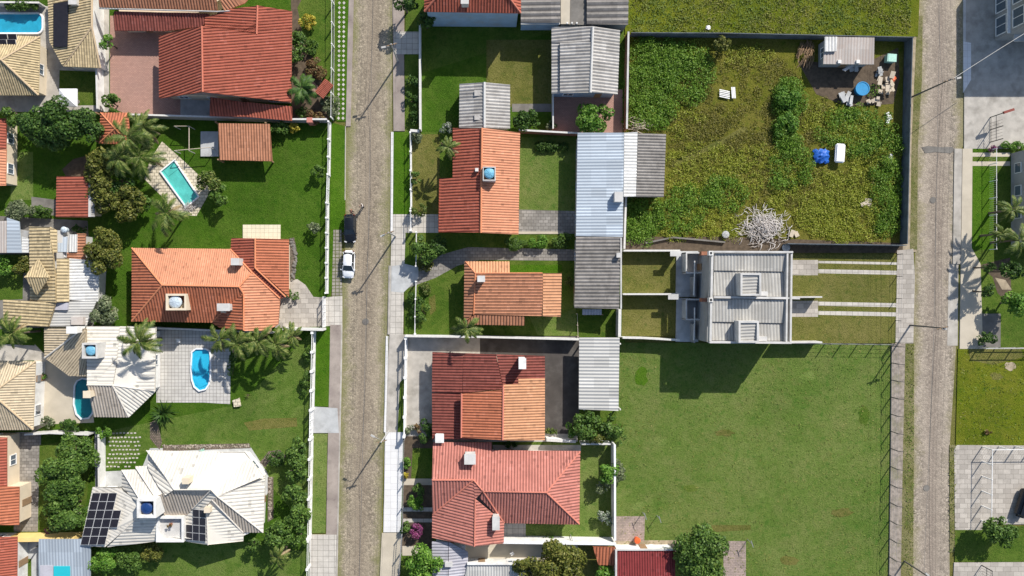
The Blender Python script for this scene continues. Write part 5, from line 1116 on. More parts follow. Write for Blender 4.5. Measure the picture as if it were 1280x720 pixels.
# ground-floor annex on the west side
for (y0, y1) in ((314, 371), (372.4, 427)):
    s = Shape().prism([tuple(P(x, y).xy) for x, y in ((845, y0), (872, y0), (872, y1), (844, y1))], 0.05, 0.3); t.part('annex_floor', s, 'concrete_cool')
    a, b_ = P(863, y0), P(862, y1)
    t.part('annex_wall', Shape().box(((a.x+b_.x)/2, (P(0, y0+32).y+b_.y)/2, 1.2), (0.18, (P(0, y0+32).y-b_.y), 2.0)), 'wall_grey')
    p0, p1 = P(858, y0+2, 2.2), P(879, y0+27, 2.2)
    s = Shape(); cx, cy = (p0.x+p1.x)/2, (p0.y+p1.y)/2; wx, wy = p1.x-p0.x, p0.y-p1.y
    for dx, dy, sx, sy in ((-wx/2, 0, 0.2, wy), (0, -wy/2, wx+0.2, 0.2), (0, wy/2, wx+0.2, 0.2)): s.box((cx+dx, cy+dy, 1.25), (sx, sy, 2.0+0.01*sx))
    t.part('yard_wall', s, 'wall_pale')
    pb = P(853.5, y0+20, 1.0); t.part('door', Shape().box((P(871, 0).x-0.03, P(0, y0+20).y, 1.3), (0.08, 0.9, 2.0)), 'wood')
    t.part('downpipe', Shape().tube([P(870, y0+12, 3.2)-Vector((.2, 0, 0)), P(870, y0+30, 3.0)-Vector((.2, 0, 0)), P(869, y1-2, 3.2)-Vector((.2, 0, 0))], 0.09, 6), 'wall_white')
    pw = P(871.3, y0+40, 0); 
    for zz in (1.6, 4.6):
        f = t.part('window', Shape().box((P(871.6, 0, 0).x-0.02, pw.y, zz), (0.1, 1.4, 1.1)), 'white_paint'); t.part('pane', Shape().box((P(871.6, 0, 0).x-0.06, pw.y, zz), (0.06, 1.2, 0.9)), 'pane_blue', f)
    bb = P(888.5, y0+2.4, 6.75); t.part('vent_box', Shape().box((bb.x, bb.y, 6.5), (0.55, 0.6, 0.75)), 'wall_white'); t.part('vent_opening', Shape().box((bb.x, bb.y, 6.89), (0.28, 0.3, 0.03)), 'dark_metal')
    c_ = P(882, y0+2.6, 5.5); t.part('brick_flue', Shape().box((c_.x, c_.y, 5.0), (1.1, 0.5, 1.0)), 'wall_brick')
for cx, cy in ((844.5, 317, ), (842, 371)):
    p = P(cx, cy, 2.5); t.part('side_roof', Shape().box((p.x, p.y, 2.45), (1.5, 0.75, 0.12)), 'wall_pale'); t.part('side_wall', Shape().box((p.x+0.3, p.y, 1.2), (0.7, 0.5, 2.4)), 'wall_grey')
for y in (371.5, 427): 
    a, b_ = P(965, y), P(1019, y-0.5); d = b_-a; t.part('front_wall', Shape().box((a+b_)/2+Vector((0, 0, 1.1)), (d.length, 0.2, 2.0), math.atan2(d.y, d.x)), 'wall_pale')
# -- shack on the rough lot
t = house('shack', 'flat roofed grey shack in the corner of the overgrown lot', [(1028, 46, 2.4), (1093, 47, 2.4), (1092, 80, 2.4), (1029, 80, 2.4)], 'shack')
walls(t, [(1030, 47, 2.3), (1092, 47, 2.3), (1091, 80, 2.3), (1030, 80, 2.3)], 'wall_grey', 0.25)
roof_mesh(t, [[(1031, 46, 2.6), (1093, 47, 2.6), (1092.5, 80.5, 2.4), (1029, 80, 2.4)]], 'sheet_rust', prof='corr', pitch=0.42, amp=0.022)
V, F, UV = roof_face([P(x, y, 2.78) for x, y in ((1031, 46), (1046.5, 46), (1045.5, 64), (1031, 64.5))], 0.45, 0.07, 'corr', (0, -1)); t.part('roof_sheet', (V, F), 'sheet_white', uv=UV)
for x, y in ((1049.5, 77), (1072.5, 77)): p = P(x, y, 2.6); t.part('vent', Shape().box((p.x, p.y, 2.55), (0.45, 0.45, 0.22)), 'wall_white')
t.part('awning', Shape().prism([tuple(P(x, y, 1.8).xy) for x, y in ((1053, 87), (1066, 80), (1069, 81), (1057, 89))], 1.7, 1.78), 'wall_pale')
# -- right edge buildings
t = house('house', 'tall pale house with white framed windows in the upper right corner', [(1245, -30, 0), (1320, -30, 0), (1320, 50, 0), (1245, 50, 0)])
q = [P(1243, -60), P(1340, -60), P(1340, 51), P(1243, 51)]
V = [Vector((p.x, p.y, z)) for z in (0.05, 7.2) for p in q]
t.part('wall', (V, [(i, (i+1) % 4, 4+(i+1) % 4, 4+i) for i in range(4)]+[(4, 5, 6, 7)]), 'wall_grey')
x0 = P(1243, 0).x
for k, y in enumerate((-20, 8, 36)):
    for z in (1.4, 4.6):
        yy = P(0, y).y; s = Shape()
        for dy, dz, sy, sz in ((-1.25, 0, 0.12, 2.0), (1.25, 0, 0.12, 2.0), (0, 1.0, 2.62, 0.12), (0, -1.0, 2.62, 0.12), (0, 0, 0.08, 1.9)): s.box((x0-0.04, yy+dy, z+dz), (0.16, sy, sz))
        f = t.part('window', s, 'white_paint'); t.part('pane', Shape().box((x0-0.01, yy, z), (0.06, 2.4, 1.9)), 'pane_blue', f)
t.part('cornice', Shape().box((x0-0.15, (P(0, -60).y+P(0, 51).y)/2, 3.0), (0.5, P(0, -60).y-P(0, 51).y, 0.15)), 'white_paint')
pc = P(1262, 51.6); t.part('canopy', Shape().box((pc.x+1.2, pc.y-0.4, 2.5), (5.0, 1.0, 0.16)), 'wall_pale')
t = house('house', 'plain grey walled house in shade at the right edge behind palms', [(1262, 192, 0), (1330, 192, 0), (1330, 312, 0), (1262, 312, 0)])
q = [P(1263, 192), P(1340, 192), P(1340, 308), P(1263, 308)]
V = [Vector((p.x, p.y, z)) for z in (0.05, 3.3) for p in q]
t.part('wall', (V, [(i, (i+1) % 4, 4+(i+1) % 4, 4+i) for i in range(4)]+[(4, 5, 6, 7)]), 'wall_grey')
for y in (212, 240, 268):
    f = t.part('window', Shape().box((P(1263, 0).x-0.03, P(0, y).y, 1.5), (0.12, 1.5, 1.2)), 'white_paint'); t.part('pane', Shape().box((P(1263, 0).x-0.06, P(0, y).y, 1.5), (0.1, 1.3, 1.0)), 'pane_blue', f)

# ================================================================== POOLS
pool('bright blue pool with white edge in the top left corner', rrect(22, 30, 66, 25, 7), 'pool_blue', 'coping_white', 0.35, steps=[([(48, 20), (54, 22), (54, 38), (48, 40)], 0.10)])
c0 = np.array([225, 228]); 
pool('turquoise pool set at an angle in a stone deck on the lawn', [(202, 215), (219, 201), (249, 246), (234, 259)], 'pool_turq', 'coping_white', 0.28, steps=[([(206, 214), (219, 204), (224, 211), (211, 221)], 0.06)])
pool('narrow teal pool under the edge of an ivory roof', [(95, 482), (98, 476), (104, 473), (112, 474), (118, 480), (119, 500), (117, 516), (112, 522), (103, 523), (97, 517), (94, 505)], 'pool_teal', 'coping_white', 0.3, steps=[([(97, 480), (103, 475), (112, 476), (114, 484), (98, 486)], 0.09)])
pool('sky blue rounded pool on a pale tiled terrace', [(241, 440), (246, 436), (258, 436), (263, 439), (264, 445), (264, 470), (262, 480), (258, 486), (250, 488), (244, 483), (241, 474), (240, 460)], 'pool_sky', 'coping_white', 0.3, steps=[([(243, 472), (262, 470), (260, 480), (250, 485), (245, 480)], 0.08)])
def solar(x, y, h, w_, l_, rz, label, slope=(0, 0), cells=(6, 4)):
    p = P(x, y, h); T = Thing('solar_panel', label, 'solar panel', p, 'solar panels of the cream roof', 0)
    m = (slope[0], slope[1])
    s = Shape().box(p, (w_, l_, 0.05), rz, m); T.part('frame', s, 'solar_frame')
    T.part('cells', Shape().box(p+Vector((0, 0, 0.016)), (w_-0.05, l_-0.05, 0.05), rz, m), 'solar')
    return T
def solar_quad(q, hf, label, group):
    pts = ccw([P(x, y, hf(x, y)) for x, y in q]); T = Thing('solar_panel', label, 'solar panel', sum(pts, Vector())/4, group)
    def slab(pp, z0, z1):
        V = [p+Vector((0, 0, z)) for z in (z0, z1) for p in pp]; return Shape().add(V, [(3, 2, 1, 0), (4, 5, 6, 7), (0, 1, 5, 4), (1, 2, 6, 5), (2, 3, 7, 6), (3, 0, 4, 7)])
    T.part('frame', slab(pts, 0.0, 0.045), 'solar_frame')
    c = sum(pts, Vector())/4; T.part('cells', slab([c+(p-c)*0.955 for p in pts], 0.02, 0.052), 'solar')
LBL = 'dark solar panel in the large slanted array on the ivory roof'
def h_left(x, y): xe = 116-0.21*(y-609); return 3.22+1.5*(x-xe)/(174-xe)
for r_ in range(6):
    for c_ in range(4):
        if c_ == 3 and r_ not in (2, 3): continue
        xl = lambda k, y: 116.0+10.3*k-0.235*(y-616); y0, y1 = 616+10.85*r_, 616+10.85*r_+10.6
        solar_quad([(xl(c_, y0), y0), (xl(c_+0.97, y0), y0), (xl(c_+0.97, y1), y1), (xl(c_, y1), y1)], h_left, LBL, 'solar panels of the slanted array')
LB2 = 'black solar panel in the small array by the white balcony'
def h_small(x, y): return 3.2+(x-232)*0.054
for r_, (y0, y1) in enumerate(((635.5, 645), (645.4, 654.9), (655.3, 664.8), (665.2, 674.7))):
    for c_ in range(3):
        if c_ == 0 and r_ < 2: continue
        x0 = 232.8+8.25*c_; sl = 0.09
        solar_quad([(x0, y0+sl*(x0-232)), (x0+7.95, y0+sl*(x0-224)), (x0+7.95, y1+sl*(x0-224)), (x0, y1+sl*(x0-232))], h_small, LB2, 'solar panels of the small array')
for x, y in ((4, 46), (15.5, 46), (3, 53), (14.5, 53)):
    solar(x, y, 3.4+(y-44)*0.05, 1.2, 0.78, 0, 'small solar panel on the cream roof edge beside the corner pool', (R(16), 0))

# ================================================================== GARDEN WALLS AND FENCES
wall('grey wall between the red tiled house and the pool lawn', [(165, 147), (366, 153), (412, 153)], 1.9, 'wall_grey')
wall('low white curved wall beside the striped garden in the upper left', [(128.5, 62), (130.5, 140)], 1.8, 'wall_white')
wall('pale wall behind the corner pool', [(-30, 8), (58, 9)], 1.6, 'wall_pale')
wall('white wall at the south side of the orange house driveway', [(358, 410), (408, 411)], 1.9, 'wall_white', 0.3)
wall('grey wall behind the orange house above the tiled pool terrace', [(165, 408), (345, 415)], 1.6, 'wall_grey')
wall('yellow wall between the bushes and the blue grey carport', [(-30, 670), (22, 668), (104, 667)], 2.3, 'wall_yellow', 0.55, coping=None)
wall('pale wall south of the peach beige house', [(41, 540), (72, 538), (120, 540)], 1.8, 'wall_pale')
wall('white wall of the lane left of the stepping stone lawn', [(131.5, 540), (132, 608)], 1.7, 'wall_white', 0.2)
fence('white posted glass fence along the garden of the brick patio house', [(418, -20), (418, 60), (417, 150)], 1.9, 3.3, 'white_paint', 0.15, rails=(0.95, 0.12), wires=3, rail=0.05)
fence('white fence on a low wall in front of the pool lawn', [(413.5, 155), (412.5, 220)], 1.7, 2.2, 'white_paint', 0.22, bars=0.16, low=0.5, rails=(0.94, 0.55), barr=0.012)
fence('white railed gate section in the fence of the pool lawn', [(412, 222), (411, 253)], 1.6, 1.75, 'white_paint', 0.12, bars=0.22, rails=(0.96, 0.5, 0.1), barr=0.02, name='gate', cat='gate', rail=0.08)
fence('white fence on a low wall beside the paver strip and parked cars', [(411, 255), (410, 366)], 1.7, 2.2, 'white_paint', 0.24, bars=0.16, low=0.5, rails=(0.94, 0.55), barr=0.012)
fence('white sliding driveway gate of the orange house', [(407, 371), (407, 408)], 1.7, 1.05, 'white_paint', 0.12, bars=0.2, rails=(0.96, 0.5, 0.06), barr=0.02, name='gate', cat='gate', rail=0.09)
fence('white capped fence along the lawn of the sky blue pool', [(394, 415), (392, 510)], 2.0, 2.75, 'white_paint', 0.34, bars=0.16, low=0.4, rails=(0.95, 0.5), barr=0.012, rail=0.07)
fence('white framed gate at the grey blue driveway apron', [(391.5, 513), (391, 543)], 1.9, 1.15, 'white_paint', 0.14, bars=0.25, rails=(0.95, 0.5, 0.06), barr=0.02, name='gate', cat='gate', rail=0.12)
fence('white capped fence in front of the row of feathery trees', [(391, 546), (388.5, 668)], 2.0, 2.85, 'white_paint', 0.34, bars=0.16, low=0.4, rails=(0.95, 0.5), barr=0.012, rail=0.06)
fence('dark barred gate at the bottom driveway of the ivory house', [(388.5, 671), (387, 740)], 2.0, 3.2, 'white_paint', 0.3, bars=0.16, rails=(0.95, 0.5, 0.06), barr=0.014, name='gate', cat='gate', bar_mat='grey_metal')
# middle block, street side
wall('white street wall of the shaded lawn at the top', [(526, 36), (526.5, 165)], 1.7, 'wall_white', 0.18)
wall('short white wall end beside the white flowering shrub', [(514, 165.5), (525, 166.5)], 1.3, 'wall_white', 0.3)
fence('thin white fence in front of the long red and orange house', [(514, 168), (514.5, 262)], 1.5, 2.7, 'white_paint', 0.22, rails=(0.95, 0.5), bars=0.2, barr=0.012, low=0.3)
fence('white barred gate before the paved entry of the red and orange house', [(514.5, 265), (514.5, 289)], 1.7, 2.7, 'white_paint', 0.25, rails=(0.95, 0.5, 0.06), bars=0.18, barr=0.018, name='gate', cat='gate')
fence('thin pale fence around the hedge beside the curved drive', [(521.5, 291), (521, 333)], 1.6, 2.2, 'white_paint', 0.2, rails=(0.95, 0.5), bars=0.2, barr=0.012)
fence('thin pale fence in front of the small amber house lawn', [(521, 352), (519.5, 417)], 1.6, 2.5, 'white_paint', 0.2, rails=(0.95, 0.5), bars=0.2, barr=0.012)
wall('long white wall between the amber house and the patchwork house', [(508, 419), (600, 420), (722, 423)], 1.9, 'wall_white', 0.22)
fence('white street fence of the patchwork house yard', [(508.5, 422), (506.5, 543)], 1.8, 2.6, 'white_paint', 0.36, rails=(0.95, 0.5), bars=0.2, barr=0.014, low=0.4, rail=0.12)
fence('grey tube railing on the street at the pink house', [(503.5, 665), (498, 742)], 1.8, 2.6, 'grey_metal', 0.14, rails=(0.95, 0.7, 0.1), bars=0.3, barr=0.018)
fence('low dark railing along the planted front of the pink house', [(506, 548), (504, 660)], 1.4, 3.0, 'grey_metal', 0.12, rails=(0.95,), bars=0.25, barr=0.014)
wall('thick white wall along the south of the pink house lawn', [(628, 670), (766, 672)], 2.5, 'wall_white', 0.24, coping='coping_white', over=0.1)
wall('white wall on the east side of the pink house lawn', [(764.5, 551), (765, 668)], 2.4, 'wall_white', 0.22, coping='coping_white')
wall('white wall between the patchwork house and the pink house', [(682, 547), (718, 549)], 1.5, 'wall_white', 0.35)
wall('short white wall behind the shrubs at the field corner', [(724, 551), (760, 551)], 2.0, 'wall_white', 0.2)
wall('brown wall between the orange tank house and the brick yard', [(648, 166), (720, 170)], 1.8, 'wall_brick')
wall('thin pale fence wall beside the brick yard', [(690, 119), (690, 164)], 1.6, 'wall_pale', 0.12)
wall('pale wall between the long blue roofed house and the rough lot', [(779, 247), (777, 312)], 2.0, 'wall_pale', 0.2)
wall('mossy pale wall of the small yard behind the black roof', [(771.5, 386), (771, 420)], 2.0, 'wall_pale', 0.35)
fence('thin post fence beside the lean-to lawn', [(720, 392), (721, 420)], 1.5, 1.6, 'wood_pale', 0.1, rails=(0.9,))
# rough lot
wall('old brick wall on the west side of the rough lot', [(782, 46), (780, 165)], 2.0, 'wall_brick', 0.2, coping='wall_pale')
wall('long weathered wall on the north side of the rough lot', [(786, 46.5), (905, 47), (1133, 52)], 1.8, 'wall_old', 0.1, coping=None)
wall('weathered street wall on the east side of the rough lot', [(1131, 52), (1128, 150), (1124.5, 306)], 1.9, 'wall_old', 0.1, coping=None)
wall('low weathered wall on the south side of the rough lot', [(978, 305.5), (1124, 307.5)], 1.8, 'wall_old', 0.1, coping=None)
wall('broken pale wall stub at the southwest of the rough lot', [(806, 304), (840, 297), (905, 303)], 0.5, 'concrete_dark', 0.22, coping=None)
wall('white wall on the north edge of the duplex back lawn', [(776, 314), (846, 314)], 1.7, 'wall_white', 0.18)
wall('white wall dividing the two duplex back lawns', [(775.5, 367.5), (846, 367.5)], 1.9, 'wall_white', 0.18)
wall('white wall between the duplex back lawn and the big field', [(775, 421), (800, 421.5), (845, 424)], 1.9, 'wall_white', 0.18)
fence('row of thin concrete posts between the duplex and the field', [(990, 428.5), (1113, 430)], 1.9, 2.5, 'pole_dark', 0.11, rails=(), wires=4)
fence('bent concrete post fence between the field and the brick walk', [(1113.5, 432), (1112.5, 560), (1110, 740)], 2.0, 2.55, 'pole_dark', 0.11, rails=(), wires=5, bent=(0.55, 0), low=0.25, wall_mat='concrete_dark')
fence('thin wire fence before the duplex front lawns', [(1121, 318), (1118, 428)], 1.5, 3.2, 'pole_dark', 0.08, rails=(), wires=3)
# right side
fence('white tube fence around the tiled forecourt at the lower right', [(1226, 650), (1227, 558), (1330, 557)], 2.2, 2.35, 'white_paint', 0.12, rails=(0.97,), bars=0.35, barr=0.01, rail=0.07)
fence('pale rail fence between the right lawns', [(1222, 434.5), (1330, 434)], 1.8, 2.6, 'pole_grey', 0.12, rails=(0.95, 0.4), bars=0.3, barr=0.012, rail=0.09)
fence('dark gate with a red beam by the right forecourt', [(1237, 178), (1237, 147)], 2.6, 1.8, 'dark_metal', 0.10, rails=(0.5, 0.1), bars=0.45, barr=0.02, name='gate', cat='gate')
fence('dark gate frame on the tiled forecourt in the lower right', [(1226, 706), (1227, 740)], 2.3, 1.9, 'dark_metal', 0.10, rails=(0.97, 0.5), bars=0.4, barr=0.02, name='gate', cat='gate')
fence('white post fence behind the palm lawn on the right', [(1236, 188), (1236, 206), (1236, 312)], 1.6, 2.6, 'white_paint', 0.1, rails=(0.95,), bars=0.3, barr=0.01)
p0 = P(1237, 147); bm_ = Shape().box((p0.x+0.7, p0.y+0.25, 2.7), (1.5, 0.35, 0.3), R(18)); single('red_beam', bm_, 'tile_dark_red', 'red beam on the dark gate of the right forecourt', 'beam')

# ================================================================== STREET LAMPS AND WIRES
pole(497.5, 77.5, 7.4, (479.5, 59), 'grey street lamp beside the shaded white wall')
pole(494.5, 295.5, 7.4, (478, 294.5), 'grey street lamp beside the parked cars')
pole(486, 538.5, 7.4, (466, 545), 'grey street lamp at the north end of the white sidewalk')
pole(1138, 122, 8.8, (1198.5, 97.5), 'dark tall street lamp next to the rough lot wall', 'pole_dark')
pole(1137, 406.5, 7.6, (1181, 411), 'dark street lamp on the tiled walk before the duplex', 'pole_dark')
pole(1130, 701, 7.6, (1159, 718), 'dark street lamp at the bottom of the brick walk', 'pole_dark')
def wire(a, b_, label, r=0.025):
    p0, p1 = P(*a), P(*b_); n = 10
    pts = [p0.lerp(p1, i/n)+Vector((0, 0, -0.5*4*(i/n)*(1-i/n))) for i in range(n+1)]
    return single('power_line', Shape().tube(pts, r, 4), 'dark_metal', label, 'power line')
def span(a, b_, label):
    p0, p1 = P(*a), P(*b_); T = Thing('power_line', label, 'power line', (p0.x, p0.y, p0.z), 'overhead power lines'); d = (p1-p0); d.z = 0; d.normalize(); sd_ = Vector((-d.y, d.x, 0))
    for off, sag, dz in ((-0.6, 0.5, 0.1), (-0.2, 0.45, 0.1), (0.55, 0.5, 0.1), (0.0, 0.75, -1.3)):
        pts = [p0.lerp(p1, k/10)+sd_*off+Vector((0, 0, dz-4*sag*(k/10)*(1-k/10))) for k in range(11)]
        T.part('wire', Shape().tube(pts, 0.009 if dz > 0 else 0.018, 4), 'dark_metal')
def top(px, py, h): g = P(px, py); k = S*(H-h)/H; return (g.x/k+NX, -g.y/k+NY, h)
wa = [top(500, -140, 7), top(497.5, 77.5, 7), top(494.5, 295.5, 7), top(486, 538.5, 7), top(478, 780, 7)]
for k, lb in enumerate(('overhead wires north of the first street lamp on the west street', 'overhead wires between the shaded wall lamp and the parked car lamp', 'overhead wires between the parked car lamp and the white sidewalk lamp', 'overhead wires south of the white sidewalk lamp')): span(wa[k], wa[k+1], lb)
wb = [top(1140, -150, 7.4), top(1138, 122, 8.3), top(1137, 406.5, 7.2), top(1130, 701, 7.2)]
for k, lb in enumerate(('overhead wires north of the tall dark lamp', 'overhead wires between the tall dark lamp and the duplex lamp', 'overhead wires along the brick walk beside the field')): span(wb[k], wb[k+1], lb)
# cable from the tall lamp to the corner house
single('service_cable', Shape().tube([P(1192, 98, 8.5), P(1215, 83, 8.1), P(1248, 62, 7.6), P(1290, 36, 7.0)], 0.035, 6), 'pole_grey', 'pale service cable from the tall street lamp to the corner house', 'cable')

# ================================================================== TREES
TR = [
 # px, py, r, ry, h, mat, label
 (48, 156, 28, 27, 6.5, 'leaf_dark', 'dark broad tree left of its twin crowns near the left edge'),
 (80, 152, 30, 28, 7.0, 'leaf_dark', 'largest dark green tree in the shaded yard at upper left'),
 (108, 156, 24, 29, 6.0, 'leaf_dark', 'dark tree touching the small orange gazebo roof'),
 (66, 176, 20, 14, 5.0, 'leaf_mid', 'green tree in front of the dark trees above the shaded yard'),
 (126, 208, 21, 26, 5.0, 'leaf_olive', 'olive leaved tree right of the soil path'),
 (132, 245, 20, 25, 5.0, 'leaf_olive', 'olive tree right of the bright red shed'),
 (158, 256, 25, 23, 4.5, 'leaf_olive', 'wide olive tree behind the palm on the pool lawn'),
 (129, 312, 27, 34, 6.0, 'leaf_olive', 'tall rounded olive tree beside the pale blue sheet shed'),
 (133, 389, 19, 20, 4.0, 'leaf_grey', 'grey green flowering tree beside the white corrugated roof'),
 (20, 142, 16, 16, 4.5, 'leaf_mid', 'green tree in the corner between the cream house and the left edge'),
 (112, 240, 10, 14, 3.5, 'leaf_mid', 'narrow green tree touching the pale gutter of the red shed'),
 (150, 225, 17, 18, 4.0, 'leaf_dark', 'dark tree under the palm clump by the angled deck'),
 (178, 250, 14, 16, 3.6, 'leaf_mid', 'mid green tree on the pool lawn behind the slender palm'),
 (72, 652, 20, 14, 3.8, 'leaf_olive', 'low olive tree at the south of the bushy garden'),
 (372, 674, 12, 12, 3.6, 'leaf_mid', 'feathery tree at the south end of the fence row'),
 (133, 52, 10, 11, 4.0, 'leaf_bright', 'bright little tree by the brick patio'),
 (139, 128, 13, 14, 3.2, 'leaf_mid', 'small tree at the lower corner of the brick patio'),
 (262, 228, 15, 16, 3.6, 'leaf_palm', 'yellow green croton tree right of the angled pool'),
 (273, 244, 13, 13, 3.2, 'leaf_mid', 'round green shrub tree south of the yellow croton'),
 (372, 60, 14, 24, 3.0, 'leaf_mid', 'mixed green bush tree beside the red tiled roof'),
 (94, 566, 27, 28, 4.5, 'leaf_mid', 'green tree at the north of the bushy garden at lower left'),
 (80, 598, 33, 30, 5.5, 'leaf_mid', 'biggest bushy tree in the garden left of the ivory house'),
 (86, 634, 33, 27, 5.0, 'leaf_mid', 'bushy tree touching the slanted solar array'),
 (373, 563, 15, 18, 4.0, 'leaf_mid', 'northernmost feathery tree of the row inside the white fence'),
 (372, 589, 16, 17, 4.2, 'leaf_mid', 'feathery tree second from the north in the fence row'),
 (369, 617, 16, 17, 4.2, 'leaf_mid', 'feathery tree third from the north in the fence row'),
 (373, 645, 17, 19, 4.5, 'leaf_mid', 'feathery tree fourth in the fence row'),
 (345, 666, 22, 17, 4.8, 'leaf_mid', 'wide feathery tree at the southeast corner of the ivory house'),
 (317, 680, 12, 10, 3.0, 'leaf_mid', 'small feathery tree below the ivory roof corner'),
 (506, 4, 16, 14, 5.0, 'leaf_dark', 'dark street tree at the top edge of the west street'),
 (532, 25, 14, 11, 4.5, 'leaf_dark', 'dark tree at the corner of the pale blue wall'),
 (743, 147, 29, 17, 4.2, 'leaf_bright', 'bright glossy tree in the brick yard'),
 (658, 150, 18, 15, 2.6, 'leaf_dark', 'dense green bush tree beside the grey gable shed'),
 (530, 311, 16, 20, 3.5, 'leaf_mid', 'leafy tree in the corner garden above the curved drive'),
 (734, 532, 20, 17, 4.0, 'leaf_mid', 'green tree under the end of the white carport'),
 (762, 533, 17, 16, 4.0, 'leaf_mid', 'green tree at the northwest corner of the big field'),
 (745, 545, 17, 9, 3.4, 'leaf_olive', 'brown green tree between its green neighbours by the white wall'),
 (760, 590, 14, 14, 3.6, 'leaf_bright', 'round clipped tree by the east white wall'),
 (753, 608, 10, 9, 2.6, 'leaf_grey', 'grey green bush tree just south of the clipped tree'),
 (755, 648, 10, 14, 2.4, 'leaf_blossom', 'small tree with pale blossoms on the pink house lawn'),
 (530, 705, 27, 24, 5.5, 'leaf_bright', 'big bright tree in the garden at the bottom by the street'),
 (697, 706, 40, 26, 6.5, 'leaf_olive', 'huge dark olive tree in the courtyard at the bottom centre'),
 (662, 712, 20, 18, 5.5, 'leaf_olive', 'olive tree at the left of the huge courtyard tree'),
 (757, 715, 14, 9, 3.0, 'leaf_bright', 'small bright tree below the orange lean-to'),
 (878, 694, 37, 36, 6.5, 'leaf_mid', 'very large round tree at the bottom of the field'),
 (1268, 379, 18, 19, 4.5, 'leaf_bright', 'bright leafy tree at the right edge'),
 (1251, 665, 24, 20, 4.5, 'leaf_mid', 'spreading tree south of the tiled forecourt'),
 (1262, 338, 18, 12, 6.0, 'leaf_dark', 'shaded tree under the right edge palms'),
 (1236, 334, 9, 8, 4.0, 'leaf_mid', 'thin young tree at the bend of the right sidewalk'),
 (1234, 364, 10, 9, 4.0, 'leaf_dark', 'small dark conical tree beside the sand patch on the right'),
 (1258, 486, 0, 0, 0, None, None),
]
for px, py, r_, ry, h, m, lb in TR:
    if m: tree(px, py, r_, h, m, lb, ry=ry, size=0.21 if r_ > 12 else 0.16, dens=36 if r_ > 12 else 55)
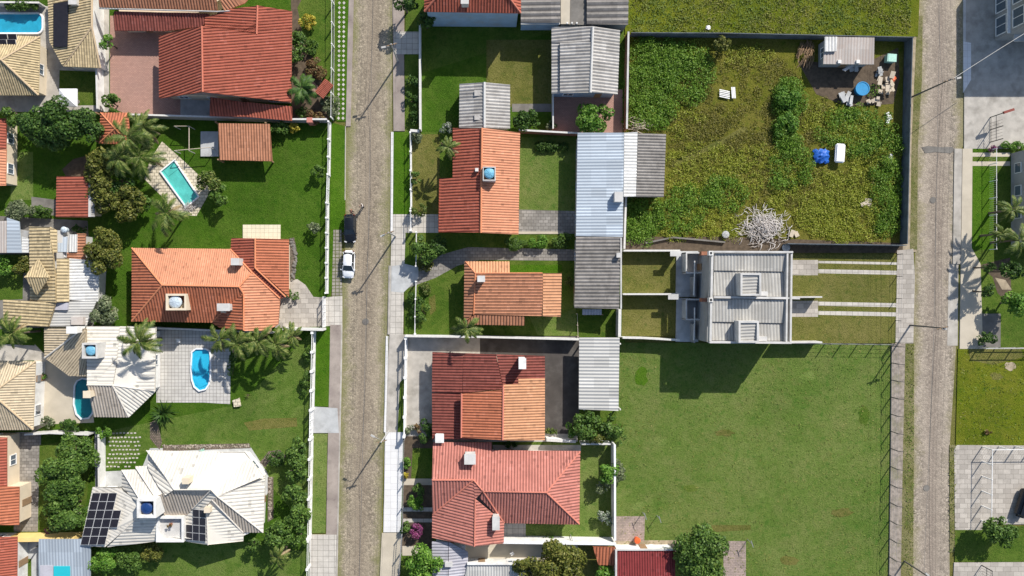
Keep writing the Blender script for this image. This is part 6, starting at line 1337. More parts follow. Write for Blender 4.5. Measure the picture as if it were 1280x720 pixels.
SH = [
 (384, 26, 12, 10, 1.8, 'leaf_gold', 'golden yellow shrub beside the red roof garden'),
 (395, 84, 13, 15, 1.5, 'leaf_rust', 'rust coloured shrub in the garden strip by the street'),
 (388, 58, 10, 12, 1.6, 'leaf_mid', 'leafy shrub between the golden and the rust shrub'),
 (394, 146, 16, 8, 1.4, 'leaf_rust', 'reddish shrub by the end of the grey wall'),
 (414, 130, 14, 14, 1.4, 'leaf_grey', 'grey green shrub next to the stepping stones'),
 (377, 140, 9, 8, 1.4, 'leaf_mid', 'small green shrub under the dark fan palm'),
 (348, 160, 14, 8, 2.2, 'leaf_mid', 'shrub right of the brown tiled shelter'),
 (366, 160, 8, 6, 1.8, 'leaf_gold', 'yellow green shrub against the grey wall'),
 (398, 214, 9, 10, 2.8, 'leaf_mid', 'small shrub beside the white gate on the pool lawn'),
 (391, 282, 10, 10, 2.6, 'leaf_grey', 'pale small tree shrub on the lawn near the parked cars'),
 (30, 4, 30, 6, 2.0, 'leaf_mid', 'hedge shrub on the top edge behind the corner pool'),
 (24, 262, 20, 12, 2.4, 'leaf_grey', 'pale green shrub above the grey sheet shed'),
 (50, 264, 14, 9, 2.0, 'leaf_mid', 'green shrub between the grey shed and the red shed'),
 (6, 332, 13, 14, 2.8, 'leaf_bright', 'bright shrub at the left edge below the grey shed'),
 (33, 334, 14, 17, 3.0, 'leaf_olive', 'olive round shrub left of the pyramid turret'),
 (100, 285, 12, 6, 1.5, 'leaf_dark', 'dark shrub below the bright red shed'),
 (366, 368, 10, 9, 1.6, 'leaf_mid', 'airy shrub in the driveway of the orange house'),
 (131, 540, 11, 8, 2.4, 'leaf_bright', 'fern like shrub at the corner of the white lane wall'),
 (60, 528, 9, 7, 1.6, 'leaf_grey', 'grey shrub at the south end of the beige patio'),
 (86, 532, 14, 9, 2.4, 'leaf_dark', 'dark shrub against the pale wall south of the patio'),
 (52, 470, 5, 5, 1.2, 'leaf_bright', 'little bright plant by the white wall of the beige patio'),
 (62, 662, 8, 5, 1.0, 'leaf_magenta', 'dark magenta shrub beside the yellow wall'),
 (343, 574, 12, 11, 2.0, 'leaf_dark', 'dark round shrub inside the stone ring'),
 (130, 700, 21, 18, 3.2, 'leaf_bright', 'broad leaved banana like shrub at the bottom left'),
 (160, 702, 16, 16, 3.0, 'leaf_mid', 'green shrub right of the banana like shrub'),
 (186, 690, 18, 12, 2.8, 'leaf_olive', 'olive shrub under the eave of the ivory house'),
 (383, 440, 7, 16, 1.8, 'leaf_mid', 'hedge shrub at the north of the white capped fence'),
 (383, 478, 7, 20, 1.8, 'leaf_mid', 'hedge shrub in the middle of the white capped fence'),
 (290, 460, 5, 24, 1.4, 'leaf_mid', 'narrow hedge on the east side of the tiled pool terrace'),
 (516, 100, 8, 12, 1.8, 'leaf_dark', 'north hedge shrub beside the white street wall'),
 (516, 124, 8, 13, 1.8, 'leaf_dark', 'middle hedge shrub beside the white street wall'),
 (516, 148, 8, 13, 1.8, 'leaf_dark', 'south hedge shrub beside the white street wall'),
 (558, 161, 8, 9, 1.8, 'leaf_blossom', 'white flowering shrub at the corner of the red roof'),
 (520, 172, 8, 8, 1.6, 'leaf_grey', 'grey shrub at the short white wall end'),
 (519, 222, 8, 9, 2.2, 'leaf_mid', 'round shrub in the middle of the olive front lawn'),
 (524, 262, 12, 8, 2.2, 'leaf_palm', 'spiky pale shrub by the paved entry'),
 (547, 308, 14, 15, 2.2, 'leaf_dark', 'dark shrub under the red roof corner by the drive'),
 (530, 330, 12, 10, 1.6, 'leaf_olive', 'olive shrub beside the curved drive'),
 (518, 384, 9, 22, 1.6, 'leaf_dark', 'dark hedge shrub on the amber house fence'),
 (528, 388, 9, 18, 1.8, 'leaf_mid', 'green shrub inside the fence of the amber house'),
 (533, 360, 9, 9, 1.0, 'leaf_palm', 'low light shrub where the curved drive meets the lawn'),
 (690, 158, 8, 8, 1.4, 'leaf_grey', 'pale shrub at the brick yard corner'),
 (645, 304, 16, 8, 1.6, 'leaf_mid', 'hedge shrub at the west end below the patio'),
 (675, 302, 16, 8, 1.6, 'leaf_bright', 'hedge shrub in the middle below the patio'),
 (704, 301, 15, 9, 1.6, 'leaf_mid', 'hedge shrub at the east end below the patio'),
 (690, 182, 24, 6, 1.0, 'leaf_dark', 'dark low hedge along the brown wall'),
 (711, 352, 6, 8, 1.8, 'leaf_olive', 'small olive shrub right of the amber house'),
 (718, 536, 11, 13, 2.8, 'leaf_bright', 'bright shrub at the corner of the dark yard'),
 (690, 540, 10, 4, 0.9, 'leaf_palm', 'low plants along the wall of the dark yard'),
 (640, 556, 11, 4, 1.0, 'leaf_dark', 'dark shrub in the gap between two tiled houses'),
 (774, 545, 9, 12, 2.2, 'leaf_mid', 'climbing shrub on the field side of the wall corner'),
 (774, 588, 7, 16, 2.0, 'leaf_grey', 'climbing grey plant on the field side of the white wall'),
 (508, 580, 7, 8, 1.5, 'leaf_bright', 'round bright clipped shrub before the pink house'),
 (508, 594, 6, 5, 1.1, 'leaf_gold', 'small yellow shrub before the pink house'),
 (522, 628, 15, 11, 2.2, 'leaf_bright', 'leafy shrub between the paths of the pink house'),
 (524, 612, 9, 10, 2.2, 'leaf_mid', 'green shrub north of the leafy path shrub'),
 (533, 540, 8, 18, 2.4, 'leaf_dark', 'dark shrub on the side of the patchwork house'),
 (511, 537, 7, 6, 1.5, 'leaf_grey', 'grey green shrub at the end of the white street fence'),
 (521, 536, 7, 6, 1.5, 'leaf_rust', 'red leaved shrub beside the grey green one'),
 (520, 665, 11, 10, 2.0, 'leaf_magenta', 'magenta flowering bush in the pink house front garden'),
 (508, 660, 7, 9, 1.5, 'leaf_mid', 'green shrub left of the magenta bush'),
 (985, 124, 16, 22, 2.0, 'leaf_bright', 'bright green thicket mound in the rough lot'),
 (983, 158, 13, 20, 1.8, 'leaf_bright', 'second bright mound south of the thicket in the rough lot'),
 (905, 55, 12, 12, 3.0, 'leaf_olive', 'olive shrub growing over the north wall of the rough lot'),
 (1242, 186, 7, 4, 1.0, 'leaf_magenta', 'reddish plant by the right forecourt gate'),
 (1268, 182, 20, 4, 1.0, 'leaf_bright', 'low bright hedge along the right forecourt'),
 (1232, 424, 14, 9, 2.0, 'leaf_dark', 'dark shrub at the rail fence on the right'),
 (1236, 540, 5, 4, 0.8, 'leaf_rust', 'tiny brown plant at the edge of the right lawn'),
 (685, 674, 10, 4, 1.4, 'leaf_mid', 'green shrub behind the thick white wall'),
]
for px, py, r_, ry, h, m, lb in SH: shrub(px, py, r_, h, m, lb, ry=ry, size=0.15, dens=70)
PL = [
 (160, 172, 28, 5.5, 'largest palm in the clump above the angled pool', 18),
 (178, 158, 24, 5.0, 'palm nearest the grey wall in the clump', 16),
 (175, 196, 26, 4.5, 'palm at the lower right of the clump by the stone deck', 16),
 (148, 198, 21, 5.0, 'palm at the lower left of the clump', 15),
 (208, 266, 26, 5.5, 'slender palm south of the angled pool casting a star shadow', 15),
 (15, 417, 26, 6.0, 'palm at the left edge above the peach beige house', 17),
 (174, 427, 27, 6.5, 'large palm leaning over the ivory roof', 20),
 (275, 424, 22, 4.5, 'westernmost palm of the row above the pool lawn', 15),
 (297, 430, 25, 4.5, 'second palm from the west in the row', 15),
 (322, 426, 25, 4.8, 'middle palm of the row below the orange house', 15),
 (344, 430, 22, 4.5, 'fourth palm of the row near the driveway', 15),
 (366, 420, 17, 3.5, 'easternmost short palm of the row', 13),
 (347, 698, 16, 4.5, 'pale palm at the bottom near the white gate', 15),
 (378, 110, 19, 3.0, 'dark fan palm beside the red tiled house', 22),
 (560, 184, 16, 5.0, 'slim palm beside the red roof of the tank house', 12),
 (583, 410, 20, 6.0, 'palm leaning over the long white wall', 14),
 (1266, 262, 18, 4.6, 'tall palm above the right lawn', 14),
 (1274, 300, 22, 5.4, 'palm at the right edge south of the tall palm', 14),
 (1252, 292, 15, 4.2, 'smaller palm behind the white post fence', 12),
 (1258, 408, 0, 0, None, 0),
]
for px, py, r_, h, lb, n in PL:
    if lb: palm(px, py, r_, h, 'leaf_dark' if 'dark fan' in lb else 'leaf_palm', lb, n+2, wide=0.62 if 'fan' in lb else 0.5)
agave(205, 516, 19, 1.8, 'leaf_dark', 'big dark agave at the corner of the pool terrace', 46)
agave(310, 494, 5, 0.6, 'leaf_palm', 'small agave by the steps of the pool terrace', 18)

# ================================================================== SCRUB on the rough lot
def scrub(name, label, mat, zones, n, size, hmax, rmax):
    """a thicket of many weed clumps of uneven height and width, with gaps between them"""
    z = np.array([q[4]*q[2]*q[3] for q in zones]); pk = RNG.choice(len(zones), n, p=z/z.sum()); Z = np.array(zones)[pk]
    t = RNG.uniform(0, 2*np.pi, n); r = np.sqrt(RNG.uniform(0, 1, n)); X = Z[:, 0]+np.cos(t)*r*Z[:, 2]; Y = Z[:, 1]+np.sin(t)*r*Z[:, 3]
    ok = (X > 784) & (X < 1124) & (Y > 51) & (Y < 302) & ~((X > 1018) & (Y < 104)) & ~((X > 998) & (Y < 130) & (RNG.uniform(0, 1, n) < 0.9)) & ~((X > 926) & (X < 990) & (Y > 260)) & ~((X > 1012) & (X < 1062) & (Y > 178) & (Y < 212)) & ~((X > 778) & (X < 836) & (Y > 160) & (Y < 250))
    py = 210-0.56*(X-838); ok &= ~((X > 836) & (X < 935) & (np.abs(Y-py) < 5))
    ok &= ~((X > 893) & (X < 924) & (Y > 105) & (Y < 132))
    X, Y = X[ok], Y[ok]; m = len(X); rad = RNG.uniform(0.25, 1.0, m)**1.5*rmax; hh = RNG.uniform(0.2, 1.0, m)*hmax*(0.4+0.6*rad/rmax)
    cnt = np.clip((rad**2*95).astype(int), 7, 160); C = []; 
    for x, y, q, h, k in zip(X, Y, rad, hh, cnt):
        a = RNG.uniform(0, 2*np.pi, k); d = np.sqrt(RNG.uniform(0, 1, k)); zz = 0.13+h*np.sqrt(np.maximum(0, 1-d**2))*RNG.uniform(0.55, 1.15, k)
        C.append(np.stack([(x-NX)*S+np.cos(a)*d*q, -(y-NY)*S+np.sin(a)*d*q, zz], 1))
    C = np.concatenate(C); k = len(C); N = RNG.normal(size=(k, 3))*0.5+np.array([0, 0, 0.8]); N /= np.linalg.norm(N, axis=1, keepdims=True)
    V, F = leaves(C, N, RNG.uniform(0.6, 1.3, k)*size, 0.5)
    o = link(bpy.data.objects.new(name, mesh(name, V, F, mat))); o['kind'] = 'stuff'; o['label'] = label
scrub('weeds', 'lush dark green weeds covering the west of the rough lot', 'leaf_lush', [(820, 75, 50, 26, 1), (810, 125, 32, 40, 1), (858, 92, 30, 36, .7), (800, 275, 26, 28, 1), (845, 262, 34, 34, .6), (985, 125, 18, 24, 1.5), (984, 165, 14, 26, 1.2), (905, 245, 30, 22, .6), (1060, 165, 40, 30, .5), (1105, 220, 20, 80, .6), (1090, 110, 25, 20, .6), (985, 210, 25, 35, .5)], 1500, 0.13, 1.25, 1.2)
scrub('weeds', 'yellow green weeds spread over the east and south of the rough lot', 'leaf_lime', [(880, 225, 60, 45, .8), (1075, 200, 48, 60, 1.2), (1060, 270, 66, 32, 1.3), (880, 285, 70, 16, .9), (1000, 240, 40, 40, .6), (950, 220, 50, 40, .6), (845, 150, 40, 25, .6), (1040, 150, 40, 25, .8), (935, 70, 30, 14, .8), (870, 60, 20, 12, .6)], 2400, 0.105, 0.6, 0.85)
scrub('dry_weeds', 'dry olive brown grass in the middle of the rough lot', 'leaf_dry', [(930, 120, 80, 60, .7), (900, 190, 70, 40, .7), (960, 255, 60, 40, .6), (1015, 170, 40, 50, .6), (1020, 215, 40, 50, .5), (860, 130, 40, 60, .5), (1080, 250, 40, 30, .4)], 1800, 0.10, 0.32, 0.8)
def tufts():
    """weeds and rough grass in the field above, along walls and on the big field"""
    out = []
    for (x0, y0, x1, y1, n, hm, pw) in ((786, -15, 1138, 43, 20000, .13, 1), (776, 432, 1111, 735, 9000, .05, 1), (1198, 438, 1290, 556, 1500, .06, 1), (1131, 430, 1142, 735, 900, .10, 1), (1186, 558, 1194, 690, 500, .1, 1)):
        X = RNG.uniform(x0, x1, n); Y = RNG.uniform(y0, y1, n); pat = 0.5+0.5*np.sin(X*0.21+1.9*np.sin(Y*0.11))*np.sin(Y*0.23+2.3*np.sin(X*0.07))
        k = RNG.uniform(0, 1, n) < 0.25+0.75*pat; X, Y, pat = X[k], Y[k], pat[k]
        out.append(np.stack([(X-NX)*S, -(Y-NY)*S, 0.11+hm*pat*RNG.uniform(0.2, 1.3, len(X))], 1))
    C = np.concatenate(out); n = len(C); Nn = RNG.normal(size=(n, 3))*0.5+np.array([0, 0, 0.8]); Nn /= np.linalg.norm(Nn, axis=1, keepdims=True)
    V, F = leaves(C, Nn, RNG.uniform(0.06, 0.2, n), 0.35)
    o = link(bpy.data.objects.new('grass_tufts', mesh('grass_tufts', V, F, 'leaf_tuft'))); o['kind'] = 'stuff'; o['label'] = 'rough grass tufts on the open fields'
tufts()

# ================================================================== THINGS ON THE ROUGH LOT AND IN GARDENS
def heap(px, py, rx, ry, n, L, mat, label, name, cat, h=0.6, r=0.035, spread=None):
    p = P(px, py); s = Shape()
    for i in range(n):
        a = RNG.uniform(0, 2*np.pi); d = min(1.35, abs(RNG.normal())*0.62) if n > 300 else math.sqrt(RNG.uniform(0, 1)); c = Vector((p.x+math.cos(a)*d*rx*S, p.y+math.sin(a)*d*ry*S, 0.15+h*max(0, 1-d)*RNG.uniform(.3, 1)+0.1))
        b_ = RNG.uniform(0, 2*np.pi) if spread is None else R(spread+RNG.uniform(-25, 25)); l = L*RNG.uniform(.5, 1.1)
        v = Vector((math.cos(b_), math.sin(b_), RNG.uniform(-.25, .35)))*l/2
        bend = Vector((RNG.uniform(-.15, .15), RNG.uniform(-.15, .15), RNG.uniform(0, .2)))*l
        s.tube([c-v, c+bend, c+v], [r, r*0.8, r*0.4], 4)
    return single(name, s, mat, label, cat)
heap(953, 284, 27, 20, 620, 1.25, 'twig', 'large heap of pale dry cut branches', 'branch_pile', 'branch pile', 0.7, 0.05)
heap(1006, 68, 10, 14, 70, 2.2, 'wood', 'brown pile of poles and palm stalks left of the shack', 'pole_pile', 'wood pile', 0.6, 0.05, 70)
heap(798, 157, 12, 8, 40, 2.4, 'wood_pale', 'stack of grey sticks beside the long blue roofed house', 'stick_pile', 'wood pile', 0.6, 0.06, -10)
def planks(px, py, n, w_, l_, rx, ry, mat, label, name='plank_pile', cat='debris'):
    p = P(px, py); s = Shape()
    for i in range(n):
        s.box((p.x+RNG.uniform(-rx, rx)*S, p.y+RNG.uniform(-ry, ry)*S, 0.2+0.07*i), (w_*RNG.uniform(.6, 1.2), l_*RNG.uniform(.6, 1.2), 0.05), RNG.uniform(-.5, .5), (RNG.uniform(-.12, .12), RNG.uniform(-.12, .12)))
    return single(name, s, mat, label, cat)
planks(1056, 125, 9, 0.7, 1.3, 8, 5, 'concrete_cool', 'pile of pale grey broken boards on the soil')
planks(1104, 106, 16, 0.6, 0.9, 9, 10, 'wood_pale', 'pile of beige rubble boards near the street wall')
planks(1114, 100, 6, 0.4, 0.4, 3, 3, 'orange_plastic', 'small heap of orange brick scraps on the rubble')
planks(1107, 150, 4, 0.5, 1.0, 3, 7, 'cloth_white', 'white plastic scraps near the street wall')
planks(1098, 92, 7, 0.5, 0.7, 5, 5, 'concrete_cool', 'grey boards beside the mint green chest')
planks(1066, 84, 4, 0.5, 1.4, 4, 2, 'wall_pale', 'grey boards leaning at the south wall of the shack')
planks(1090, 127, 8, 0.5, 0.6, 8, 4, 'wood_pale', 'beige scraps at the south edge of the soil')
planks(885, 35, 2, 0.5, 0.6, 1, 1, 'cloth_white', 'white bag on the upper grass field')
planks(992, 293, 4, 0.7, 0.9, 4, 4, 'wood_pale', 'pale boards right of the branch heap')
planks(1113, 198, 3, 0.5, 0.7, 2, 3, 'cloth_white', 'small white scrap in the weeds by the street wall')
planks(1085, 254, 4, 0.9, 0.7, 8, 3, 'wood_pale', 'bare pale boards in a gap of the weeds')
def sbench():
    p = P(909, 119); t = Thing('pallet', 'broken white slatted pallet lying in the rough lot', 'pallet', p)
    for i in range(5): s = Shape().box((p.x-0.5, p.y+0.55-i*0.24, 0.35+0.03*(i % 2)), (1.5, 0.14, 0.05), R(-12)); t.part('slat', s, 'white_paint')
    for i in range(3): t.part('slat', Shape().box((p.x+0.55+i*0.2, p.y+0.25, 0.42), (0.15, 1.6, 0.05), R(4)), 'white_paint')
    t.part('runner', Shape().box((p.x-0.1, p.y, 0.25), (0.1, 1.2, 0.12)), 'wood_pale')
sbench()
def cushion(px, py, sx, sy, sz, mat, label, name, cat, rz=0, z=0.5):
    p = P(px, py); bm = bmesh.new(); bmesh.ops.create_cube(bm, size=1.0)
    bmesh.ops.scale(bm, vec=(sx, sy, sz), verts=bm.verts); bmesh.ops.bevel(bm, geom=bm.edges[:], offset=min(sx, sy, sz)*0.3, segments=3, affect='EDGES')
    bmesh.ops.rotate(bm, verts=bm.verts, cent=(0, 0, 0), matrix=Matrix.Rotation(rz, 3, 'Z')); bmesh.ops.translate(bm, verts=bm.verts, vec=(p.x, p.y, z))
    s = Shape().add([v.co.copy() for v in bm.verts], []); bm.verts.index_update(); s.F = [tuple(v.index for v in f.verts) for f in bm.faces]; bm.free()
    return single(name, s, mat, label, cat)
cushion(1046, 193, 1.35, 2.7, 0.5, 'cloth_white', 'white mattress lying on the weeds of the rough lot', 'mattress', 'mattress', R(-4), 0.85)
def tarp():
    p = P(1025, 196); V = []; F = []; n = 9
    for i in range(n):
        for j in range(n):
            x = (i/(n-1)-.5)*2.2; y = (j/(n-1)-.5)*2.0; z = 0.75-0.5*(abs(x)/1.1)**2*0.9-0.35*(abs(y)/1.0)**2+RNG.uniform(-.1, .1)
            V.append(Vector((p.x+x*(1+.1*math.sin(j*2)), p.y+y*(1+.12*math.sin(i*2.3)), z+0.2)))
    for i in range(n-1):
        for j in range(n-1): F.append((i*n+j, (i+1)*n+j, (i+1)*n+j+1, i*n+j+1))
    V2 = [v-Vector((0, 0, 0.03)) for v in V]; k = len(V); F += [tuple(x+k for x in f[::-1]) for f in F]
    single('tarpaulin', Shape().add(V+V2, F), 'tarp_blue', 'crumpled bright blue tarpaulin beside the white mattress', 'tarpaulin')
tarp()
tank(1079.5, 110, 1.2, 0.95, 1.1, 'tank_cyan', 'open blue water tank standing on the soil by the shack', True)
tank(907.5, 293, 0.7, 0.5, 0.5, 'concrete_cool', 'grey tub lying beside the branch heap')
tank(983, 309.5, 0.5, 0.55, 0.4, 'concrete_cool', 'round pale tub in the alley north of the duplex')
def crate():
    p = P(1110, 75); t = Thing('chest', 'mint green chest with a lid beside the shack', 'chest', p)
    t.part('body', Shape().box((p.x, p.y, 0.5), (1.2, 1.0, 0.85), R(-4)), 'mint'); t.part('lid', Shape().box((p.x, p.y, 0.96), (1.3, 1.1, 0.1), R(-4)), 'mint')
crate()
def umbrella():
    p = P(85, 122, 2.4); t = Thing('parasol', 'square white parasol between the trees and the shaded lawn', 'parasol', (p.x, p.y, 0.1)); a = 1.25
    V = [p+Vector((x*a, y*a, 0)) for x, y in ((-1, -1), (1, -1), (1, 1), (-1, 1))]+[p+Vector((0, 0, 0.7))]+[p+Vector((x*a, y*a, -0.2)) for x, y in ((-1, -1), (1, -1), (1, 1), (-1, 1))]
    t.part('canopy', (V, [(0, 1, 4), (1, 2, 4), (2, 3, 4), (3, 0, 4), (0, 5, 6, 1), (1, 6, 7, 2), (2, 7, 8, 3), (3, 8, 5, 0)]), 'cloth_white')
    t.part('pole', Shape().tube([(p.x, p.y, 0.1), (p.x, p.y, 3.0)], 0.04, 8), 'grey_metal')
    t.part('base', Shape().lathe((p.x, p.y, 0.11), [(0.35, 0), (0.35, 0.08), (0.1, 0.12)], 14), 'concrete_dark')
umbrella()
def mailhouse():
    p = P(405, 111, 2.2); t = Thing('entry_gate', 'small red tiled gate roof turned at an angle by the stepping stones', 'gate roof', (p.x, p.y, 0.1)); rz = R(52); e = Vector((math.cos(rz), math.sin(rz), 0)); f = Vector((-e.y, e.x, 0))
    q = lambda a, b_, z: p+e*a+f*b_+Vector((0, 0, z))
    for sg in (1, -1):
        V, F, UV = roof_face([q(-1.2, 0, 0.35), q(1.2, 0, 0.35), q(1.2, sg*0.75, 0), q(-1.2, sg*0.75, 0)], 0.22, 0.05); t.part('roof', (V, F), 'tile_red', uv=UV)
    for a in (-0.95, 0.95): c = q(a, 0, 0); t.part('post', Shape().box((c.x, c.y, 1.15), (0.3, 0.3, 2.1), rz), 'wall_brick')
    c = q(0, 0, 0); t.part('gate_leaf', Shape().box((c.x, c.y, 0.95), (1.55, 0.06, 1.6), rz), 'wood')
mailhouse()
single('gate_lodge', Shape().box(P(389, 152, 1.0), (0.8, 0.7, 2.0)), 'tile_pink', 'small pink block at the wall behind the reddish shrub', 'gate post')
def chair(px, py, mat, label, rz=0.0):
    p = P(px, py); t = Thing('garden_chair', label, 'chair', (p.x, p.y, 0.12)); c = lambda x, y, z: Vector((p.x+x*math.cos(rz)-y*math.sin(rz), p.y+x*math.sin(rz)+y*math.cos(rz), 0.12+z))
    t.part('seat', Shape().box(c(0, 0, 0.43), (0.5, 0.5, 0.05), rz), mat); t.part('backrest', Shape().box(c(0, 0.25, 0.72), (0.5, 0.05, 0.5), rz), mat)
    for x in (-.2, .2):
        for y in (-.2, .2): t.part('leg', Shape().box(c(x, y, 0.2), (0.05, 0.05, 0.42), rz), mat)
chair(640, 690, 'white_paint', 'white garden chair in the beige courtyard', 0.5)
chair(225, 425.5, 'white_paint', 'white chair at the top of the pool terrace', 0.0)
single('stone_block', Shape().prism([tuple(P(x, y).xy) for x, y in ((292, 500), (300, 497), (302, 507), (294, 508))], 0.1, 0.5), 'deck_stone', 'stone block at the corner of the pool terrace', 'stone')
for i, (px, py, m, lb) in enumerate(((817, 673, 'orange_plastic', 'round orange bin by the maroon roof'), )):
    p = P(px-22, py); t = Thing('bin', lb, 'bin', (p.x, p.y, 0.1)); t.part('body', Shape().lathe((p.x, p.y, 0.1), [(0.32, 0), (0.42, 0.8), (0.44, 0.82)], 16), m); t.part('lid', Shape().lathe((p.x, p.y, 0.93), [(0.46, 0), (0.4, 0.1), (0.05, 0.16)], 16), m)
planks(808, 683, 7, 0.8, 0.6, 7, 2, 'cloth_white', 'pile of white boards next to the orange bin')
def clothes_post(px, py, label):
    p = P(px, py); t = Thing('clothes_post', label, 'clothes post', (p.x, p.y, 0.1)); t.part('post', Shape().tube([(p.x, p.y, 0.1), (p.x, p.y, 1.9)], 0.05, 8), 'grey_metal'); t.part('cross_bar', Shape().box((p.x, p.y, 1.88), (0.08, 1.0, 0.06), 0.3), 'grey_metal')
clothes_post(803, 640, 'thin pale post on the brown brick patch in the field'); clothes_post(821, 644, 'thin post on the grass right of the brick patch'); clothes_post(934, 674, 'thin post at the end of the brick path'); clothes_post(713, 668, 'white post inside the thick white wall')
p = P(232, 562, 0.1); single('garden_tap', Shape().box((p.x-11, p.y+1, 0.6), (0.1, 0.1, 0.01)), 'mint', 'x', 'tap') if False else None
heap(254, 563.0, 2, 1.2, 12, 0.6, 'mint', 'coiled mint green hose on the stone bed by the ivory house', 'garden_hose', 'hose', 0.2, 0.04)
heap(238, 258, 7, 5, 60, 0.9, 'twig', 'grey pile of dry fronds at the lower end of the angled pool', 'frond_pile', 'frond pile', 0.4, 0.03)
# steps of the pool terrace
def rocks(pts, label, n, rr, mat='concrete_dark'):
    s = Shape()
    for i in range(n):
        k = random.random(); j = random.randrange(len(pts)-1); a, b_ = P(*pts[j]), P(*pts[j+1]); c = a.lerp(b_, k)
        r = rr*random.uniform(.6, 1.3); s.lathe((c.x+random.uniform(-.2, .2), c.y+random.uniform(-.2, .2), 0.1), [(r, 0), (r*0.9, r*0.5), (r*0.4, r*0.8)], 6)
    o = link(bpy.data.objects.new('border_stones', mesh('border_stones', s.V, s.F, mat))); o['kind'] = 'stuff'; o['label'] = label
rocks([(364, 300), (370, 318), (366, 350)], 'border stones beside the orange house', 70, 0.2)
rocks([(204, 558), (312, 557)], 'border stones north of the ivory house', 110, 0.14, 'walk_worn')
rocks([(338, 596), (338, 650)], 'border stones east of the ivory house', 80, 0.14, 'walk_worn')

# ================================================================== CARS
def car(px, py, label, paint, L=4.0, W=1.72, hh=1.46, rz=0.0):
    """hatchback; local +y is the front"""
    p = P(px, py); T = Thing('parked_car', label, 'car', (p.x, p.y, 0.006), 'cars parked along the west street', rz)
    st = [(-L/2, .50, .62, .35), (-L/2+.08, .78, .85, .28), (-L/2+.5, .93, .90, .22), (-.9, 1.0, .93, .2), (0, 1.0, .93, .2), (.75, 1.0, .92, .2), (1.15, .97, .90, .22), (L/2-.35, .90, .80, .24), (L/2-.08, .74, .68, .3), (L/2, .50, .55, .36)]
    V = []; F = []; pr = [(-.86, 0), (-1, .25), (-1, .6), (-.93, .9), (-.7, 1.0), (0, 1.03), (.7, 1.0), (.93, .9), (1, .6), (1, .25), (.86, 0)]
    n = len(pr)
    for y, wf, zt, zb in st:
        for a, b_ in pr: V.append(Vector((a*wf*W/2, y, zb+(zt-zb)*b_)))
    for i in range(len(st)-1):
        for k in range(n): F.append((i*n+k, i*n+(k+1) % n, (i+1)*n+(k+1) % n, (i+1)*n+k))
    F.append(tuple(range(n))); F.append(tuple((len(st)-1)*n+k for k in range(n-1, -1, -1)))
    bd = T.part('body', (V, F), paint, local=True, smooth=True)
    base = [(-.80, -L/2+.28, .88), (.80, -L/2+.28, .88), (.80, .95, .91), (-.80, .95, .91)]; top = [(-.62, -L/2+.55, hh), (.62, -L/2+.55, hh), (.60, .22, hh-.02), (-.60, .22, hh-.02)]
    B = [Vector((x*W/1.72, y, z)) for x, y, z in base]; Tp = [Vector((x*W/1.72, y, z)) for x, y, z in top]
    g = Shape().add(B+Tp, [(0, 1, 5, 4), (2, 3, 7, 6), (1, 2, 6, 5), (3, 0, 4, 7), (4, 5, 6, 7)])
    T.part('window', g, 'glass_dark', local=True)
    rf = []
    for i in range(6):
        t = i/5; y = Tp[0].y+(Tp[2].y-Tp[0].y)*t; wv = .63-.01*t
        for a, z in ((-1, -.05), (-.9, .03), (0, .055), (.9, .03), (1, -.05)): rf.append(Vector((a*wv*W/1.72, y, hh+z-0.05*(2*t-1)**4)))
    T.part('roof', (rf, [(i*5+k, i*5+k+1, (i+1)*5+k+1, (i+1)*5+k) for i in range(5) for k in range(4)]), paint, local=True, smooth=True)
    for i, j in ((0, 4), (1, 5), (2, 6), (3, 7)): T.part('pillar', Shape().tube([B[i], Tp[j-4]+Vector((0, 0, .0))], 0.05, 6), paint, local=True)
    for sx in (-1, 1):
        T.part('pillar', Shape().tube([Vector((sx*.80*W/1.72, -.15, .9)), Vector((sx*.625*W/1.72, -.25, hh-.02))], 0.04, 6), paint, local=True)
        m = Shape().box((sx*(W/2+.08), .78, .98), (.2, .12, .14)); T.part('mirror', m, paint, local=True)
        T.part('headlight', Shape().box((sx*W*.36, L/2-.13, .64), (.34, .16, .14), -sx*.35), 'lens', local=True)
        T.part('taillight', Shape().box((sx*W*.36, -L/2+.1, .78), (.22, .12, .24), sx*.3), 'tail_red', local=True)
        for y in (-L/2+.75, L/2-.78):
            wv = Shape(); wv.tube([(sx*(W/2-.2), y, .31), (sx*(W/2-.0), y, .31)], .31, 18); wh = T.part('wheel', wv, 'rubber', local=True)
            T.part('rim', Shape().tube([(sx*(W/2-.01), y, .31), (sx*(W/2+.015), y, .31)], .2, 12), 'grey_metal', wh, local=True)
    T.part('bumper', Shape().box((0, L/2-.04, .42), (W*.72, .12, .16)), 'dark_metal' if paint == 'car_black' else paint, local=True)
    T.part('wiper', Shape().box((-.1, .93, .945), (.9, .03, .03)), 'rubber', local=True)
    return T
car(438.5, 286, 'black hatchback parked on the left of the street beside two people', 'car_black', 4.05, 1.75, 1.45, math.pi+0.01)
car(436.8, 330.5, 'white hatchback parked behind the black car', 'car_white', 3.95, 1.75, 1.5, math.pi-0.04)
cushion(1275, 626, 1.6, 4.4, 1.2, 'car_black', 'dark covered car seen at the right edge of the tiled forecourt', 'covered_car', 'car', R(-18), 0.8)

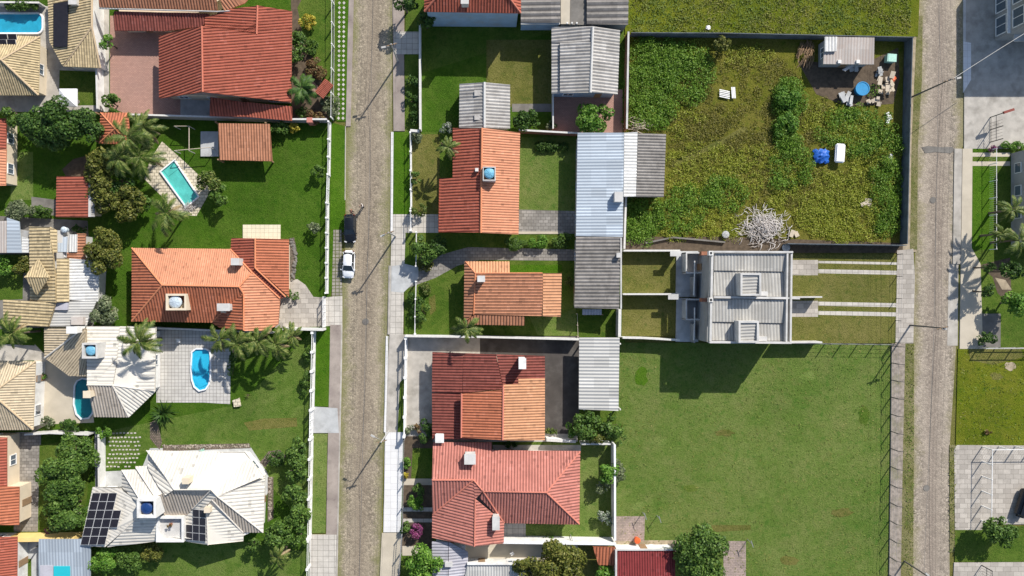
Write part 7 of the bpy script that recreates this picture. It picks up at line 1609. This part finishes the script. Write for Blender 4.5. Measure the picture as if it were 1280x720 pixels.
# ================================================================== PEOPLE
def skin_mesh(verts, edges, radii, root=0, sub=1):
    me = bpy.data.meshes.new('tmp'); me.from_pydata(verts, edges, []); o = bpy.data.objects.new('tmp', me); COL.objects.link(o)
    m = o.modifiers.new('s', 'SKIN'); m.use_smooth_shade = True
    for i, r in enumerate(radii): v = me.skin_vertices[0].data[i]; v.radius = (r, r) if not isinstance(r, tuple) else r; v.use_root = (i == root)
    s = o.modifiers.new('u', 'SUBSURF'); s.levels = sub; s.render_levels = sub
    bpy.context.view_layer.update(); dg = bpy.context.evaluated_depsgraph_get(); ev = o.evaluated_get(dg); em = ev.to_mesh()
    V = [v.co.copy() for v in em.vertices]; F = [tuple(p.vertices) for p in em.polygons]; ev.to_mesh_clear(); bpy.data.objects.remove(o); return V, F
def person(px, py, rz, label, shirt, trousers, hat=None, arms='up'):
    p = P(px, py); T = Thing('person', label, 'person', (p.x, p.y, 0.01), None, rz)
    vs = [(0, 0, .95), (0, 0, 1.15), (0, 0, 1.38), (0, 0.01, 1.48), (0, 0.03, 1.56), (0, 0.035, 1.66)]; rs = [(.15, .11), (.14, .1), (.17, .11), (.06, .06), (.075, .09), (.075, .09)]
    es = [(0, 1), (1, 2), (2, 3), (3, 4), (4, 5)]; 
    def chain(frm, pts):
        k = frm
        for (q, r) in pts: vs.append(q); rs.append(r); es.append((k, len(vs)-1)); k = len(vs)-1
        return k
    hands = []
    for sx in (-1, 1):
        chain(0, [((sx*.1, 0, .86), .085), ((sx*.11, .02, .5), .06), ((sx*.12, 0, .12), .042), ((sx*.12, .03, .05), .045), ((sx*.13, .17, .035), .035)])
        if arms == 'up': pts = [((sx*.19, 0, 1.38), .055), ((sx*.24, .04, 1.12), .043), ((sx*.13, .27, 1.16), .034), ((sx*.09, .34, 1.18), .032), ((sx*.075, .40, 1.19), .034)]
        else: pts = [((sx*.19, 0, 1.38), .055), ((sx*.25, -.02, 1.1), .043), ((sx*.27, .06, .86), .034), ((sx*.27, .07, .8), .032), ((sx*.27, .08, .74), .034)]
        k = chain(2, pts); q = Vector(pts[-1][0]); d = (q-Vector(pts[-2][0])).normalized(); sd_ = d.cross(Vector((0, 0, 1))).normalized() if arms == 'up' else Vector((0, 1, 0))
        for f, l in ((-.03, .07), (-.01, .085), (.01, .08), (.03, .065)): chain(k, [(tuple(q+sd_*f+d*.045), .009), (tuple(q+sd_*f*1.1+d*(.045+l*.5)), .008), (tuple(q+sd_*f+d*(.04+l)-Vector((0, 0, .02))), .007)])
        chain(k-1, [(tuple(q+sd_*.045*-sx+d*.0), .010), (tuple(q+sd_*.06*-sx+d*.04), .008)])
    V, F = skin_mesh(vs, es, rs); T.part('body', (V, F), 'skin', local=True, smooth=True)
    def cloth(sel_v, sel_e, r_, name, mat):
        V, F = skin_mesh(sel_v, sel_e, r_); T.part(name, (V, F), mat, local=True, smooth=True)
    if arms == 'up': a = [((-.19, 0, 1.38), .07), ((-.235, .035, 1.16), .062), ((.19, 0, 1.38), .07), ((.235, .035, 1.16), .062)]
    else: a = [((-.19, 0, 1.38), .07), ((-.24, -.01, 1.16), .062), ((.19, 0, 1.38), .07), ((.24, -.01, 1.16), .062)]
    cloth([(0, 0, .93), (0, 0, 1.15), (0, 0, 1.40)]+[x[0] for x in a], [(0, 1), (1, 2), (2, 3), (3, 4), (2, 5), (5, 6)], [(.175, .135), (.165, .125), (.19, .13)]+[x[1] for x in a], 'shirt', shirt)
    cloth([(0, 0, .97), (-.1, 0, .85), (-.11, .02, .5), (-.12, 0, .12), (.1, 0, .85), (.11, .02, .5), (.12, 0, .12)], [(0, 1), (1, 2), (2, 3), (0, 4), (4, 5), (5, 6)], [(.165, .125), .105, .078, .062, .105, .078, .062], 'trousers', trousers)
    h = Shape().lathe((0, 0.02, 1.62), [(.098, -.03), (.112, .04), (.105, .1), (.06, .15), (.01, .165)], 14); T.part('cap' if hat else 'hair', h, hat or 'hair', local=True, smooth=True)
    if hat: T.part('cap_brim', Shape().lathe((0, 0.10, 1.655), [(.10, 0), (.10, .015), (.02, .02)], 12), hat, local=True)
    for sx in (-.033, .033): T.part('eye', Shape().lathe((sx, 0.115, 1.615), [(.008, 0), (.012, .006), (.006, .012)], 8), 'cloth_white', local=True)
    T.part('nose', Shape().tube([(0, .12, 1.61), (0, .15, 1.575)], [.008, .014], 6), 'skin', local=True); T.part('mouth', Shape().box((0, .117, 1.535), (.05, .012, .01)), 'tail_red', local=True)
    for sx in (-1, 1): T.part('ear', Shape().box((sx*.1, .03, 1.6), (.02, .04, .06)), 'skin', local=True)
    if arms == 'up':
        c = Shape().box((0, .43, 1.21), (.2, .1, .05)); T.part('remote_control', c, 'dark_metal', local=True)
    for sx in (-1, 1): T.part('shoe', Shape().box((sx*.125, .07, .035), (.1, .27, .07)), 'rubber', local=True)
person(454.5, 258, R(110), 'person in a white shirt standing in the street holding a remote', 'shirt_white', 'denim', None, 'up')
person(440.5, 265, R(-100), 'person in rust coloured clothes standing in front of the black car', 'shirt_rust', 'denim', None, 'down')
